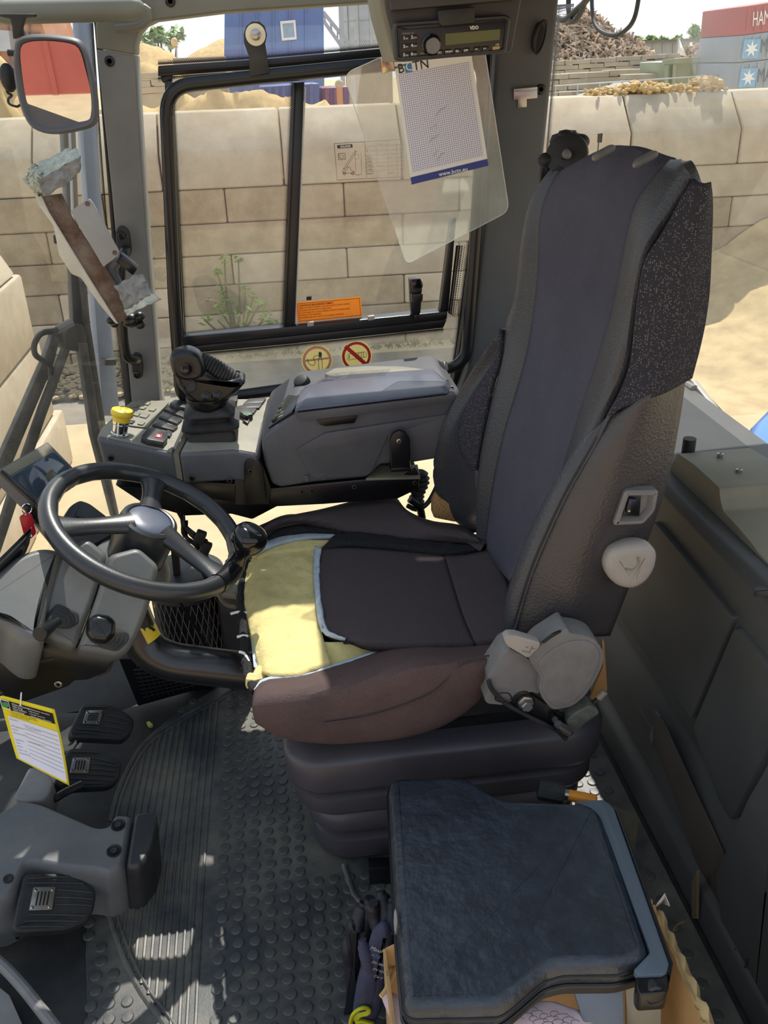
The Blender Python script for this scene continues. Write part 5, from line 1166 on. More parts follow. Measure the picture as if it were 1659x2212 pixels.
gs = topprism('guarded_switch', [(508, 890), (522, 886), (546, 896), (546, 906), (532, 908), (512, 898)], pM, .001, .013, m_sw, bevel=.003)
topprism('symbol_field', [(527, 891), (538, 894), (536, 899), (525, 896)], pM, .0146, .0006, mat('lamp_green', (60, 120, 84), .4), gs, 0, 0)
topprism('rocker_switch', [(524, 912), (530, 908), (540, 911), (535, 919)], pM, .0, .006, m_sw)
topprism('guarded_switch', [(488, 878), (500, 868), (514, 864), (512, 876), (500, 884)], pM, .001, .013, m_sw, bevel=.003, label='hooded switch with faded orange symbol')
# ---------------- joystick
js = thing('joystick', 'black multi button joystick with ribbed hand grip on the control console', 'joystick', P(462, 955, pl=pM))
cj = P(462, 950, y=1.84); cj.z = P(455, 972, y=1.775).z
def ringj(w_, d_, z, r, sx=0): return [p+V((cj.x+sx, cj.y, 0)) for p in rrect(-w_/2, w_/2, -d_/2, d_/2, cj.z+z, r, 5)]
g = G(); g.skin([ringj(.126, .13, -.012, .006), ringj(.126, .13, -.002, .006), ringj(.112, .115, .001, .006)]); put('base_plate', g, m_steel, js)
g = G(); g.skin([ringj(.104, .11, -.004, .01), ringj(.104, .11, .026, .012), ringj(.098, .104, .032, .012), ringj(.100, .106, .034, .014), ringj(.122, .122, .040, .016), ringj(.122, .122, .045, .016), ringj(.085, .085, .054, .02), ringj(.086, .086, .060, .02),
                 ringj(.108, .106, .066, .02), ringj(.108, .106, .071, .02), ringj(.070, .07, .084, .03), ringj(.062, .062, .090, .03), ringj(.062, .062, .100, .03)]); put('gaiter', g, m_black_mt, js, ang=60)
jy = 1.83
g = G(); cz = cj.z
n0, n1 = P(453, 892, y=jy), P(450, 866, y=jy)
g.lathe(n0+V((0, 0, -.02)), n1-n0+V((0, 0, .02)), [(.030, 0), (.031, .012), (.032, .024), (.037, .038), (.046, .052), (.046, .06)], 26); put('neck', g, m_black, js)
for u, v in ((436, 882), (451, 880), (466, 878)):
    g = G(); g.lathe(P(u, v, y=jy-.031), (0, -1, 0), [(.0035, -.002), (.0035, .001), (.0022, .001), (.0022, -.001)], 12); put('neck_hole', g, m_gloss, js)
bodyj = rnd_poly(poly([(374, 812), (400, 800), (446, 806), (476, 822), (505, 825), (526, 820), (531, 830), (512, 852), (490, 870), (452, 880), (424, 878), (404, 864), (388, 842)], y=jy-.036), .010, 4)
g = G(); g.pad(bodyj, (0, -1, 0), [(.016, -.076), (.004, -.068), (0, -.054), (0, -.016), (.004, -.004), (.012, 0)]); put('hand_rest', g, m_black, js, ang=60)
trk = rnd_poly(poly([(374, 800), (446, 800), (478, 822), (470, 856), (404, 858), (384, 836)], y=jy-.030), .008, 4)
g = G(); g.pad(trk, (0, -1, 0), [(.004, -.06), (0, -.05), (0, -.008), (.004, 0)]); put('trunk', g, m_black, js, ang=60)
headj = rnd_poly(poly([(365, 770), (384, 761), (406, 757), (430, 768), (442, 788), (444, 812), (428, 826), (398, 828), (376, 818), (368, 796)], y=jy-.038), .012, 4)
g = G(); g.pad(headj, (0, -1, 0), [(.012, -.060), (.003, -.054), (0, -.044), (0, -.010), (.003, -.003), (.010, 0)]); put('head', g, m_black, js, ang=60)
ga_, gb_ = P(432, 780, y=jy+.0), P(508, 824, y=jy+.0); pts = [ga_.lerp(gb_, i/36) for i in range(37)]
g = G(); g.tube(pts, [(.0205+.003*math.sin(math.pi*i/36))*(1 if i % 3 else .90) for i in range(37)], 18); put('ribbed_grip', g, m_black_mt, js)
def dial(nm, u, v, r, y, prof, m, parent=js):
    g = G(); g.lathe(P(u, v, y=y), V((-.15, -1, .15)), [(r*a, b) for a, b in prof], 24); return put(nm, g, m, parent)
th = dial('thumb_hat_ring', 402, 795, .0165, jy-.036, [(1, -.004), (1, .003), (.85, .004), (.80, .001), (.2, 0)], m_black_mt)
dial('thumb_hat', 403, 795, .011, jy-.036, [(1, 0), (1, .006), (.7, .009), (.02, .0085)], m_gloss)
dial('round_button', 410, 834, .015, jy-.036, [(1, -.003), (1, .002), (.88, .003), (.8, .0), (.1, .0005)], m_black_mt)
for u, v in ((446, 857), (469, 855)):
    b_ = dial('push_button', u, v, .011, jy-.036, [(1, -.003), (1, .003), (.72, .004), (.70, .002), (.68, .006), (.3, .008), (.02, .008)], m_black)
g = G(); g.ball(P(406, 763, y=jy-.015), .010, 16, 8, (1.1, 1, .8)); put('top_button', g, m_gloss, js)
# ================================================================ steering wheel and column
wc = V((-.278, 1.494, .663)); wa_, wb_ = .46253, -.12496
wn = V((math.sin(wa_), math.sin(wb_)*math.cos(wa_), math.cos(wb_)*math.cos(wa_))).normalized()
e1 = V((0, 1, 0)).cross(wn).normalized(); e2 = wn.cross(e1); R_ = .177
m_wheel = mat('wheel_rubber', (40, 42, 45), .34, var=.08, bump=.10, bs=500, spec=.6)
sw = thing('steering_wheel', 'black three spoke steering wheel with a spinner knob on its rim', 'steering wheel', wc)
def onw(a, r, h=0): return wc+(e1*math.cos(a)+e2*math.sin(a))*r+wn*h
def ang_of(u, v):
    p = P(u, v, pl=(wc, wn))-wc; return math.atan2(p.dot(e2), p.dot(e1))
rings = []
NA, NB = 120, 14
for i in range(NA):
    a = 2*math.pi*i/NA; ring = []
    for j in range(NB):
        t = 2*math.pi*j/NB; rr = .0175
        wv = 1-.09*max(0, math.sin(a*22))*(1 if math.cos(t) < -.2 else 0)
        ring.append(onw(a, R_+rr*wv*math.cos(t), rr*math.sin(t)))
    rings.append(ring)
rings.append(rings[0]); g = G(); g.skin(rings, False, False); put('rim', g, m_wheel, sw, ang=60)
hub = .012
for u, v in ((331, 1042), (132, 1138), (462, 1234)):
    a = ang_of(u, v); rs = []
    for i in range(9):
        t = i/8; r = .035+(R_-.008-.035)*t; wd = .0235*(1-.22*math.sin(math.pi*t))+(.009*t**6)+.004*(1-t)**4; h = hub*(1-t)-.004*math.sin(math.pi*t); hh = .014-.003*t
        d = e1*math.cos(a)+e2*math.sin(a); q = wn.cross(d)
        rs.append([wc+d*r+wn*h+q*wd*math.cos(k)+wn*hh*math.sin(k) for k in [2*math.pi*j/16 for j in range(16)]])
    g = G(); g.skin(rs); put('spoke', g, m_wheel, sw, ang=60)
g = G(); g.lathe(wc, wn, [(.050, -.085), (.054, -.07), (.056, -.02), (.055, .008), (.052, .019), (.046, .022), (.043, .021), (.041, .018)], 40); put('hub', g, m_wheel, sw)
g = G(); g.lathe(wc+wn*.016, wn, [(.0405, 0), (.0405, .004), (.036, .0068), (.018, .0085), (.001, .009)], 40); put('hub_cap', g, mat('hub_cap_plastic', (84, 90, 106), .34, var=.06), sw)
ak = ang_of(470, 1240)
kb = onw(ang_of(490, 1218), R_, .010)
kax = (P(500, 1168, y=kb.y-.005)-kb); kax = (wn*.9+V((.12, .05, .1))).normalized()
g = G(); g.tube([onw(ak+q*.02, R_, 0) for q in range(-7, 12)], .0195, 14); put('knob_clamp', g, m_black, sw)
g = G(); g.lathe(kb, kax, [(.020, -.006), (.0165, .004), (.0145, .016), (.016, .026), (.024, .036), (.031, .046), (.034, .058), (.0325, .070), (.027, .079), (.0215, .0815), (.0208, .0805), (.018, .082), (.008, .0825), (.0005, .0825)], 36); put('spinner_knob', g, m_gloss, sw)
# column: upper housing of two shells
col = thing('steering_column', 'grey steering column housing with two stalk levers on a thick black support tube', 'steering column', (-.33, 1.4, .3))
nP = V((.30, -.72, .62)).normalized(); p0 = P(200, 1310, y=1.335); pC = (p0, nP)
m_col = mat('column_plastic', (92, 94, 94), .45, var=.1, bump=.08, bs=420, dust=DUST, da=.2, ds=6)
def shell(nm, uv, th, m, r=.012, prof=None, lift=0, parent=col):
    pts = rnd_poly([P(u, v, pl=(p0+nP*lift, nP)) for u, v in uv], r, 4)
    g = G(); g.pad(pts, nP, prof or [(0, -th), (0, -.012), (.003, -.004), (.010, 0)]); return put(nm, g, m, parent, ang=50)
shell('housing_shell', [(84, 1340), (112, 1245), (140, 1185), (190, 1160), (234, 1196), (205, 1290), (164, 1402), (112, 1384), (88, 1365)], .11, m_col)
shell('housing_shell', [(236, 1197), (300, 1180), (345, 1220), (324, 1305), (300, 1370), (277, 1410), (252, 1419), (166, 1403), (207, 1290)], .11, m_col)
g = G(); g.lathe(wc-wn*.085, wn, [(.075, -.03), (.078, -.015), (.072, 0), (.06, .012), (.05, .02)], 36); put('column_collar', g, m_col, col)
# gear stalk with square bellows
for k in range(4):
    s = 1-k*.13; cu, cv = 138-k*4.5, 1330+k*3.0
    shell('bellows_fold', [(cu-36*s, cv-4*s), (cu-14*s, cv-27*s), (cu+32*s, cv-6*s), (cu+34*s, cv+14*s), (cu+12*s, cv+29*s), (cu-30*s, cv+18*s)], .006, m_black_mt, .006, [(0, -.008), (0, -.001), (.002, .0)], .005+.006*k)
a_, b_ = P(124, 1342, pl=(p0+nP*.03, nP)), P(86, 1370, pl=(p0+nP*.075, nP))
g = G(); g.tube([a_, a_.lerp(b_, .4), a_.lerp(b_, .42), b_, b_+(b_-a_)*.03], [.0075, .0085, .010, .0125, .011], 16); put('direction_lever', g, m_black, col)
for k in range(4):
    s = 1-k*.12; cu, cv = 242-k*5, 1376-k*1
    shell('bellows_fold', [(cu-38*s, cv-2*s), (cu-20*s, cv-30*s), (cu+36*s, cv-10*s), (cu+38*s, cv+6*s), (cu+12*s, cv+32*s), (cu-28*s, cv+22*s)], .006, m_black_mt, .008, [(0, -.008), (0, -.001), (.002, .0)], .005+.004*k)
kk = rnd_poly([P(u, v, pl=(p0+nP*.05, nP)) for u, v in [(186, 1366), (189, 1338), (208, 1326), (236, 1330), (250, 1344), (248, 1374), (230, 1390), (200, 1386)]], .006, 4)
g = G(); g.pad(kk, nP, [(.010, -.034), (.003, -.028), (0, -.018), (0, .002), (.003, .009), (.008, .013), (.012, .014)]); put('stalk_knob', g, m_black, col, ang=70)
# grey dash lump on the left, binnacle, lower black bracket
nD = V((.35, -.5, .79)).normalized(); pD = P(60, 1290, y=1.30)
def dpad(nm, uv, m, prof, r=.02, parent=None, p_=pD, n_=nD, **k):
    pts = rnd_poly([P(u, v, pl=(p_, n_)) for u, v in uv], r, 5); g = G(); g.pad(pts, n_, prof); return put(nm, g, m, parent, ang=60, **k)
dash = thing('dashboard', 'rounded grey plastic dashboard moulding left of the steering column', 'dashboard', (-.5, 1.4, .2))
dpad('moulding', [(-90, 1290), (-10, 1225), (40, 1185), (100, 1170), (150, 1185), (118, 1262), (100, 1340), (98, 1388), (62, 1390), (36, 1372), (8, 1344), (-90, 1340)], m_col, [(0, -.16), (0, -.03), (.006, -.012), (.014, -.004), (.018, -.003)], .03, dash)
dpad('visor_edge', [(-90, 1275), (-10, 1218), (20, 1185), (52, 1150), (70, 1140), (60, 1165), (36, 1190), (-10, 1235), (-90, 1300)], m_black, [(0, -.05), (0, -.004), (.003, 0)], .004, dash, pD+nD*.01)
bx = P(190, 1100, y=1.66)
pB = (bx, V((.25, -.2, .95)).normalized())
pts = rnd_poly([P(u, v, pl=pB) for u, v in [(128, 1125), (150, 1090), (172, 1078), (196, 1086), (246, 1124), (255, 1150), (200, 1180), (120, 1175)]], .01)
g = G(); g.pad(pts, pB[1], [(0, -.10), (0, -.006), (.004, 0), (.012, .0)]); put('binnacle', g, m_plastic_dk, dash)
g = G(); g.prism([P(u, v, pl=(pB[0]+pB[1]*.001, pB[1])) for u, v in [(167, 1113), (180, 1118), (176, 1121), (164, 1116)]], pB[1]*.002); put('dash_slot', g, m_black, dash)
yb = 1.345
g = G(); g.prism(rnd_poly(poly([(-80, 1392), (40, 1388), (62, 1386), (72, 1398), (120, 1390), (250, 1418), (244, 1430), (228, 1452), (190, 1468), (160, 1470), (148, 1482), (40, 1520), (-80, 1550)], y=yb), .004), (0, .03, 0)); put('lower_bracket', g, m_black, dash, bevel=.003)
torx(126, 1478, yb-.001, .007, dash, m_steel)
g = G(); g.prism(rnd_poly(poly([(76, 1430), (80, 1427), (115, 1420), (119, 1422), (115, 1427), (82, 1434)], y=yb-.001), .001), (0, .002, 0)); put('slot', g, m_black_mt, dash)
g = G(); g.prism(poly([(250, 1418), (212, 1455), (206, 1468), (238, 1452), (246, 1430)], y=1.36), (0, .06, 0)); put('gusset', g, m_black_mt, dash, bevel=.002)
# support tube with yellow label
tp_ = [P(u, v, y=y) for u, v, y in [(268, 1290, 1.46), (292, 1350, 1.45), (318, 1398, 1.44), (366, 1426, 1.43), (440, 1438, 1.42), (560, 1452, 1.42), (640, 1458, 1.43)]]
g = G(); g.tube(tp_, .0375, 22, sub=40); put('support_tube', g, mat('tube_black', (24, 25, 28), .28, var=.3, vs_=5, spec=.6), col)
lb = []
ctr = cat(tp_, 40)
ia = min(range(40), key=lambda i: (ctr[i]-P(305, 1376, y=1.445)).length)
t_ = (ctr[ia+2]-ctr[ia-2]).normalized(); fwd = (CAM-ctr[ia]).normalized(); fwd = (fwd-t_*fwd.dot(t_)).normalized(); sd = t_.cross(fwd)
def lab(a, s, r=.0382): return ctr[ia]+t_*s+r*(math.cos(a)*fwd+math.sin(a)*sd)
sg = 1 if (lab(.6, 0)-ctr[ia]).dot(RT) > 0 else -1
g = G(); g.grid([[lab(sg*(.15+.13*j), -.03+.04*i/3) for j in range(9)] for i in range(4)]); lbl = put('warning_label', g, m_yellow, col, label='yellow warning label')
g = G(); g.grid([[lab(sg*(.58+.045*j+.05*i), -.016+.012*i/3, .0386) for j in range(5)] for i in range(4)]); put('label_pictogram', g, m_black_ink, lbl)
# ---------------- monitor with keys
mq = [P(4, 1012, y=1.60), P(103, 955, y=1.74), P(158, 1012, y=1.72), P(80, 1088, y=1.575)]
mn = (mq[1]-mq[0]).cross(mq[3]-mq[0]).normalized(); mn = mn if mn.dot(CAM-mq[0]) > 0 else -mn; pM_ = (mq[0], mn)
mon = thing('monitor', 'small grey framed display monitor tilted beside the steering wheel', 'monitor', P(90, 1100, y=1.64))
def mp(nm, uv, lift, th, m, parent=mon, bevel=.002, r=.003, **k):
    g = G(); g.prism(rnd_poly([P(u, v, pl=(pM_[0]+mn*lift, mn)) for u, v in uv], r, 3), mn*-th); return put(nm, g, m, parent, bevel=bevel, **k)
mp('case', [(3, 1011), (103, 955), (160, 1013), (80, 1088)], 0, .035, m_plastic, bevel=.004)
mp('bezel', [(5, 1012), (103, 957), (119, 974), (22, 1027)], .001, .002, m_cover, bevel=.0005)
mp('screen', [(23, 1027), (118, 974), (150, 1008), (78, 1077)], .0012, .002, mat('screen_glass', (62, 74, 86), .06, var=.1, spec=.8), bevel=.0005)
mp('hinge_strip', [(4, 1014), (22, 1030), (78, 1080), (78, 1090), (0, 1018)], .002, .006, m_black, bevel=.001)
g = G(); g.tube([P(70, 1085, y=1.63), P(85, 1125, y=1.66), P(120, 1170, y=1.62)], .012, 10, sub=10); put('stand', g, m_black, mon)
g = G(); g.prism(poly([(48, 1094), (60, 1092), (82, 1118), (76, 1125), (56, 1112)], y=1.57), (0, .03, 0)); put('key_switch', g, m_black, mon, bevel=.003)
yk = 1.555
ky = thing('key_tag', 'translucent red key tag hanging on a steel ring from the monitor', 'key tag', P(60, 1165, y=yk))
g = G(); rc = P(58, 1099, y=yk); g.tube([rc+V((.008*math.cos(a), .004*math.cos(a), .010*math.sin(a))) for a in [2*math.pi*i/24 for i in range(24)]], .0011, 6, True); put('ring', g, m_chrome, ky)
g = G(); g.prism(rnd_poly(poly([(41, 1117), (55, 1107), (69, 1112), (78, 1153), (66, 1165), (53, 1163)], y=yk-.002), .004), (0, .003, 0)); put('tag', g, mat('red_plastic', (172, 18, 34), .2, var=.1), ky, bevel=.001)
for u, v, r in ((66, 1157, .0032), (55, 1111, .0016), (60, 1146, .0008), (68, 1140, .0008)):
    g = G(); g.lathe(P(u, v, y=yk-.0022), (0, -1, 0), [(r, -.0002), (r, .0004)], 12); put('tag_hole', g, m_white, ky)
# ---------------- mesh covered canister, side tray and hoses under the console
cc = P(416, 1345, y=1.90); cc = V((cc.x, 1.90, 0)); rr = .088
cn = thing('mesh_canister', 'black cylindrical canister with diamond wire mesh sides on the floor behind the column', 'canister', cc)
g = G(); g.lathe(cc+V((0, 0, .16)), (0, 0, 1), [(rr*.9, -.06), (rr*.96, -.05), (rr*.96, .155), (rr*.9, .16)], 36); put('core', g, m_black, cn)
g = G()
for s in (1, -1):
    for k in range(34):
        pts = [cc+V((rr*math.cos(a), rr*math.sin(a), .115+.18*i/9)) for i in range(10) for a in [2*math.pi*k/34+s*i*.055]]
        g.tube(pts, .0011, 4)
put('wire_mesh', g, mat('mesh_wire', (92, 92, 88), .5, dust=DUST, da=.4, ds=20), cn, kind='stuff')
g = G(); g.lathe(cc+V((0, 0, .295)), (0, 0, 1), [(rr, -.012), (rr+.003, -.008), (rr+.003, .02), (rr+.006, .024), (rr+.006, .036), (rr-.004, .044), (rr-.02, .046), (.02, .05), (.001, .05)], 40); put('lid', g, m_plastic_dk, cn)
g = G(); g.lathe(cc, (0, 0, 1), [(rr*.5, 0), (rr*.5, .06), (rr*.9, .09), (rr+.002, .10), (rr+.002, .118)], 36); put('base', g, m_black, cn)
g = G(); g.tube([P(u, v, y=1.70) for u, v in [(385, 1295), (410, 1335), (440, 1385), (462, 1420)]], .0035, 6, sub=10); put('strap_rod', g, m_black, cn)
tray = thing('side_tray', 'grey plastic tray on the floor between the canister and the seat', 'tray', (-.10, 1.82, 0))
g = G(); g.prism([P(u, v, z=.30) for u, v in [(462, 1278), (500, 1220), (530, 1210), (545, 1270), (520, 1282)]], (0, 0, -.30)); put('body', g, m_plastic_dk, tray, bevel=.012, seg=3)
g = G(); g.prism([P(u, v, z=.305) for u, v in [(460, 1276), (500, 1216), (535, 1206), (550, 1270), (520, 1284)]], (0, 0, -.02)); put('rim', g, m_cover, tray, bevel=.006, seg=3)
hz = thing('hose', 'pale ribbed hose end lying between the canister and the torn seat front', 'hose', P(500, 1312, y=1.7))
g = G(); g.tube([P(u, v, y=1.68) for u, v in [(470, 1276), (478, 1295), (492, 1308), (512, 1312)]], .0045, 8, sub=16); put('pipe', g, m_cover, hz)
hb = thing('cable_bundle', 'tangled black cables and connectors behind the steering wheel', 'cable', P(430, 1200, y=1.72))
random.seed(14)
for k in range(7):
    pts = [P(385+random.uniform(-6, 6)+k*3, 1100+k*6, y=1.76), P(405+random.uniform(-15, 20), 1150+random.uniform(-15, 15), y=1.74), P(430+random.uniform(-15, 20), 1175+random.uniform(-12, 18), y=1.74), P(446+random.uniform(-12, 12), 1215+random.uniform(-12, 20), y=1.75), P(452, 1262, y=1.76)]
    g = G(); g.tube(pts, .0038, 6, sub=24); put('cable', g, m_black, hb)
for u, v in ((432, 1160), (444, 1184)):
    g = G(); g.box(P(u, v, y=1.73), (.022, .016, .03), Matrix.Rotation(.5, 3, 'Y')); put('connector', g, m_black_mt, hb, bevel=.003)
g = G(); g.prism([P(u, v, y=1.86) for u, v in [(368, 1180), (384, 1160), (392, 1290), (380, 1290)]], (0, .02, 0)); put('harness_bracket', g, m_black, hb)
# ================================================================ floor mat, pedals, foreground
fm = thing('floor_mat', 'dusty black rubber floor mat with raised studs and a fan of ribs', 'floor mat', (.1, 1.2, 0))
mo = [P(u, v, z=.004) for u, v in [(540, 1470), (470, 1486), (400, 1525), (330, 1580), (285, 1640), (240, 1745), (215, 1850), (192, 1960), (185, 2060), (190, 2212), (190, 2400)]]+[V((-.2, .52, .004)), V((.655, .52, .004)), V((.655, 1.9, .004)), V((-.10, 1.9, .004))]
g = G(); g.prism([V((p.x, p.y, .0005)) for p in mo], (0, 0, .004)); put('sheet', g, m_rubber_mat, fm, bevel=.001, seg=1)
cA = cat([P(u, v, z=.006) for u, v in [(500, 1492), (400, 1546), (325, 1594), (285, 1646), (256, 1710), (238, 1775)]], 40)
cB = cat([P(u, v, z=.006) for u, v in [(226, 1880), (234, 1970), (262, 2060), (302, 2140), (356, 2215), (400, 2290)]], 40)
for c_ in (cA, cB):
    g = G(); g.tube(c_, .006, 6, flat=.5); put('border_rib', g, m_rubber_mat, fm)
    g = G(); g.tube([p+V((.012 if c_ is cB else .010, -.006 if c_ is cA else .004, 0)) for p in c_], .0035, 6, flat=.6); put('border_rib', g, m_rubber_mat, fm)
def y_on(c_, x, dflt):
    for a, b in zip(c_, c_[1:]):
        if (a.x-x)*(b.x-x) <= 0 and abs(a.x-b.x) > 1e-6: return a.y+(b.y-a.y)*(x-a.x)/(b.x-a.x)
    return dflt
xs_r = []
for i in range(13):
    x = -.236-.0145*i
    y1 = y_on(cA, x, 1.70)-.012; y0 = max(y_on(cB, x, .80)+.014, .62)
    if y1-y0 < .05: continue
    g = G(); pts = [V((x-.006*math.sin(math.pi*(t/8)), y0+(y1-y0)*t/8, .0045)) for t in range(9)]
    g.tube(pts, .0034, 6); put('rib', g, m_rubber_mat, fm); xs_r.append((x, y0, y1))
g = G(); c_ = cat([P(u, v, z=.006) for u, v in [(742, 1868), (752, 1900), (765, 1935), (790, 1965), (812, 2000)]], 20); g.tube(c_, .006, 6, flat=.6); put('border_rib', g, m_rubber_mat, fm)
spots = []
pt = .0305
def in_poly(x, y, pl_):
    c = False; n = len(pl_)
    for i in range(n):
        a, b = pl_[i], pl_[i-1]
        if (a.y > y) != (b.y > y) and x < (b.x-a.x)*(y-a.y)/(b.y-a.y)+a.x: c = not c
    return c
for i in range(-20, 32):
    for j in range(0, 48):
        x, y = -.205+i*pt+(.35 if j % 2 else 0)*pt*.4, .56+j*pt*.93
        if y > 1.82 or x > .62: continue
        if -.03 < x < .52 and 1.24 < y < 1.66: continue
        if x < -.212:
            rib_zone = any(abs(x-r[0]) < .012 and r[1]-.02 < y < r[2]+.02 for r in xs_r)
            if rib_zone or not in_poly(x, y, mo) or min(math.hypot(x-p.x, y-p.y) for p in cA+cB) < .016: continue
        if abs(x-.56) < .035 and False: continue
        u_, v_ = None, None
        d = V((x, y, .005))-CAM; zz = d.dot(FW); u_ = CX+F*d.dot(RT)/zz; v_ = CY-F*d.dot(UP)/zz
        if not (-20 < u_ < 1680 and v_ < 2240): continue
        if 850 < u_ < 1400 and v_ > 1760: continue
        spots.append((zz, x, y))
spots.sort()
g = G(); g.lathe((0, 0, .004), (0, 0, 1), [(.0108, 0), (.0104, .0022), (.0092, .0032), (.0012, .0036)], 16)
me0 = None
for k, (zz, x, y) in enumerate(spots[:300]):
    if me0 is None:
        me0 = put('stud', g, m_rubber_mat, fm); base_ = ROOT[fm.name]; me0.location = V((x, y, 0)); me0.data.transform(Matrix.Translation(base_)); me0.location = V((x, y, 0))-base_
        continue
    c = me0.copy(); COL.objects.link(c); c.parent = fm; c.location = V((x, y, 0))-ROOT[fm.name]
if len(spots) > 300:
    g = G()
    for zz, x, y in spots[300:]: g.lathe((x, y, .004), (0, 0, 1), [(.0108, 0), (.0104, .0022), (.0092, .0032), (.0012, .0036)], 10)
    put('far_studs', g, m_rubber_mat, fm, kind='stuff')
# footwell panel and side vent
fw_ = thing('footwell_panel', 'dark sloping footwell panel behind the pedals', 'panel', (-.5, 1.75, 0))
g = G(); g.prism([P(140, 1540, z=.02), P(250, 1540, z=.02), P(300, 1520, z=.02), P(262, 1425, y=1.86), P(150, 1430, y=1.86), P(-80, 1440, y=1.86), P(-80, 1560, z=.02)], (0, .03, 0)); put('panel', g, m_plastic_dk, fw_)
vt = thing('floor_vent', 'black meshed air vent low beside the pedals under the support tube', 'vent', (-.3, 1.75, 0))
vq = [P(256, 1424, y=1.76), P(298, 1526, z=.012), P(470, 1478, z=.012), P(440, 1420, y=1.80)]
g = G(); g.prism(vq, (0, .03, 0)); put('frame', g, m_black, vt, bevel=.003)
vi = [P(286, 1432, y=1.745), P(312, 1508, z=.035), P(440, 1474, z=.035), P(420, 1424, y=1.775)]
g = G()
for k in range(1, 12):
    t = k/12; g.tube([vi[0].lerp(vi[3], t)+V((0, -.012, 0)), vi[1].lerp(vi[2], t)+V((0, -.012, 0))], .0014, 4)
    if k < 9:
        t = k/9; g.tube([vi[0].lerp(vi[1], t)+V((0, -.012, 0)), vi[3].lerp(vi[2], t)+V((0, -.012, 0))], .0014, 4)
put('grille', g, m_plastic_dk, vt, kind='stuff')
# ---- pedals
def pedal(label, uv, plate, rib_dir, zc, ribs, far=False, arm=None):
    c = P(sum(q[0] for q in uv)/len(uv), sum(q[1] for q in uv)/len(uv), z=zc); n = V((.42, -.18, .9)).normalized(); pl_ = (c, n)
    t = thing('pedal', label, 'pedal', V((c.x-.03, c.y, 0)), 'foot pedals')
    pts = rnd_poly([P(u, v, pl=pl_) for u, v in uv], .012, 4)
    g = G(); g.pad(pts, n, [(.002, -.024), (0, -.018), (0, -.004), (.003, .0), (.008, .001)]); put('pad', g, m_black_mt, t)
    for a, b in ribs:
        g = G(); g.tube([P(*a, pl=(c+n*.0012, n)), P((a[0]+b[0])/2, (a[1]+b[1])/2-1, pl=(c+n*.0018, n)), P(*b, pl=(c+n*.0012, n))], .0022, 6); put('tread_rib', g, m_black_mt, t)
    q = [P(u, v, pl=(c+n*.002, n)) for u, v in plate]
    g = G(); g.prism(rnd_poly(q, .002, 2), n*.0022); pp_ = put('plate', g, m_steel, t, bevel=.0005, label='bright metal plate')
    xd, yd = q[1]-q[0], q[3]-q[0]
    for k in range(4):
        s = .26+.16*k
        if rib_dir: a_, b_ = q[0]+xd*s+yd*.2+n*.0024, q[0]+xd*s+yd*.8+n*.0024
        else: a_, b_ = q[0]+xd*.2+yd*s+n*.0024, q[0]+xd*.8+yd*s+n*.0024
        g = G(); g.bar(a_, b_, .0026, .0006, n); put('slot', g, m_black, pp_)
    for sx_, sy_ in ((.12, .12), (.88, .12), (.12, .88), (.88, .88)):
        g = G(); g.lathe(q[0]+xd*sx_+yd*sy_+n*.0022, n, [(.0032, 0), (.0028, .001), (.001, .0012)], 12); put('rivet', g, m_chrome, pp_)
    a_ = arm or [c-n*.02+V((-.01, 0, 0)), c-n*.03+V((-.05, .0, -.01)), V((c.x-.11, c.y+.02, .012))]
    g = G(); g.tube(a_, .009, 8, sub=10); put('arm', g, m_black, t); return t
pedal('upper ridged black pedal furthest from the door with a slotted metal plate', [(150, 1578), (178, 1520), (236, 1520), (268, 1534), (291, 1552), (286, 1580), (270, 1596), (152, 1590)], [(186, 1536), (222, 1536), (214, 1566), (178, 1564)], False, .11,
      [((180, 1528), (232, 1528)), ((232, 1544), (280, 1556)), ((228, 1556), (278, 1566)), ((224, 1568), (272, 1576)), ((165, 1574), (262, 1584)), ((160, 1582), (210, 1585))])
pedal('middle ridged black pedal partly behind the yellow warning card', [(116, 1692), (140, 1630), (152, 1614), (214, 1616), (240, 1626), (264, 1642), (259, 1680), (242, 1696), (134, 1702)], [(157, 1638), (194, 1638), (190, 1672), (150, 1671)], True, .11,
      [((155, 1624), (214, 1626)), ((196, 1636), (250, 1648)), ((194, 1648), (254, 1656)), ((194, 1660), (252, 1666)), ((192, 1672), (248, 1676)), ((150, 1682), (242, 1686)), ((134, 1694), (222, 1692))])
pedal('lower ridged black pedal nearest the door with a shiny slotted plate', [(27, 2006), (52, 1886), (150, 1884), (186, 1904), (209, 1924), (203, 1966), (190, 1988), (146, 2006), (40, 2012)], [(72, 1918), (120, 1917), (112, 1966), (62, 1968)], True, .11,
      [((62, 1898), (150, 1894)), ((60, 1908), (180, 1908)), ((122, 1922), (198, 1928)), ((120, 1938), (200, 1942)), ((118, 1954), (198, 1956)), ((62, 1976), (184, 1978)), ((50, 1990), (170, 1990)), ((44, 2002), (140, 2002))])
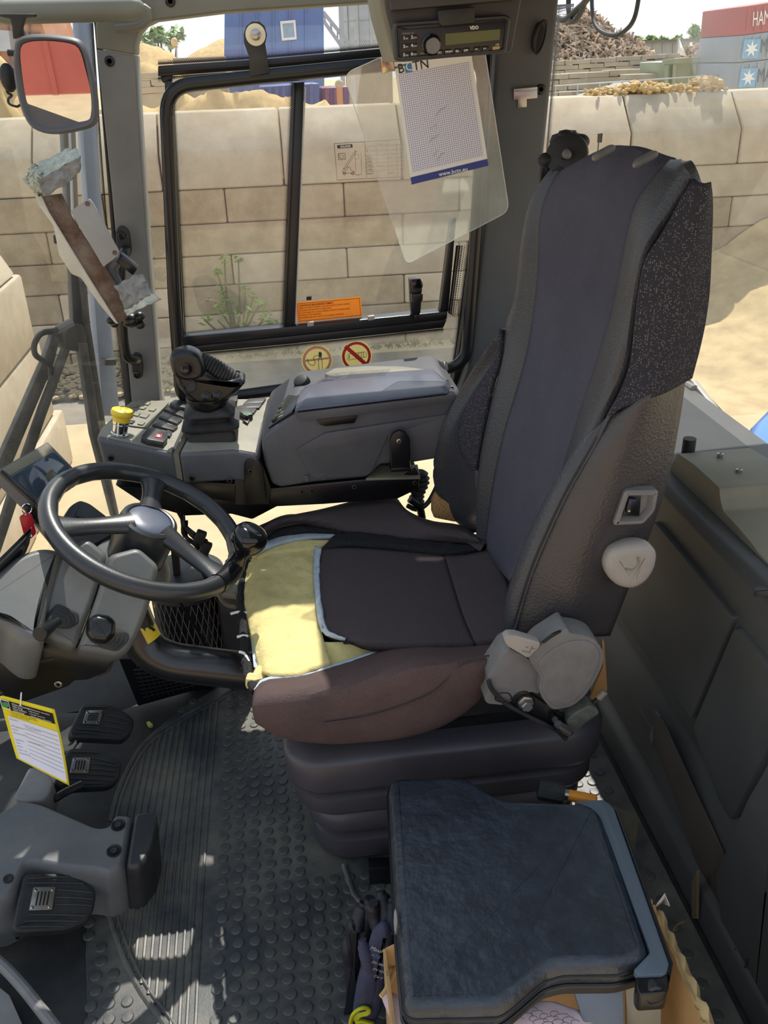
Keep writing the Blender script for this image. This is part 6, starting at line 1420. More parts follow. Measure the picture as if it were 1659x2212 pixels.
# grey pedal tower between the pedals
n_ = V((.12, -.12, 1)).normalized(); cp = P(180, 1800, z=.15); pt_ = (cp, n_)
tw_ = thing('pedal_tower', 'grey moulded pedal tower cover with two bolt holes between the middle and lower pedals', 'cover', V((cp.x, cp.y, 0)))
def tpad(nm, uv, m, prof, r=.014, lift=0, parent=tw_, **k):
    pts = rnd_poly([P(u, v, pl=(cp+n_*lift, n_)) for u, v in uv], r, 4); g = G(); g.pad(pts, n_, prof); return put(nm, g, m, parent, ang=60, **k)
m_tow = mat('tower_plastic', (92, 94, 96), .55, bump=.08, bs=350, dust=DUST, da=.25, ds=5)
tpad('cover', [(-70, 1790), (0, 1748), (44, 1722), (90, 1730), (150, 1756), (210, 1782), (234, 1780), (240, 1762), (252, 1754), (288, 1755), (278, 1810), (268, 1874), (232, 1890), (218, 1882), (120, 1872), (60, 1862), (50, 1880), (30, 1930), (-10, 1950), (-70, 1950)], m_tow, [(-.004, -.13), (-.002, -.06), (0, -.02), (.005, -.006), (.010, -.001)])
tpad('end_piece', [(289, 1755), (320, 1750), (337, 1750), (343, 1780), (334, 1826), (316, 1858), (300, 1874), (270, 1874), (280, 1810)], m_plastic_dk, [(-.002, -.13), (0, -.03), (0, -.012), (.004, -.002), (.008, .0)], .012)
for u, v in ((255, 1782), (246, 1838)):
    c = P(u, v, pl=pt_); g = G(); g.lathe(c, n_, [(.0135, -.004), (.0135, .0008), (.0115, .0012), (.010, -.0), (.0098, .0006), (.002, .0007)], 20); h_ = put('bolt_hole', g, m_black, tw_)
    g = G(); g.lathe(c+n_*.0008, n_, [(.006, -.001), (.006, .002), (.004, .002), (.003, .0012)], 12); put('bolt', g, m_black_mt, h_)
c = P(18, 1898, pl=pt_); g = G(); g.lathe(c, n_, [(.009, -.002), (.009, .0008), (.004, .001), (.001, .0002)], 16); put('screw', g, m_black, tw_)
g = G(); g.tube([P(u, v, z=.13) for u, v in [(92, 1730), (120, 1724), (140, 1712), (178, 1694)]], .008, 8, sub=14); put('linkage', g, m_black, tw_)
g = G(); g.prism(rnd_poly([P(u, v, z=.16) for u, v in [(28, 1722), (62, 1656), (92, 1660), (116, 1684), (108, 1712), (92, 1728), (60, 1730)]], .01), (0, 0, -.06)); put('bracket_post', g, m_grey, tw_, bevel=.008, seg=3)
g = G(); g.prism([P(u, v, z=.12) for u, v in [(132, 1612), (140, 1606), (148, 1612), (156, 1608), (164, 1598), (166, 1604), (156, 1620), (134, 1622)]], (0, 0, -.006)); put('clip', g, m_cover, tw_)
# yellow warning card
yt = 1.27
ct_ = thing('warning_card', 'curling yellow and white inspection card hanging above the pedals', 'card', P(70, 1690, y=yt))
m_card = mat('card_yellow', (232, 214, 40), .6, var=.04); m_cardw = mat('card_white', (226, 228, 240), .6, var=.03)
def card(u, v):   # card coordinates 0..1
    a = V((0, 1500, 0)); tl, tr, bl, br = (-2, 1500), (118, 1532), (36, 1638), (150, 1697)
    U = (tl[0]*(1-u)+tr[0]*u)*(1-v)+(bl[0]*(1-u)+br[0]*u)*v; Vv = (tl[1]*(1-u)+tr[1]*u)*(1-v)+(bl[1]*(1-u)+br[1]*u)*v
    return P(U+4*math.sin(3.1*v)*(.3-u)*-1, Vv, y=yt+.012*math.sin(3*v)-.010*u*v)
g = G(); g.grid([[card(i/12, j/20) for i in range(13)] for j in range(21)]); cd = put('sheet', g, m_card, ct_, solid=.0008)
def cpatch(nm, u0, v0, u1, v1, m, lift=.0016):
    g = G(); g.grid([[card(u0+(u1-u0)*i/8, v0+(v1-v0)*j/8)+V((0, -lift, 0)) for i in range(9)] for j in range(9)]); return put(nm, g, m, cd)
cpatch('white_field', .07, .30, .96, .965, m_cardw); cpatch('black_field', .14, .06, .95, .20, m_black_ink)
cpatch('logo_field', .0, .05, .16, .19, m_white, .0024); cpatch('logo_frame', .015, .065, .15, .175, mat('logo_blue', (40, 60, 110), .5), .0026)
g = G(); pc = card(.085, .12)+V((0, -.0034, 0)); g.lathe(pc, (0, -1, 0), [(.006, 0), (.006, .0004), (.0005, .0005)], 16); put('logo_disc', g, mat('logo_green', (70, 150, 60), .5), cd)
xdC, ydC = card(1, .1)-card(0, .1), card(.5, 0)-card(.5, 1)
for k, wd in enumerate(('Waarschuwing', 'Warning', 'Overzetten', 'Warnung')):
    text('card_lettering', wd, card(.20, .090+.034*k)+V((0, -.0026, 0)), xdC, ydC, .0036, m_white, cd)
for k, wd in enumerate(('| Wielmoeren natrekken', '| Re-torque', '| Couple controle', '| Radmuttern nachziehen')):
    text('card_lettering', wd, card(.50, .090+.034*k)+V((0, -.0026, 0)), xdC, ydC, .0026, m_white, cd)
for k, wd in enumerate(('wielmoeren na 50 km natrekken', 're-torque wheel nuts after 50 km', 'controler apres 50 km')):
    text('card_lettering', wd, card(.14, .225+.026*k)+V((0, -.0026, 0)), xdC, ydC, .0024, m_black_ink, cd)
m_inkg = mat('grey_ink', (120, 122, 134), .6)
for k, (wd, a) in enumerate((('Kenteken', .09), ('Montage gegevens', .36), ('Montageplaats', .09), ('Datum', .09), ('Kilometerstand', .09), ('Controle gegevens', .36), ('Ingeleverd', .09), ('Filiaal', .09), ('Datum', .09), ('Naam / tel.', .09), ('Handtekening', .09))):
    text('card_lettering', wd, card(a, .345+.052*k)+V((0, -.0026, 0)), xdC, ydC, .0026, m_inkg, cd)
for k in range(9):
    v = .36+.06*k; g = G(); g.grid([[card(.32+.62*i/6, v+.004*j)+V((0, -.0022, 0)) for i in range(7)] for j in range(2)]); put('rule_line', g, m_inkg, cd)
g = G(); g.tube([P(44, 1524, y=yt-.004), P(46, 1496, y=yt)], .0014, 6); put('cable_tie', g, m_white, ct_)
g = G(); g.ball(P(2, 1496, y=yt-.004), .006, 10, 8); put('rubber_pin', g, m_black, ct_)

# ================================================================ flip seat and boxes in the foreground
FZ = .36
fs = thing('flip_seat', 'black leatherette padded flip down seat with a steel side rail in the foreground', 'seat', (.24, .9, .2))
m_lthr = mat('creased_leatherette', (40, 46, 55), .34, var=.15, vs_=14, bump=1.0, bs=34, dust=(66, 80, 92), da=.4, ds=22, spec=.6, bd=.005)
pd = [(838, 1700), (842, 1684), (856, 1676), (1000, 1673), (1024, 1683), (1053, 1704), (1093, 1723), (1151, 1726), (1255, 1730), (1284, 1738), (1302, 1756), (1318, 1800), (1404, 2052), (1390, 2070), (1336, 2085), (1220, 2086), (1176, 2098), (1106, 2158), (1080, 2176), (890, 2180), (870, 2168), (856, 2016)]
def fz(uv, z=FZ): return [P(u, v, z=z) for u, v in uv]
pts = rnd_poly(fz(pd), .010, 4)
g = G(); g.pad(pts, (0, 0, 1), [(.002, -.040), (0, -.034), (0, -.018), (.003, -.007), (.008, -.001), (.014, .002)]); put('pad', g, m_lthr, fs, ang=70)
g = G(); g.tube([p+V((0, 0, -.022)) for p in pts], .0032, 8, True); put('piping', g, m_black, fs)
g = G(); g.tube([p+V((0, 0, -.040)) for p in pts], .0036, 8, True); put('piping', g, m_black, fs)
g = G(); g.pad(rnd_poly(fz(pd), .010, 4), (0, 0, 1), [(.003, -.062), (.001, -.056), (.001, -.042), (.01, -.040)]); put('tray', g, m_black_mt, fs)
g = G(); g.prism([P(u, v, z=FZ-.004) for u, v in [(853, 1975), (856, 1968), (858, 1976), (860, 1995), (857, 2016), (854, 2020), (852, 2000)]], (-.001, 0, .0055)); put('tear', g, m_grey_lt, fs, label='torn patch showing pale backing')
m_rail = mat('rail_steel', (104, 116, 128), .42, metal=.3, var=.1, dust=(70, 74, 80), da=.3, ds=8)
rl = fz([(1240, 1730), (1302, 1726), (1316, 1734), (1328, 1748), (1446, 2080), (1442, 2098), (1432, 2106), (1378, 2108), (1368, 2094), (1404, 2056), (1312, 1806), (1294, 1762), (1276, 1744)], FZ-.006)
g = G(); g.prism(rl, (0, 0, -.012)); put('side_rail', g, m_rail, fs, bevel=.003)
g = G(); g.prism(fz([(1328, 1748), (1446, 2080), (1442, 2098), (1448, 2110), (1454, 2080), (1334, 1746)], FZ-.008), (0, 0, -.035)); put('rail_flange', g, m_black, fs, bevel=.001)
h0, h1 = P(1378, 2122, z=FZ-.018), P(1440, 2118, z=FZ-.018)
g = G(); g.prism(rnd_poly(fz([(1374, 2108), (1442, 2104), (1446, 2128), (1440, 2144), (1382, 2148), (1374, 2134)], FZ-.010), .004), (0, 0, -.035)); put('hinge_block', g, m_black, fs, bevel=.006, seg=3)
c = P(1410, 2142, z=FZ-.022); g = G(); g.lathe(c+V((0, -.004, 0)), (0, -1, .25), [(.015, -.01), (.015, .004), (.012, .006), (.010, .004), (.002, .004)], 20); put('hinge_pin', g, m_plastic_dk, fs)
g = G(); g.prism([P(1236, 2130, z=FZ-.065), P(1345, 2124, z=FZ-.065), P(1352, 2300, z=FZ-.16), P(1290, 2300, z=FZ-.16)], (0, .004, -.004)); put('mount_bracket', g, m_rail, fs, bevel=.001)
g = G(); g.prism([P(1352, 2130, z=FZ-.065), P(1430, 2140, z=FZ-.065), P(1425, 2300, z=FZ-.2), P(1356, 2300, z=FZ-.2)], (0, .004, -.004)); put('mount_bracket', g, m_cover, fs, bevel=.001)
g = G(); g.box((.25, .93, .145), (.05, .05, .29)); put('post', g, m_black, fs, bevel=.004)
# black edge of a box under the gaiter
bl = thing('seat_rail', 'black seat rail end with a worn grey shoe under the gaiter', 'rail', P(820, 1880, z=0))
g = G(); g.prism(fz([(795, 1852), (850, 1850), (850, 1874), (797, 1876)], .05), (0, 0, -.045)); put('rail', g, m_black, bl, bevel=.002); g = G(); g.prism(fz([(798, 1878), (850, 1876), (850, 1892), (806, 1894)], .02), (0, 0, -.018)); put('shoe', g, m_grey, bl, bevel=.002)
# cardboard box under the flip seat
m_card_b = mat('cardboard', (182, 148, 100), .9, var=.1, vs_=10, bump=.2, bs=90, dust=(150, 116, 76), da=.4, ds=8)
cb_ = thing('cardboard_box', 'torn open brown cardboard box under the flip seat, its ragged right wall standing up', 'box', (.27, .7, 0))
bx0, bx1, by0, by1, bz = .075, .475, .50, .845, .275
def torn(a, b, z, n, amp, th, m, nm, extra=None):
    """upright sheet from a to b with a ragged top edge"""
    a, b = V(a), V(b); d = (b-a).normalized(); nn = V((-d.y, d.x, 0))*th; g = G(); up_l = []
    for i in range(n+1):
        t = i/n; zz = z+random.uniform(-amp, amp)+(extra(t) if extra else 0); up_l.append(a.lerp(b, t)+V((0, 0, zz)))
    poly_ = [a, b]+up_l[::-1]
    n0 = len(g.v)
    g.prism(poly_, nn); return put(nm, g, m, cb_)
random.seed(40)
torn((bx0, by1, 0), (bx1, by1, 0), bz, 26, .004, .004, m_card_b, 'back_wall', lambda t: .02*(t > .8)+.012*math.sin(9*t))
torn((bx1, by1, 0), (bx1, by0, 0), bz, 40, .003, .004, m_card_b, 'right_wall', lambda t: .018*math.exp(-t*3))
torn((bx0, by0, 0), (bx0, by1, 0), bz-.05, 26, .005, .004, m_card_b, 'left_wall', lambda t: .05*t)
g = G(); g.box(((bx0+bx1)/2, (by0+by1)/2, .004), (bx1-bx0, by1-by0, .006)); put('base', g, m_card_b, cb_)
# corrugated torn flap on the right wall
wv = []
for i in range(46):
    y = by1-i*.0075; ragged = random.uniform(-.004, .004)
    wv.append([V((bx1+.002, y, bz+.004)), V((bx1+.012+.003*math.sin(i*1.3), y, bz+.008+.004*math.sin(i*1.3))), V((bx1+.022+ragged*.6, y, bz-.012+.003*math.sin(i*1.3+.5))), V((bx1+.026+ragged, y, bz-.05))])
g = G(); g.grid(wv); put('corrugated_flap', g, mat('corrugated', (206, 176, 124), .9, var=.12, vs_=30, bump=.3, bs=120), cb_, solid=.003)
g = G(); g.grid([[P(1412, 1962, z=.285), P(1430, 1950, z=.285), P(1448, 1958, z=.285)], [P(1420, 1950, z=.30), P(1438, 1935, z=.302), P(1446, 1952, z=.30)], [P(1430, 1938, z=.31), P(1436, 1929, z=.315), P(1442, 1944, z=.31)]]); put('white_tear', g, m_white, cb_, solid=.001)
g = G(); g.tube([P(1478, 1990, z=.272), P(1460, 2000, z=.268), P(1450, 2020, z=.262), P(1432, 2042, z=.255)], .0014, 5, sub=10); put('crease', g, mat('crease_brown', (96, 70, 44), .9), cb_)
m_pink = mat('pink_paper', (208, 186, 190), .8, var=.06, vs_=20, dust=(168, 146, 152), da=.5, ds=40)
g = G(); g.grid([[P(1090, 2215, z=.262), P(1136, 2160, z=.262), P(1144, 2160, z=.262)], [P(1150, 2230, z=.255), P(1190, 2166, z=.262), P(1200, 2164, z=.262)], [P(1220, 2260, z=.25), P(1240, 2186, z=.258), P(1250, 2182, z=.258)], [P(1270, 2280, z=.25), P(1270, 2212, z=.25), P(1282, 2210, z=.25)]]); fl_ = put('printed_flap', g, m_pink, cb_, solid=.002, label='pinkish white printed inner flap')
for k in range(16):
    c = P(1130+k*7.5, 2176+(k*17) % 30+k*1.2, z=.2665); g = G(); g.tube([c+V((.006*math.cos(a)*(1+k % 3*.4), .004*math.sin(a), 0)) for a in [i*.7 for i in range(7)]], .0005, 4); put('doodle_line', g, m_grey, fl_)
g = G(); g.grid([[P(822, 2148, z=.22), P(840, 2140, z=.225), P(858, 2148, z=.225)], [P(828, 2166, z=.215), P(845, 2162, z=.222), P(862, 2164, z=.222)], [P(842, 2200, z=.205), P(852, 2200, z=.212), P(866, 2198, z=.215)], [P(852, 2250, z=.19), P(860, 2250, z=.2), P(872, 2250, z=.2)]]); put('printed_flap', g, m_pink, cb_, solid=.002)
g = G(); g.tube([P(u, v, z=.235) for u, v in [(870, 2044), (862, 2062), (858, 2082), (846, 2112), (832, 2140), (822, 2152)]], .0032, 6, sub=20); put('torn_edge', g, MATS['corrugated'], cb_)
# gloves
m_glove = mat('glove_knit', (58, 60, 82), .85, var=.15, vs_=30, bump=.4, bs=500, kind='voronoi', dust=(84, 86, 104), da=.3, ds=12)
m_glove_d = mat('glove_palm', (24, 26, 36), .6, var=.1, bump=.2, bs=300)
def glove(label, yg, palm, fingers, thumb, m1, cuff=None, lettering=False):
    c = P(*palm[0], y=yg); t = thing('work_glove', label, 'glove', V((c.x, c.y, 0)))
    pts = rnd_poly([P(u, v, y=yg) for u, v in palm], .012, 4); pn = V((0, -1, .35)).normalized()
    g = G(); g.pad(pts, (0, -1, 0), [(.008, -.016), (.002, -.010), (0, -.004), (.003, .004), (.010, .009), (.016, .010)]); p_ = put('palm', g, m1, t, ang=70)
    for f in fingers:
        g = G(); r = f[-1]; g.tube([P(u, v, y=yg+dy) for u, v, dy in f[:-1]], [r*1.0, r*1.08, r*1.02, r*.98, r*.9, r*.62], 12, sub=14); put('finger', g, m_glove_d, t)
    if thumb:
        g = G(); r = thumb[-1]; g.tube([P(u, v, y=yg+dy) for u, v, dy in thumb[:-1]], [r, r*1.05, r, r*.9, r*.6], 12, sub=12); put('thumb', g, m1, t)
    if cuff:
        g = G(); g.tube([P(u, v, y=yg+dy) for u, v, dy in cuff], .0042, 8, sub=30, flat=.7); put('cuff_hem', g, mat('cuff_yellow', (196, 196, 32), .8), t, label='yellow cuff hem')
    return t, p_
gl, gp = glove('navy knitted work glove with white lettering and a yellow cuff hem beside the flip seat', .90,
      [(790, 2070), (804, 2016), (830, 1996), (852, 2006), (852, 2060), (838, 2110), (826, 2180), (806, 2215), (770, 2215), (762, 2190), (772, 2120)],
      [[(838, 2016, .01), (834, 1970, .03), (822, 1925, .05), .0125], [(846, 2020, .0), (850, 1980, .02), (846, 1940, .04), .0125], [(824, 2016, .015), (808, 1975, .03), (806, 1950, .03), .012]],
      [(800, 2090, 0), (790, 2060, .0), (782, 2030, .01), .011], m_glove,
      [(757, 2216, -.012), (759, 2200, -.014), (765, 2188, -.016), (780, 2178, -.016), (796, 2178, -.014), (794, 2188, -.012), (778, 2192, -.010), (766, 2206, -.010), (784, 2206, -.014), (806, 2212, -.016)])
xdG, ydG = P(837, 2056, y=.88)-P(796, 2042, y=.88), P(820, 2030, y=.88)-P(818, 2060, y=.88)
m_gtx = mat('glove_print', (196, 200, 214), .7); m_gtb = mat('glove_print_blue', (110, 150, 200), .7)
text('lettering', 'MaxiFlex', P(798, 2050, y=.888), xdG, ydG, .0075, m_gtx, gp, width=.036)
for k, wd in enumerate(('ATG', 'EN 388', 'EN 420', 'Cat II')):
    text('lettering', wd, P(800+k*2, 2064+k*15, y=.888), xdG, ydG, .0050 if k else .006, m_gtb if k == 0 else m_gtx, gp)
glove('dark glove lying folded left of the lettered glove on the floor mat', .935,
      [(748, 2000), (760, 1990), (774, 1996), (784, 2060), (770, 2140), (762, 2190), (750, 2170), (744, 2090)],
      [[(770, 2010, .0), (774, 1985, .01), (786, 1950, .02), .012], [(780, 2040, .0), (790, 2000, .01), (800, 1940, .02), .013]],
      [(756, 2080, 0), (750, 2050, 0), (752, 2020, .01), .010], m_glove_d)
# pen knife / bottle behind the pad and a clear wrapper
mk = thing('spray_bottle', 'small black capped bottle with an orange band behind the far edge of the flip seat', 'bottle', P(1190, 1712, z=.36))
a_, b_ = P(1162, 1704, z=.335), P(1300, 1732, z=.322)
d_ = (b_-a_).normalized()
g = G(); g.lathe(a_, d_, [(.015, 0), (.0175, .003), (.0175, .040), (.0165, .043)], 8); put('cap', g, m_black_mt, mk)
g = G(); g.lathe(a_+d_*.042, d_, [(.009, 0), (.009, .008)], 16); put('collar', g, m_steel, mk)
g = G(); g.lathe(a_+d_*.049, d_, [(.0085, 0), (.0095, .003), (.0095, .045), (.007, .048)], 20); put('barrel', g, mat('bottle_orange', (224, 142, 40), .35), mk, label='orange barrel')
wp = thing('wrapper', 'crumpled clear plastic wrapper beside the rail of the flip seat', 'wrapper', P(1355, 1800, z=.25))
wr_ = [[P(u, v, z=zz+random.uniform(-.006, .006)) for u, v in row] for row, zz in (([(1318, 1738), (1345, 1748), (1372, 1756)], .33), ([(1330, 1768), (1352, 1778), (1380, 1768)], .30), ([(1344, 1800), (1360, 1806), (1376, 1800)], .26), ([(1356, 1838), (1362, 1840), (1370, 1838)], .20))]
g = G(); g.grid(loft(wr_, 12, 8)); put('film', g, glass_mat('clear_film', tint=(.7, .7, .62), dirt=.2, hi=.5, ds=20, rgb=(150, 146, 120)), wp)
lf = thing('dry_leaf', 'single curled yellow green leaf on the floor mat beside the upper pedal', 'leaf', P(323, 1566, z=.008))
g = G(); g.grid(loft([[P(316, 1560, z=.010), P(322, 1558, z=.018), P(330, 1564, z=.012)], [P(318, 1566, z=.009), P(324, 1566, z=.011), P(331, 1568, z=.010)], [P(320, 1570, z=.012), P(326, 1572, z=.014), P(330, 1571, z=.010)]], 8, 8)); put('blade', g, mat('dry_leaf', (158, 150, 70), .7), lf, solid=.0005)
# ================================================================ guard rail, handle, mirror, bracket
gy2 = 2.085
gr_ = thing('guard_rail', 'black bent tube guard rail running around the side window', 'rail', P(380, 870, y=gy2))
path = rnd_poly([P(u, v, y=gy2) for u, v in [(358, 188), (560, 166), (760, 146), (1046, 118), (1034, 420), (1006, 792), (700, 828), (392, 872), (376, 640)]], [.055, 0, 0, .055, 0, .055, 0, .05, 0], 8)
g = G(); g.tube(path, .0148, 16, True); put('tube', g, m_black, gr_)
g = G(); g.prism([P(u, v, y=gy2-.018) for u, v in [(540, 166), (537, 120), (527, 92), (526, 74), (532, 56), (545, 45), (560, 45), (572, 56), (577, 76), (573, 94), (577, 120), (582, 158)]], (0, .006, 0)); put('hanger_strap', g, m_black_mt, gr_, bevel=.002)
cst = P(552, 75, y=gy2-.018)
g = G(); g.lathe(cst, (0, -1, 0), [(.0205, -.002), (.0205, .002), (.018, .003), (.010, .003)], 28); put('washer', g, mat('washer_cream', (222, 212, 184), .5), gr_, label='pale cream washer')
g = G(); g.lathe(cst+V((0, -.003, 0)), (0, -1, 0), [(.0105, 0), (.0105, .004), (.008, .006), (.001, .0065)], 20); put('bolt', g, m_steel, gr_)
g = G(); g.tube([P(948, 796, y=gy2), P(966, 793, y=gy2)], .0152, 16); put('label_band', g, m_grey_lt, gr_)
# grab handle on the front pillar
hy = 2.10
gh = thing('grab_handle', 'black tubular grab handle bolted to the front pillar', 'handle', P(290, 810, y=hy))
for uv, b in (([(250, 500), (256, 488), (268, 487), (280, 500), (285, 540), (280, 556), (264, 556), (252, 530)], (262, 509)), ([(284, 768), (292, 760), (306, 766), (310, 790), (308, 814), (294, 819), (286, 806)], (295, 809))):
    g = G(); g.pad(rnd_poly([P(u, v, y=hy) for u, v in uv], .006, 4), (0, -1, 0), [(0, -.004), (0, .003), (.002, .005), (.006, .005)]); fl0 = put('flange', g, m_black_mt, gh)
    g = G(); g.lathe(P(*b, y=hy-.005), (0, -1, 0), [(.009, 0), (.008, .003), (.005, .004), (.0035, .001), (.001, .001)], 14); put('bolt', g, m_black, fl0)
g = G(); g.tube([P(272, 540, y=hy), P(270, 545, y=hy-.03), P(262, 566, y=hy-.05), P(260, 620, y=hy-.055), P(264, 700, y=hy-.055), P(268, 745, y=hy-.055), P(276, 772, y=hy-.05), P(292, 778, y=hy-.028), P(298, 776, y=hy)], .0115, 14, sub=50); put('tube', g, m_black, gh)
# mirror
yv = 1.93
mr = thing('mirror', 'rounded rectangular mirror in a grey frame at the top left corner', 'mirror', P(120, 290, y=yv))
of = cat([P(u, v, y=yv) for u, v in [(30, 100), (36, 84), (56, 75), (95, 73), (139, 77), (169, 84), (184, 100), (196, 132), (209, 199), (212, 246), (203, 272), (169, 284), (123, 291), (86, 286), (60, 267), (40, 219), (28, 149)]], 60, True)
fr0 = (0, -1, 0)
mnrm = V((-.03, -1, -.075)).normalized()
g = G(); g.pad(of, fr0, [(.010, -.035), (.003, -.026), (0, -.010), (.002, .004), (.006, .008), (.010, .006), (.0135, .001), (.016, .0)]); put('frame', g, m_plastic, mr, ang=60)
m_mir = mat('mirror_glass', (214, 216, 218), .015, metal=1, var=.0)
gp_ = cat([P(u, v, y=yv) for u, v in [(47, 104), (66, 91), (111, 89), (159, 96), (175, 111), (186, 150), (197, 199), (199, 237), (191, 263), (147, 276), (95, 277), (78, 265), (58, 219), (48, 150)]], 60, True)
cg = sum(gp_, V())/60
g = G(); q = [p+V((0, -.0022, 0))-V((0, 1, 0))*0 for p in gp_]
q = [p+V((0, ((p-cg).x*mnrm.x+(p-cg).z*mnrm.z)/-mnrm.y-.004, 0)) for p in gp_]
g.prism(q, (0, .002, 0)); put('glass', g, m_mir, mr, smooth=False)
g = G(); g.prism(poly([(-10, 30), (76, 30), (74, 36), (52, 38), (46, 60), (52, 78), (28, 84), (26, 60), (22, 40), (-10, 34)], y=yv+.03), (0, .02, 0)); put('arm', g, m_black_mt, mr, bevel=.004)
g = G(); g.ball(P(18, 168, y=yv+.05), .026, 14, 10, (.6, .8, 1)); put('adjuster', g, m_black_mt, mr)
g = G(); g.tube([P(u, v, y=yv+.05) for u, v in [(14, 184), (16, 200), (26, 206), (18, 214), (20, 224), (36, 230), (44, 226)]], .0025, 6, sub=24); put('cable', g, m_black, mr)
g = G(); g.tube([P(u, v, y=yv+.045) for u, v in [(17, 114), (40, 116)]], .006, 8); put('pin', g, m_black, mr)
# taped tablet bracket
yt2 = 1.88
tb = thing('tablet_bracket', 'rusty steel bracket with duct taped ends clamped to the grab handle', 'bracket', P(260, 700, y=yt2))
m_rust = mat('rusty_steel', (86, 60, 42), .7, var=.4, vs_=30, bump=.5, bs=80, dust=(130, 128, 122), da=.75, ds=14)
m_tape = mat('duct_tape', (128, 131, 133), .5, metal=.2, var=.2, vs_=60, bump=1.0, bs=120, dust=(84, 88, 90), da=.75, ds=40, bd=.004)
m_tape_lit = mat('lit_frayed_tape', (182, 188, 176), .75, var=.2, vs_=60, bump=1.0, bs=110, dust=(120, 124, 116), da=.6, ds=40, bd=.004)  # paler copy of the duct tape: sunlight on its top faces put into the colour
m_offw = mat('worn_white_paint', (196, 192, 180), .55, var=.08, vs_=10, dust=(150, 140, 122), da=.4, ds=12)
def tbp(nm, uv, y, th, m, bevel=.001, **k):
    g = G(); g.prism(poly(uv, y=y), (0, th, 0)); return put(nm, g, m, tb, bevel=bevel, **k)
tbp('angle_bar', [(90, 424), (133, 418), (157, 472), (250, 613), (279, 683), (256, 701), (193, 601), (105, 457)], yt2, .004, m_rust)
tbp('flange', [(71, 413), (90, 424), (105, 457), (193, 601), (256, 701), (248, 698), (211, 653), (175, 601), (154, 592), (127, 550), (115, 487), (84, 445)], yt2-.004, .03, m_offw, .002, label='worn white painted flange')
for u, v in ((124, 428), (131, 442), (108, 440), (123, 464), (243, 632), (260, 662)):
    g = G(); g.lathe(P(u, v, y=yt2-.0005), (0, -1, 0), [(.0042, 0), (.004, .0012), (.002, .0005), (.001, .0005)], 10); put('rivet', g, m_rust, tb)
tbp('cover_plate', [(152, 457), (188, 430), (194, 430), (200, 437), (256, 541), (255, 553), (223, 577)], yt2-.012, .006, mat('plate_grey', (146, 147, 146), .5, var=.05, dust=(120, 120, 118), da=.3, ds=20), .0015, label='grey cover plate with a screw in each corner')
text('lettering', 'MOXA', P(194, 516, y=yt2-.0125), P(204, 508, y=yt2)-P(194, 516, y=yt2), P(190, 500, y=yt2)-P(194, 516, y=yt2), .0045, m_black_ink, tb) if False else None
for u, v in ((189, 440), (248, 546)):
    g = G(); g.lathe(P(u, v, y=yt2-.012), (0, -1, 0), [(.005, 0), (.0045, .0012), (.002, .0004), (.001, .0004)], 12); put('screw', g, m_rust, tb)
def crumple(uvs, y, nu, nv, amp, s, m, nm, solid=.003):
    rows = loft([[P(u, v, y=y+dy) for u, v, dy in r] for r in uvs], nu, nv)
    for r in rows:
        for p in r: p += V((MN.noise(p*s)*amp, MN.noise(p*s+V((7, 1, 3)))*amp, MN.noise(p*s+V((2, 9, 4)))*amp))
    g = G(); g.grid(rows); return put(nm, g, m, tb, solid=solid)
crumple([[(82, 390, -.03), (128, 364, -.03), (175, 338, -.03)], [(76, 372, 0), (110, 350, 0), (163, 326, .0)], [(72, 354, .03), (112, 338, .03), (151, 320, .03)]], yt2, 24, 16, .006, 70, m_tape_lit, 'tape_top')
crumple([[(82, 390, -.032), (128, 364, -.032), (176, 338, -.032)], [(90, 406, -.03), (132, 385, -.03), (175, 354, -.03)], [(99, 422, -.028), (136, 402, -.028), (173, 371, -.028)]], yt2, 24, 14, .004, 60, m_tape, 'tape_front')
crumple([[(53, 386, -.012), (62, 366, 0), (74, 354, .01)], [(60, 398, -.02), (72, 380, -.03), (84, 366, -.02)], [(72, 412, -.02), (84, 400, -.03), (94, 386, -.025)], [(90, 424, -.01), (96, 416, -.02), (100, 400, -.02)]], yt2, 16, 14, .012, 120, m_tape_lit, 'lit_frayed_tape')
crumple([[(247, 617, -.012), (272, 604, -.02), (307, 589, -.03)], [(258, 644, -.014), (288, 628, -.03), (322, 618, -.04)], [(270, 668, -.014), (300, 652, -.035), (328, 634, -.05)]], yt2, 22, 16, .005, 70, m_tape, 'tape_front')
crumple([[(270, 668, -.014), (300, 652, -.035), (328, 634, -.05)], [(272, 680, -.03), (305, 664, -.05), (346, 646, -.07)]], yt2, 22, 8, .006, 80, m_tape_lit, 'tape_lip')
tbp('clamp_tube', [(253, 568), (258, 546), (298, 580), (287, 596)], yt2+.02, .03, m_black, .003)
g = G(); g.tube([P(u, v, y=yt2+.03) for u, v in [(250, 562), (240, 580), (246, 604), (262, 632)]], .014, 10, sub=14); put('clamp_arm', g, m_plastic, tb)
for u, v, r in ((282, 692, .020), (300, 684, .014), (303, 702, .012), (268, 688, .012), (240, 692, .011), (248, 700, .010)):
    g = G(); g.ball(P(u, v, y=yt2+.05), r, 14, 10, (1, .9, .8)); put('clamp_knob', g, m_black, tb)
g = G(); g.prism(poly([(114, 508), (121, 512), (122, 528), (116, 526)], y=yt2), (0, .02, 0)); put('clip', g, mat('navy_clip', (38, 42, 66), .4), tb, bevel=.002)
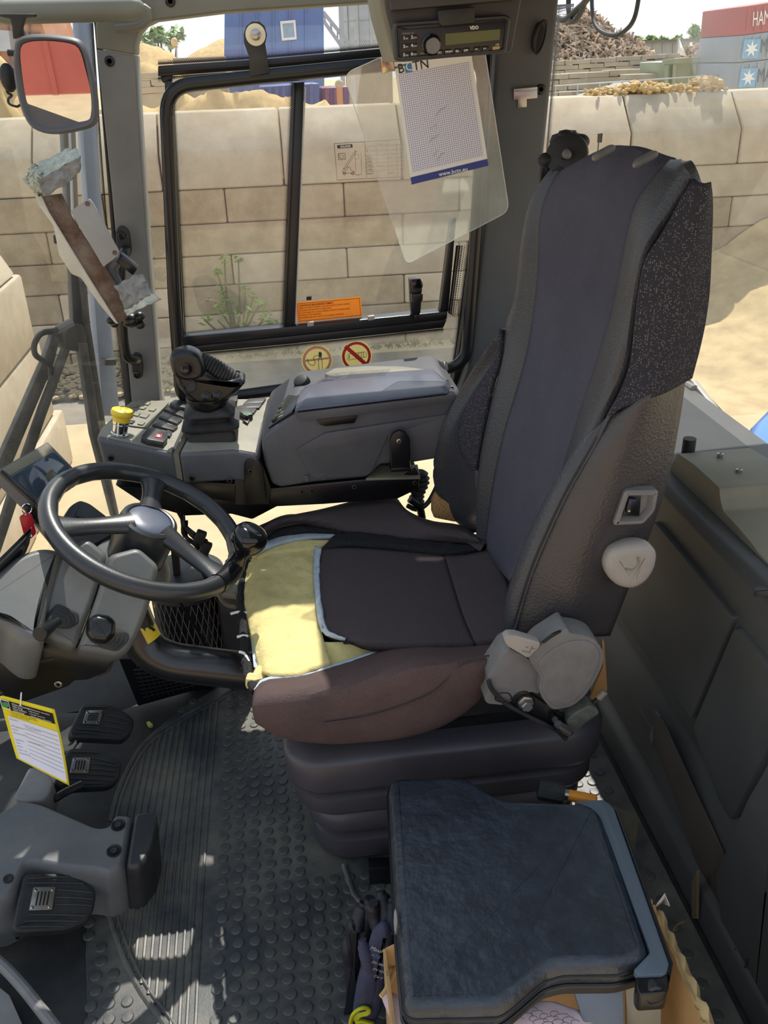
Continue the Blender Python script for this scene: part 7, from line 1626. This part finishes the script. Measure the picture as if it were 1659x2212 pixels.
# ---------------- clipboard and paper
yb2 = 1.96
cl = thing('clipboard', 'scratched clear plastic board hanging beside the radio', 'clipboard', P(880, 560, y=yb2))
m_acr = glass_mat('scratched_acrylic', tint=(.94, .95, .92), dirt=.16, hi=.34, ds=4, rgb=(240, 240, 232))
ol = rnd_poly(poly([(742, 160), (826, 122), (1040, 60), (1100, 456), (878, 572)], y=yb2), [.022, .02, .01, .02, .016], 6)
g = G(); g.prism(ol, (0, .0025, 0)); put('board', g, m_acr, cl)
g = G(); g.tube([p+V((0, .001, 0)) for p in ol], .0009, 5, True); put('board_edge', g, mat('acrylic_edge', (206, 208, 200), .3), cl)
g = G(); g.prism(rnd_poly(poly([(822, 124), (846, 118), (852, 150), (828, 160), (824, 146)], y=yb2-.012), .002), (0, .012, 0)); cm_ = put('clip', g, mat('nickel', (196, 182, 150), .2, metal=.9), cl, bevel=.002)
g = G(); g.lathe(P(836, 141, y=yb2-.012), (0, -1, 0), [(.005, 0), (.0045, .002), (.001, .0022)], 12); put('clip_screw', g, m_steel, cm_)
g = G(); g.tube([P(850, 148, y=yb2-.008), P(905, 130, y=yb2-.004)], .0015, 6); put('clip_wire', g, MATS['nickel'], cm_)
pa = thing('notepad', 'white squared notepad sheet with a blue bottom band on the clear board', 'paper', P(930, 390, y=yb2-.006))
yp = yb2-.006
gq = [(840, 60), (1006, 36), (1055, 358), (889, 399)]
g = G(); g.prism(poly(gq, y=yp), (0, .0008, 0)); sh_ = put('sheet', g, m_white, pa)
def pq(s, t):   # sheet coordinates
    a = ((gq[0][0]*(1-s)+gq[1][0]*s), (gq[0][1]*(1-s)+gq[1][1]*s)); b = ((gq[3][0]*(1-s)+gq[2][0]*s), (gq[3][1]*(1-s)+gq[2][1]*s))
    return a[0]*(1-t)+b[0]*t, a[1]*(1-t)+b[1]*t
m_grid = grid_paper_mat('squared_paper', 34, 46)
g = G(); g.grid([[P(*pq(.04+.92*i/4, .30+.63*j/6), y=yp-.0005) for i in range(5)] for j in range(7)], uv=True); put('grid_field', g, m_grid, sh_, recalc=False)
g = G(); g.prism([P(*pq(s, t), y=yp-.0008) for s, t in [(0, .954), (1, .954), (1, 1), (0, 1)]], (0, .0004, 0)); put('blue_band', g, mat('band_blue', (58, 66, 138), .6), sh_)
xdp, ydp = P(*pq(1, .5), y=yp)-P(*pq(0, .5), y=yp), P(*pq(.5, .4), y=yp)-P(*pq(.5, .6), y=yp)
text('lettering', 'www.bctn.eu', P(*pq(.36, .990), y=yp-.001), xdp, ydp, .0082, m_white, sh_, bold=.012)
text('lettering', 'B', P(*pq(.035, .295), y=yp-.001), xdp, ydp, .017, m_black_ink, sh_)
g = G(); g.prism([P(*pq(s, t), y=yp-.0008) for s, t in [(.13, .242), (.22, .242), (.22, .298), (.13, .298)]], (0, .0003, 0)); put('logo_square', g, mat('logo_blue2', (70, 130, 190), .5), sh_)
text('lettering', 'C', P(*pq(.135, .290), y=yp-.0014), xdp, ydp, .016, m_white, sh_)
text('lettering', 'TN', P(*pq(.23, .294), y=yp-.001), xdp, ydp, .017, m_black_ink, sh_)
m_pen = mat('pencil_grey', (150, 148, 160), .7)
random.seed(6)
for s, t, n in ((.42, .60, 9), (.34, .68, 5), (.30, .76, 7), (.32, .85, 4), (.36, .88, 6)):
    pts = [P(*pq(s+.022*i, t-.006*i+random.uniform(-.008, .008)), y=yp-.0011) for i in range(n)]; g = G(); g.tube(pts, .0005, 4, sub=n*4); put('handwriting', g, m_pen, sh_)
# ---------------- stickers on the glass
sy = 2.155
def sticker(nm, uv, m, label, y=sy):
    t = thing(nm, label, 'sticker', P(uv[-1][0], uv[-1][1], y=y)); g = G(); g.prism(poly(uv, y=y), (0, .0006, 0)); return t, put('sheet', g, m, t)
os_, osh = sticker('orange_sticker', [(638, 654), (779, 641), (783, 683), (643, 697)], thin_mat('sticker_orange', (250, 178, 62), .35), 'orange safety instruction sticker at the bottom of the sliding pane')
xo, yo = P(779, 641, y=sy)-P(638, 654, y=sy), P(638, 654, y=sy)-P(643, 697, y=sy)
m_ink_b = mat('brown_ink', (70, 42, 12), .7)
for k, (wd, h_) in enumerate((('CONTROLE VEILIGHEIDSSYSTEMEN !', .0042), ('VERPLAATS NIETS VOORDAT ALLE VEILIGHEIDSSYSTEMEN WERKEN', .0035), ('ALVORENS DE MACHINE TE GEBRUIKEN', .0035), ('DE CONTAINER MAG ALLEEN GEHESEN WORDEN WANNEER BEIDE', .0035), ('GROENE LICHTEN BRANDEN', .0035), ('ZIJ MOETEN GEDOOFD ZIJN IN ALLE ANDERE CONDITIES', .0035))):
    text('lettering', wd, P(646, 662.5+k*5.2, y=sy-.0008), xo, yo, h_, m_ink_b, osh, bold=.02 if k == 0 else 0, width=(.085, .125, .08, .125, .055, .11)[k])
fr4 = [(642, 656.5), (776, 644.5), (779.5, 681), (646, 694)]
for i in range(4):
    g = G(); g.bar(P(*fr4[i], y=sy-.0006), P(*fr4[(i+1) % 4], y=sy-.0006), .0008, .0003, (0, 1, 0)); put('border_line', g, m_ink_b, osh)
g = G(); g.prism(poly([(662, 641), (673, 640), (673, 648), (662, 649)], y=sy), (0, .0005, 0)); t_ = put('glass_stamp', g, m_black_ink, None, label='tiny black printed glass stamp just above the orange sticker', cat_='mark')
m_cream = thin_mat('sticker_cream', (232, 222, 172))
def round_sticker(u, v, r, label, red, y=sy+.006):
    c = P(u, v, y=y); t = thing('prohibition_sticker', label, 'sticker', c+V((0, 0, -r))); g = G(); g.lathe(c, (0, -1, 0), [(r, 0), (r, .0005), (.0005, .0006)], 48); s = put('disc', g, m_cream, t)
    ring = []
    g = G(); g.lathe(c+V((0, -.0006, 0)), (0, -1, 0), [(r*.93, 0), (r*.93, .0003), (r*.76, .0003), (r*.76, 0)], 48, caps=False); put('red_ring', g, red, s); return c, s
m_pale = mat('faded_red', (226, 160, 128), .6); 
c, s = round_sticker(685, 778, .0395, 'round faded no smoking sticker on the dusty lower pane', m_pale)
g = G(); g.bar(c+V((-.03, -.001, .0)), c+V((.03, -.001, .003)), .0005, .005, (0, -1, 0)) if False else g.prism([c+V((-.03, -.0009, -.002)), c+V((.03, -.0009, .001)), c+V((.03, -.0009, .006)), c+V((-.03, -.0009, .003))], (0, .0003, 0)); put('cross_bar', g, m_pale, s)
m_dkg = mat('print_dark_green', (40, 84, 66), .6)
g = G(); g.tube([c+V((x, -.0012, z)) for x, z in [(.003, -.024), (.003, .0), (.005, .006), (.011, .006), (.012, -.0), (.012, -.022), (.010, -.026), (.005, -.026), (.003, -.023)]], .0007, 5, True); put('cigarette', g, m_dkg, s)
g = G(); g.prism([c+V((x, -.0012, z)) for x, z in [(.004, .008), (.012, .007), (.013, .018), (.009, .022), (.005, .020)]], (0, .0003, 0)); put('cigarette_tip', g, m_dkg, s)
g = G(); g.tube([c+V((x, -.0012, z)) for x, z in [(-.024, .006), (-.022, -.006), (-.012, -.013), (-.005, -.006), (-.009, .006), (-.004, .012), (.003, .012)]], .0007, 5, sub=24); put('smoke_line', g, m_dkg, s)
c, s = round_sticker(770, 769, .0395, 'round red barred sticker forbidding mobile phones on the lower pane', m_red)
d = V((.0275, 0, -.0275)); q_ = V((.0035, 0, .0035))
g = G(); g.prism([c-d-q_+V((0, -.0016, 0)), c-d+q_+V((0, -.0016, 0)), c+d+q_+V((0, -.0016, 0)), c+d-q_+V((0, -.0016, 0))], (0, .0003, 0)); put('cross_bar', g, m_red, s)
g = G(); g.tube([c+V((x, -.0010, z)) for x, z in [(-.024, -.008), (-.022, .006), (.022, .010), (.026, .006), (.025, -.004), (-.020, -.009)]], .0006, 5, True); put('phone_outline', g, m_dkg, s)
g = G()
for i in range(4):
    for j in range(3): g.box(c+V((.0+i*.006, -.0011, -.003+j*.0045+i*.0004)), (.003, .0003, .002))
put('phone_keys', g, m_dkg, s, kind='stuff')
g = G(); g.prism([c+V((x, -.0011, z)) for x, z in [(-.020, -.006), (-.018, -.006), (-.017, .004), (-.019, .004)]], (0, .0003, 0)); put('phone_aerial', g, m_dkg, s)
# load chart decal
m_clear = glass_mat('decal_film', tint=(.93, .92, .90), dirt=.06, hi=.10, rgb=(214, 200, 176))
lc = thing('load_chart', 'transparent load chart decal with a crane drawing on the sliding pane', 'sticker', P(727, 390, y=sy))
g = G(); g.grid([[P(722, 310, y=sy), P(870, 301, y=sy)], [P(728, 389, y=sy), P(874, 382, y=sy)]]); fsh = put('film', g, m_clear, lc)
m_ink = mat('chart_ink', (74, 66, 58), .7)
def ln(nm, pts, r=.0005):
    g = G(); g.tube([P(u, v, y=sy-.0008) for u, v in pts], r, 4); put(nm, g, m_ink, fsh)
ln('border_line', [(722, 310), (870, 301), (874, 382), (728, 389), (722, 310)], .0006)
xl, yl = P(860, 302, y=sy)-P(722, 310, y=sy), P(722, 310, y=sy)-P(728, 389, y=sy)
g = G(); g.prism(poly([(728, 313.5), (761, 311.5), (762, 319), (729, 321)], y=sy-.0006), (0, .0003, 0)); put('title_block', g, m_ink, fsh)
text('lettering', 'KALMAR', P(735.5, 319, y=sy-.001), xl, yl, .0046, m_white, fsh, bold=.03, width=.0235)
ln('manual_icon', [(731, 332), (745, 331), (746, 344), (732, 345), (731, 332)], .0009); ln('manual_icon', [(734, 341), (734, 336), (738, 337), (742, 335), (743, 341), (738, 342), (734, 341)], .0006)
ln('boom_line', [(741, 366), (768, 324), (771, 326), (744, 368)], .0006); ln('boom_line', [(741, 366), (754, 359), (752, 356)], .0005)
ln('crane_body', [(740, 374), (740, 368), (750, 368), (751, 362), (757, 361), (758, 368), (766, 370), (766, 374), (740, 374)], .0006)
for u in (744, 762):
    g = G(); g.lathe(P(u, 374.5, y=sy-.0008), (0, -1, 0), [(.0036, 0), (.0036, .0003), (.0022, .0003), (.0022, 0)], 14, caps=False); put('wheel_mark', g, m_ink, fsh)
ln('spreader', [(768, 326), (768, 334), (775, 333), (775, 343), (767, 344), (767, 334)], .0005); ln('dimension_line', [(780, 331), (781, 376)], .0004); ln('dimension_line', [(768, 344), (769, 378), (776, 379)], .0004); ln('dimension_line', [(766, 378), (782, 377)], .0004)
for k, wd in enumerate(('15100', '14700', '13200', '11800', '10600')):
    text('lettering', wd, P(791, 343+k*8.6, y=sy-.001), xl, yl, .0042, m_ink, fsh)
    ln('table_line', [(788, 336.5+k*8.6), (872, 331+k*8.4)], .0004)
for u in (788, 812, 836, 856): ln('table_line', [(u, 305), (u+4, 384)], .0004)
ln('table_line', [(788, 317), (872, 312)], .0004); ln('table_line', [(788, 327), (872, 322)], .0004)
for u, v, wd in ((815, 314, '15051'), (790, 324, 'max'), (838, 376, '13200'), (816, 360, '27000')): text('lettering', wd, P(u, v, y=sy-.001), xl, yl, .0036, m_ink, fsh)
# ---------------- overhead radio
ry_ = 1.50
rd = thing('radio', 'black car radio with a green display in a ceiling console', 'radio', P(980, 130, y=ry_))
m_rad = mat('radio_black', (44, 45, 47), .5, var=.06, bump=.05, bs=400)
hb_ = [P(u, v, y=ry_+.006) for u, v in [(828, -60), (838, 26), (870, 134), (1106, 112), (1125, 8), (1130, -60)]]
g = G(); g.prism(hb_, (0, .13, 0)); put('housing', g, m_rad, rd, bevel=.004)
g = G(); g.prism([P(u, v, y=ry_+.02) for u, v in [(808, -60), (823, 30), (852, 134), (870, 132), (840, 26), (830, -60)]], (0, .14, 0)); put('side_panel', g, m_cover, rd, bevel=.003)
g = G(); g.prism(poly([(834, -60), (845, 24), (1120, 0), (1126, -60)], y=ry_-.012), (0, .02, 0)); put('upper_shelf', g, m_rad, rd, bevel=.004)
bz_ = rnd_poly(poly([(852, 48), (1090, 32), (1102, 38), (1092, 112), (1080, 116), (864, 133), (852, 130), (848, 62)], y=ry_-.002), .004)
g = G(); g.pad(bz_, (0, -1, 0), [(0, -.008), (0, .004), (.002, .007), (.005, .007), (.007, .003)]); put('bezel', g, m_rad, rd)
g = G(); g.prism(rnd_poly(poly([(863, 64), (1094, 44), (1084, 110), (864, 130)], y=ry_-.006), .004), (0, .006, 0)); fp_ = put('faceplate', g, mat('faceplate_black', (26, 27, 29), .35), rd, bevel=.001)
g = G(); g.prism(poly([(945, 22), (1028, 14), (1026, 50), (955, 58), (948, 50)], y=ry_-.012), (0, .012, 0)); put('pull_tab', g, m_black_mt, rd, bevel=.003)
yf = ry_-.0066
xr_, yr_ = P(1080, 110, y=yf)-P(870, 128, y=yf), P(864, 64, y=yf)-P(864, 130, y=yf)
g = G(); g.prism(poly([(962, 73), (1081, 63), (1079, 86), (962, 98)], y=yf-.0004), (0, .001, 0)); put('display', g, mat('lcd_green', (92, 96, 50), .3, var=.05), fp_)
for k, (u, v, wd) in enumerate(((873, 86, '1'), (890, 84, '2'), (873, 104, '3'), (890, 102, '4'), (873, 122, '5'), (890, 120, '6'))):
    g = G(); g.prism(rnd_poly(poly([(u-5, v-8), (u+11, v-9.5), (u+11, v+1.5), (u-5, v+2.5)], y=yf-.0022), .001), (0, .003, 0)); b_ = put('preset_button', g, m_black, fp_, bevel=.0006)
    text('lettering', wd, P(u-2, v-.5, y=yf-.0025), xr_, yr_, .0042, m_white, b_, bold=.02); text('lettering', ('INT', 'SCN', 'RPT', 'RND', 'DIR-', 'DIR+')[k], P(u+3, v-1, y=yf-.0025), xr_, yr_, .0019, m_white, b_)
kc = P(931, 96, y=yf); g = G(); g.lathe(kc, V((-.05, -1, -.1)), [(.0150, 0), (.0150, .004), (.0125, .006), (.0115, .016), (.010, .018), (.0085, .0175), (.0005, .0165)], 30); put('volume_knob', g, m_gloss, fp_)
g = G(); g.lathe(kc+V((0, -.016, -.002)), V((-.05, -1, -.1)), [(.0104, 0), (.0112, .001), (.0104, .002), (.0095, .002)], 30); put('knob_ring', g, m_grey, fp_)
for u, v, wd in ((944, 116, 'SRC'), (961, 114.5, 'FM/AM'), (983, 113, 'SEL'), (1001, 111.5, 'DSP'), (1025, 109, '<<'), (1043, 107.5, '>>')):
    g = G(); g.prism(rnd_poly(poly([(u-1, v-7), (u+14, v-8), (u+14, v+2), (u-1, v+3)], y=yf-.0018), .001), (0, .003, 0)); b_ = put('function_button', g, m_black, fp_, bevel=.0006)
    text('lettering', wd, P(u+1, v-.5, y=yf-.0021), xr_, yr_, .0026, m_white, b_, bold=.02)
text('lettering', 'VDO', P(1015, 64, y=yf-.0004), xr_, yr_, .0045, m_white, fp_, bold=.03, width=.0135)
text('lettering', 'TR7322U-OR', P(869, 75, y=yf-.0004), xr_, yr_, .0022, m_grey_lt, fp_); text('lettering', 'USB', P(1070, 98.5, y=yf-.0004), xr_, yr_, .0024, m_white, fp_); text('lettering', 'AST', P(962, 123, y=yf-.0004), xr_, yr_, .0018, m_white, fp_)
text('lettering', 'O/N', P(907, 118, y=yf-.0004), xr_, yr_, .0026, m_grey_lt, fp_)
g = G(); g.prism(poly([(1064, 101), (1080, 99.5), (1079, 106), (1064, 108)], y=yf-.0006), (0, .001, 0)); put('usb_port', g, mat('usb_gold', (170, 150, 96), .3, metal=.6), fp_)
# overhead console carrying it
g = G(); g.box((.42, 1.80, 1.565), (.36, .62, .05)); put('trim_9', g, m_rad, None, kind='structure', bevel=.006)
# door posts and the yard behind the open door, seen in the mirror
g = G(); g.tube([V((-1.03, .40, 0)), V((-1.03, .40, 1.56))], .014, 10); put('trim_11', g, m_black, None, kind='structure')
g = G(); g.tube(rnd_poly([V((-1.12, .34, -.2)), V((-1.12, .34, 1.43)), V((-1.34, .34, 1.52)), V((-1.36, .34, 1.6))], .12), .022, 12); put('trim_10', g, m_black, None, kind='structure')
t = thing('red_shed', 'rust red clad shed across the yard, seen only in the mirror', 'building', (-4, -18, GZ))
g = G(); g.box((-4, -19, GZ+1.9), (34, 2, 3.8)); put('wall', g, mat('shed_red', (150, 74, 64), .7, var=.1, vs_=1), t)
for k in range(30):
    g = G(); g.box((-20+k*1.1, -17.97, GZ+1.9), (.12, .08, 3.8)); put('rib', g, MATS['shed_red'], t)
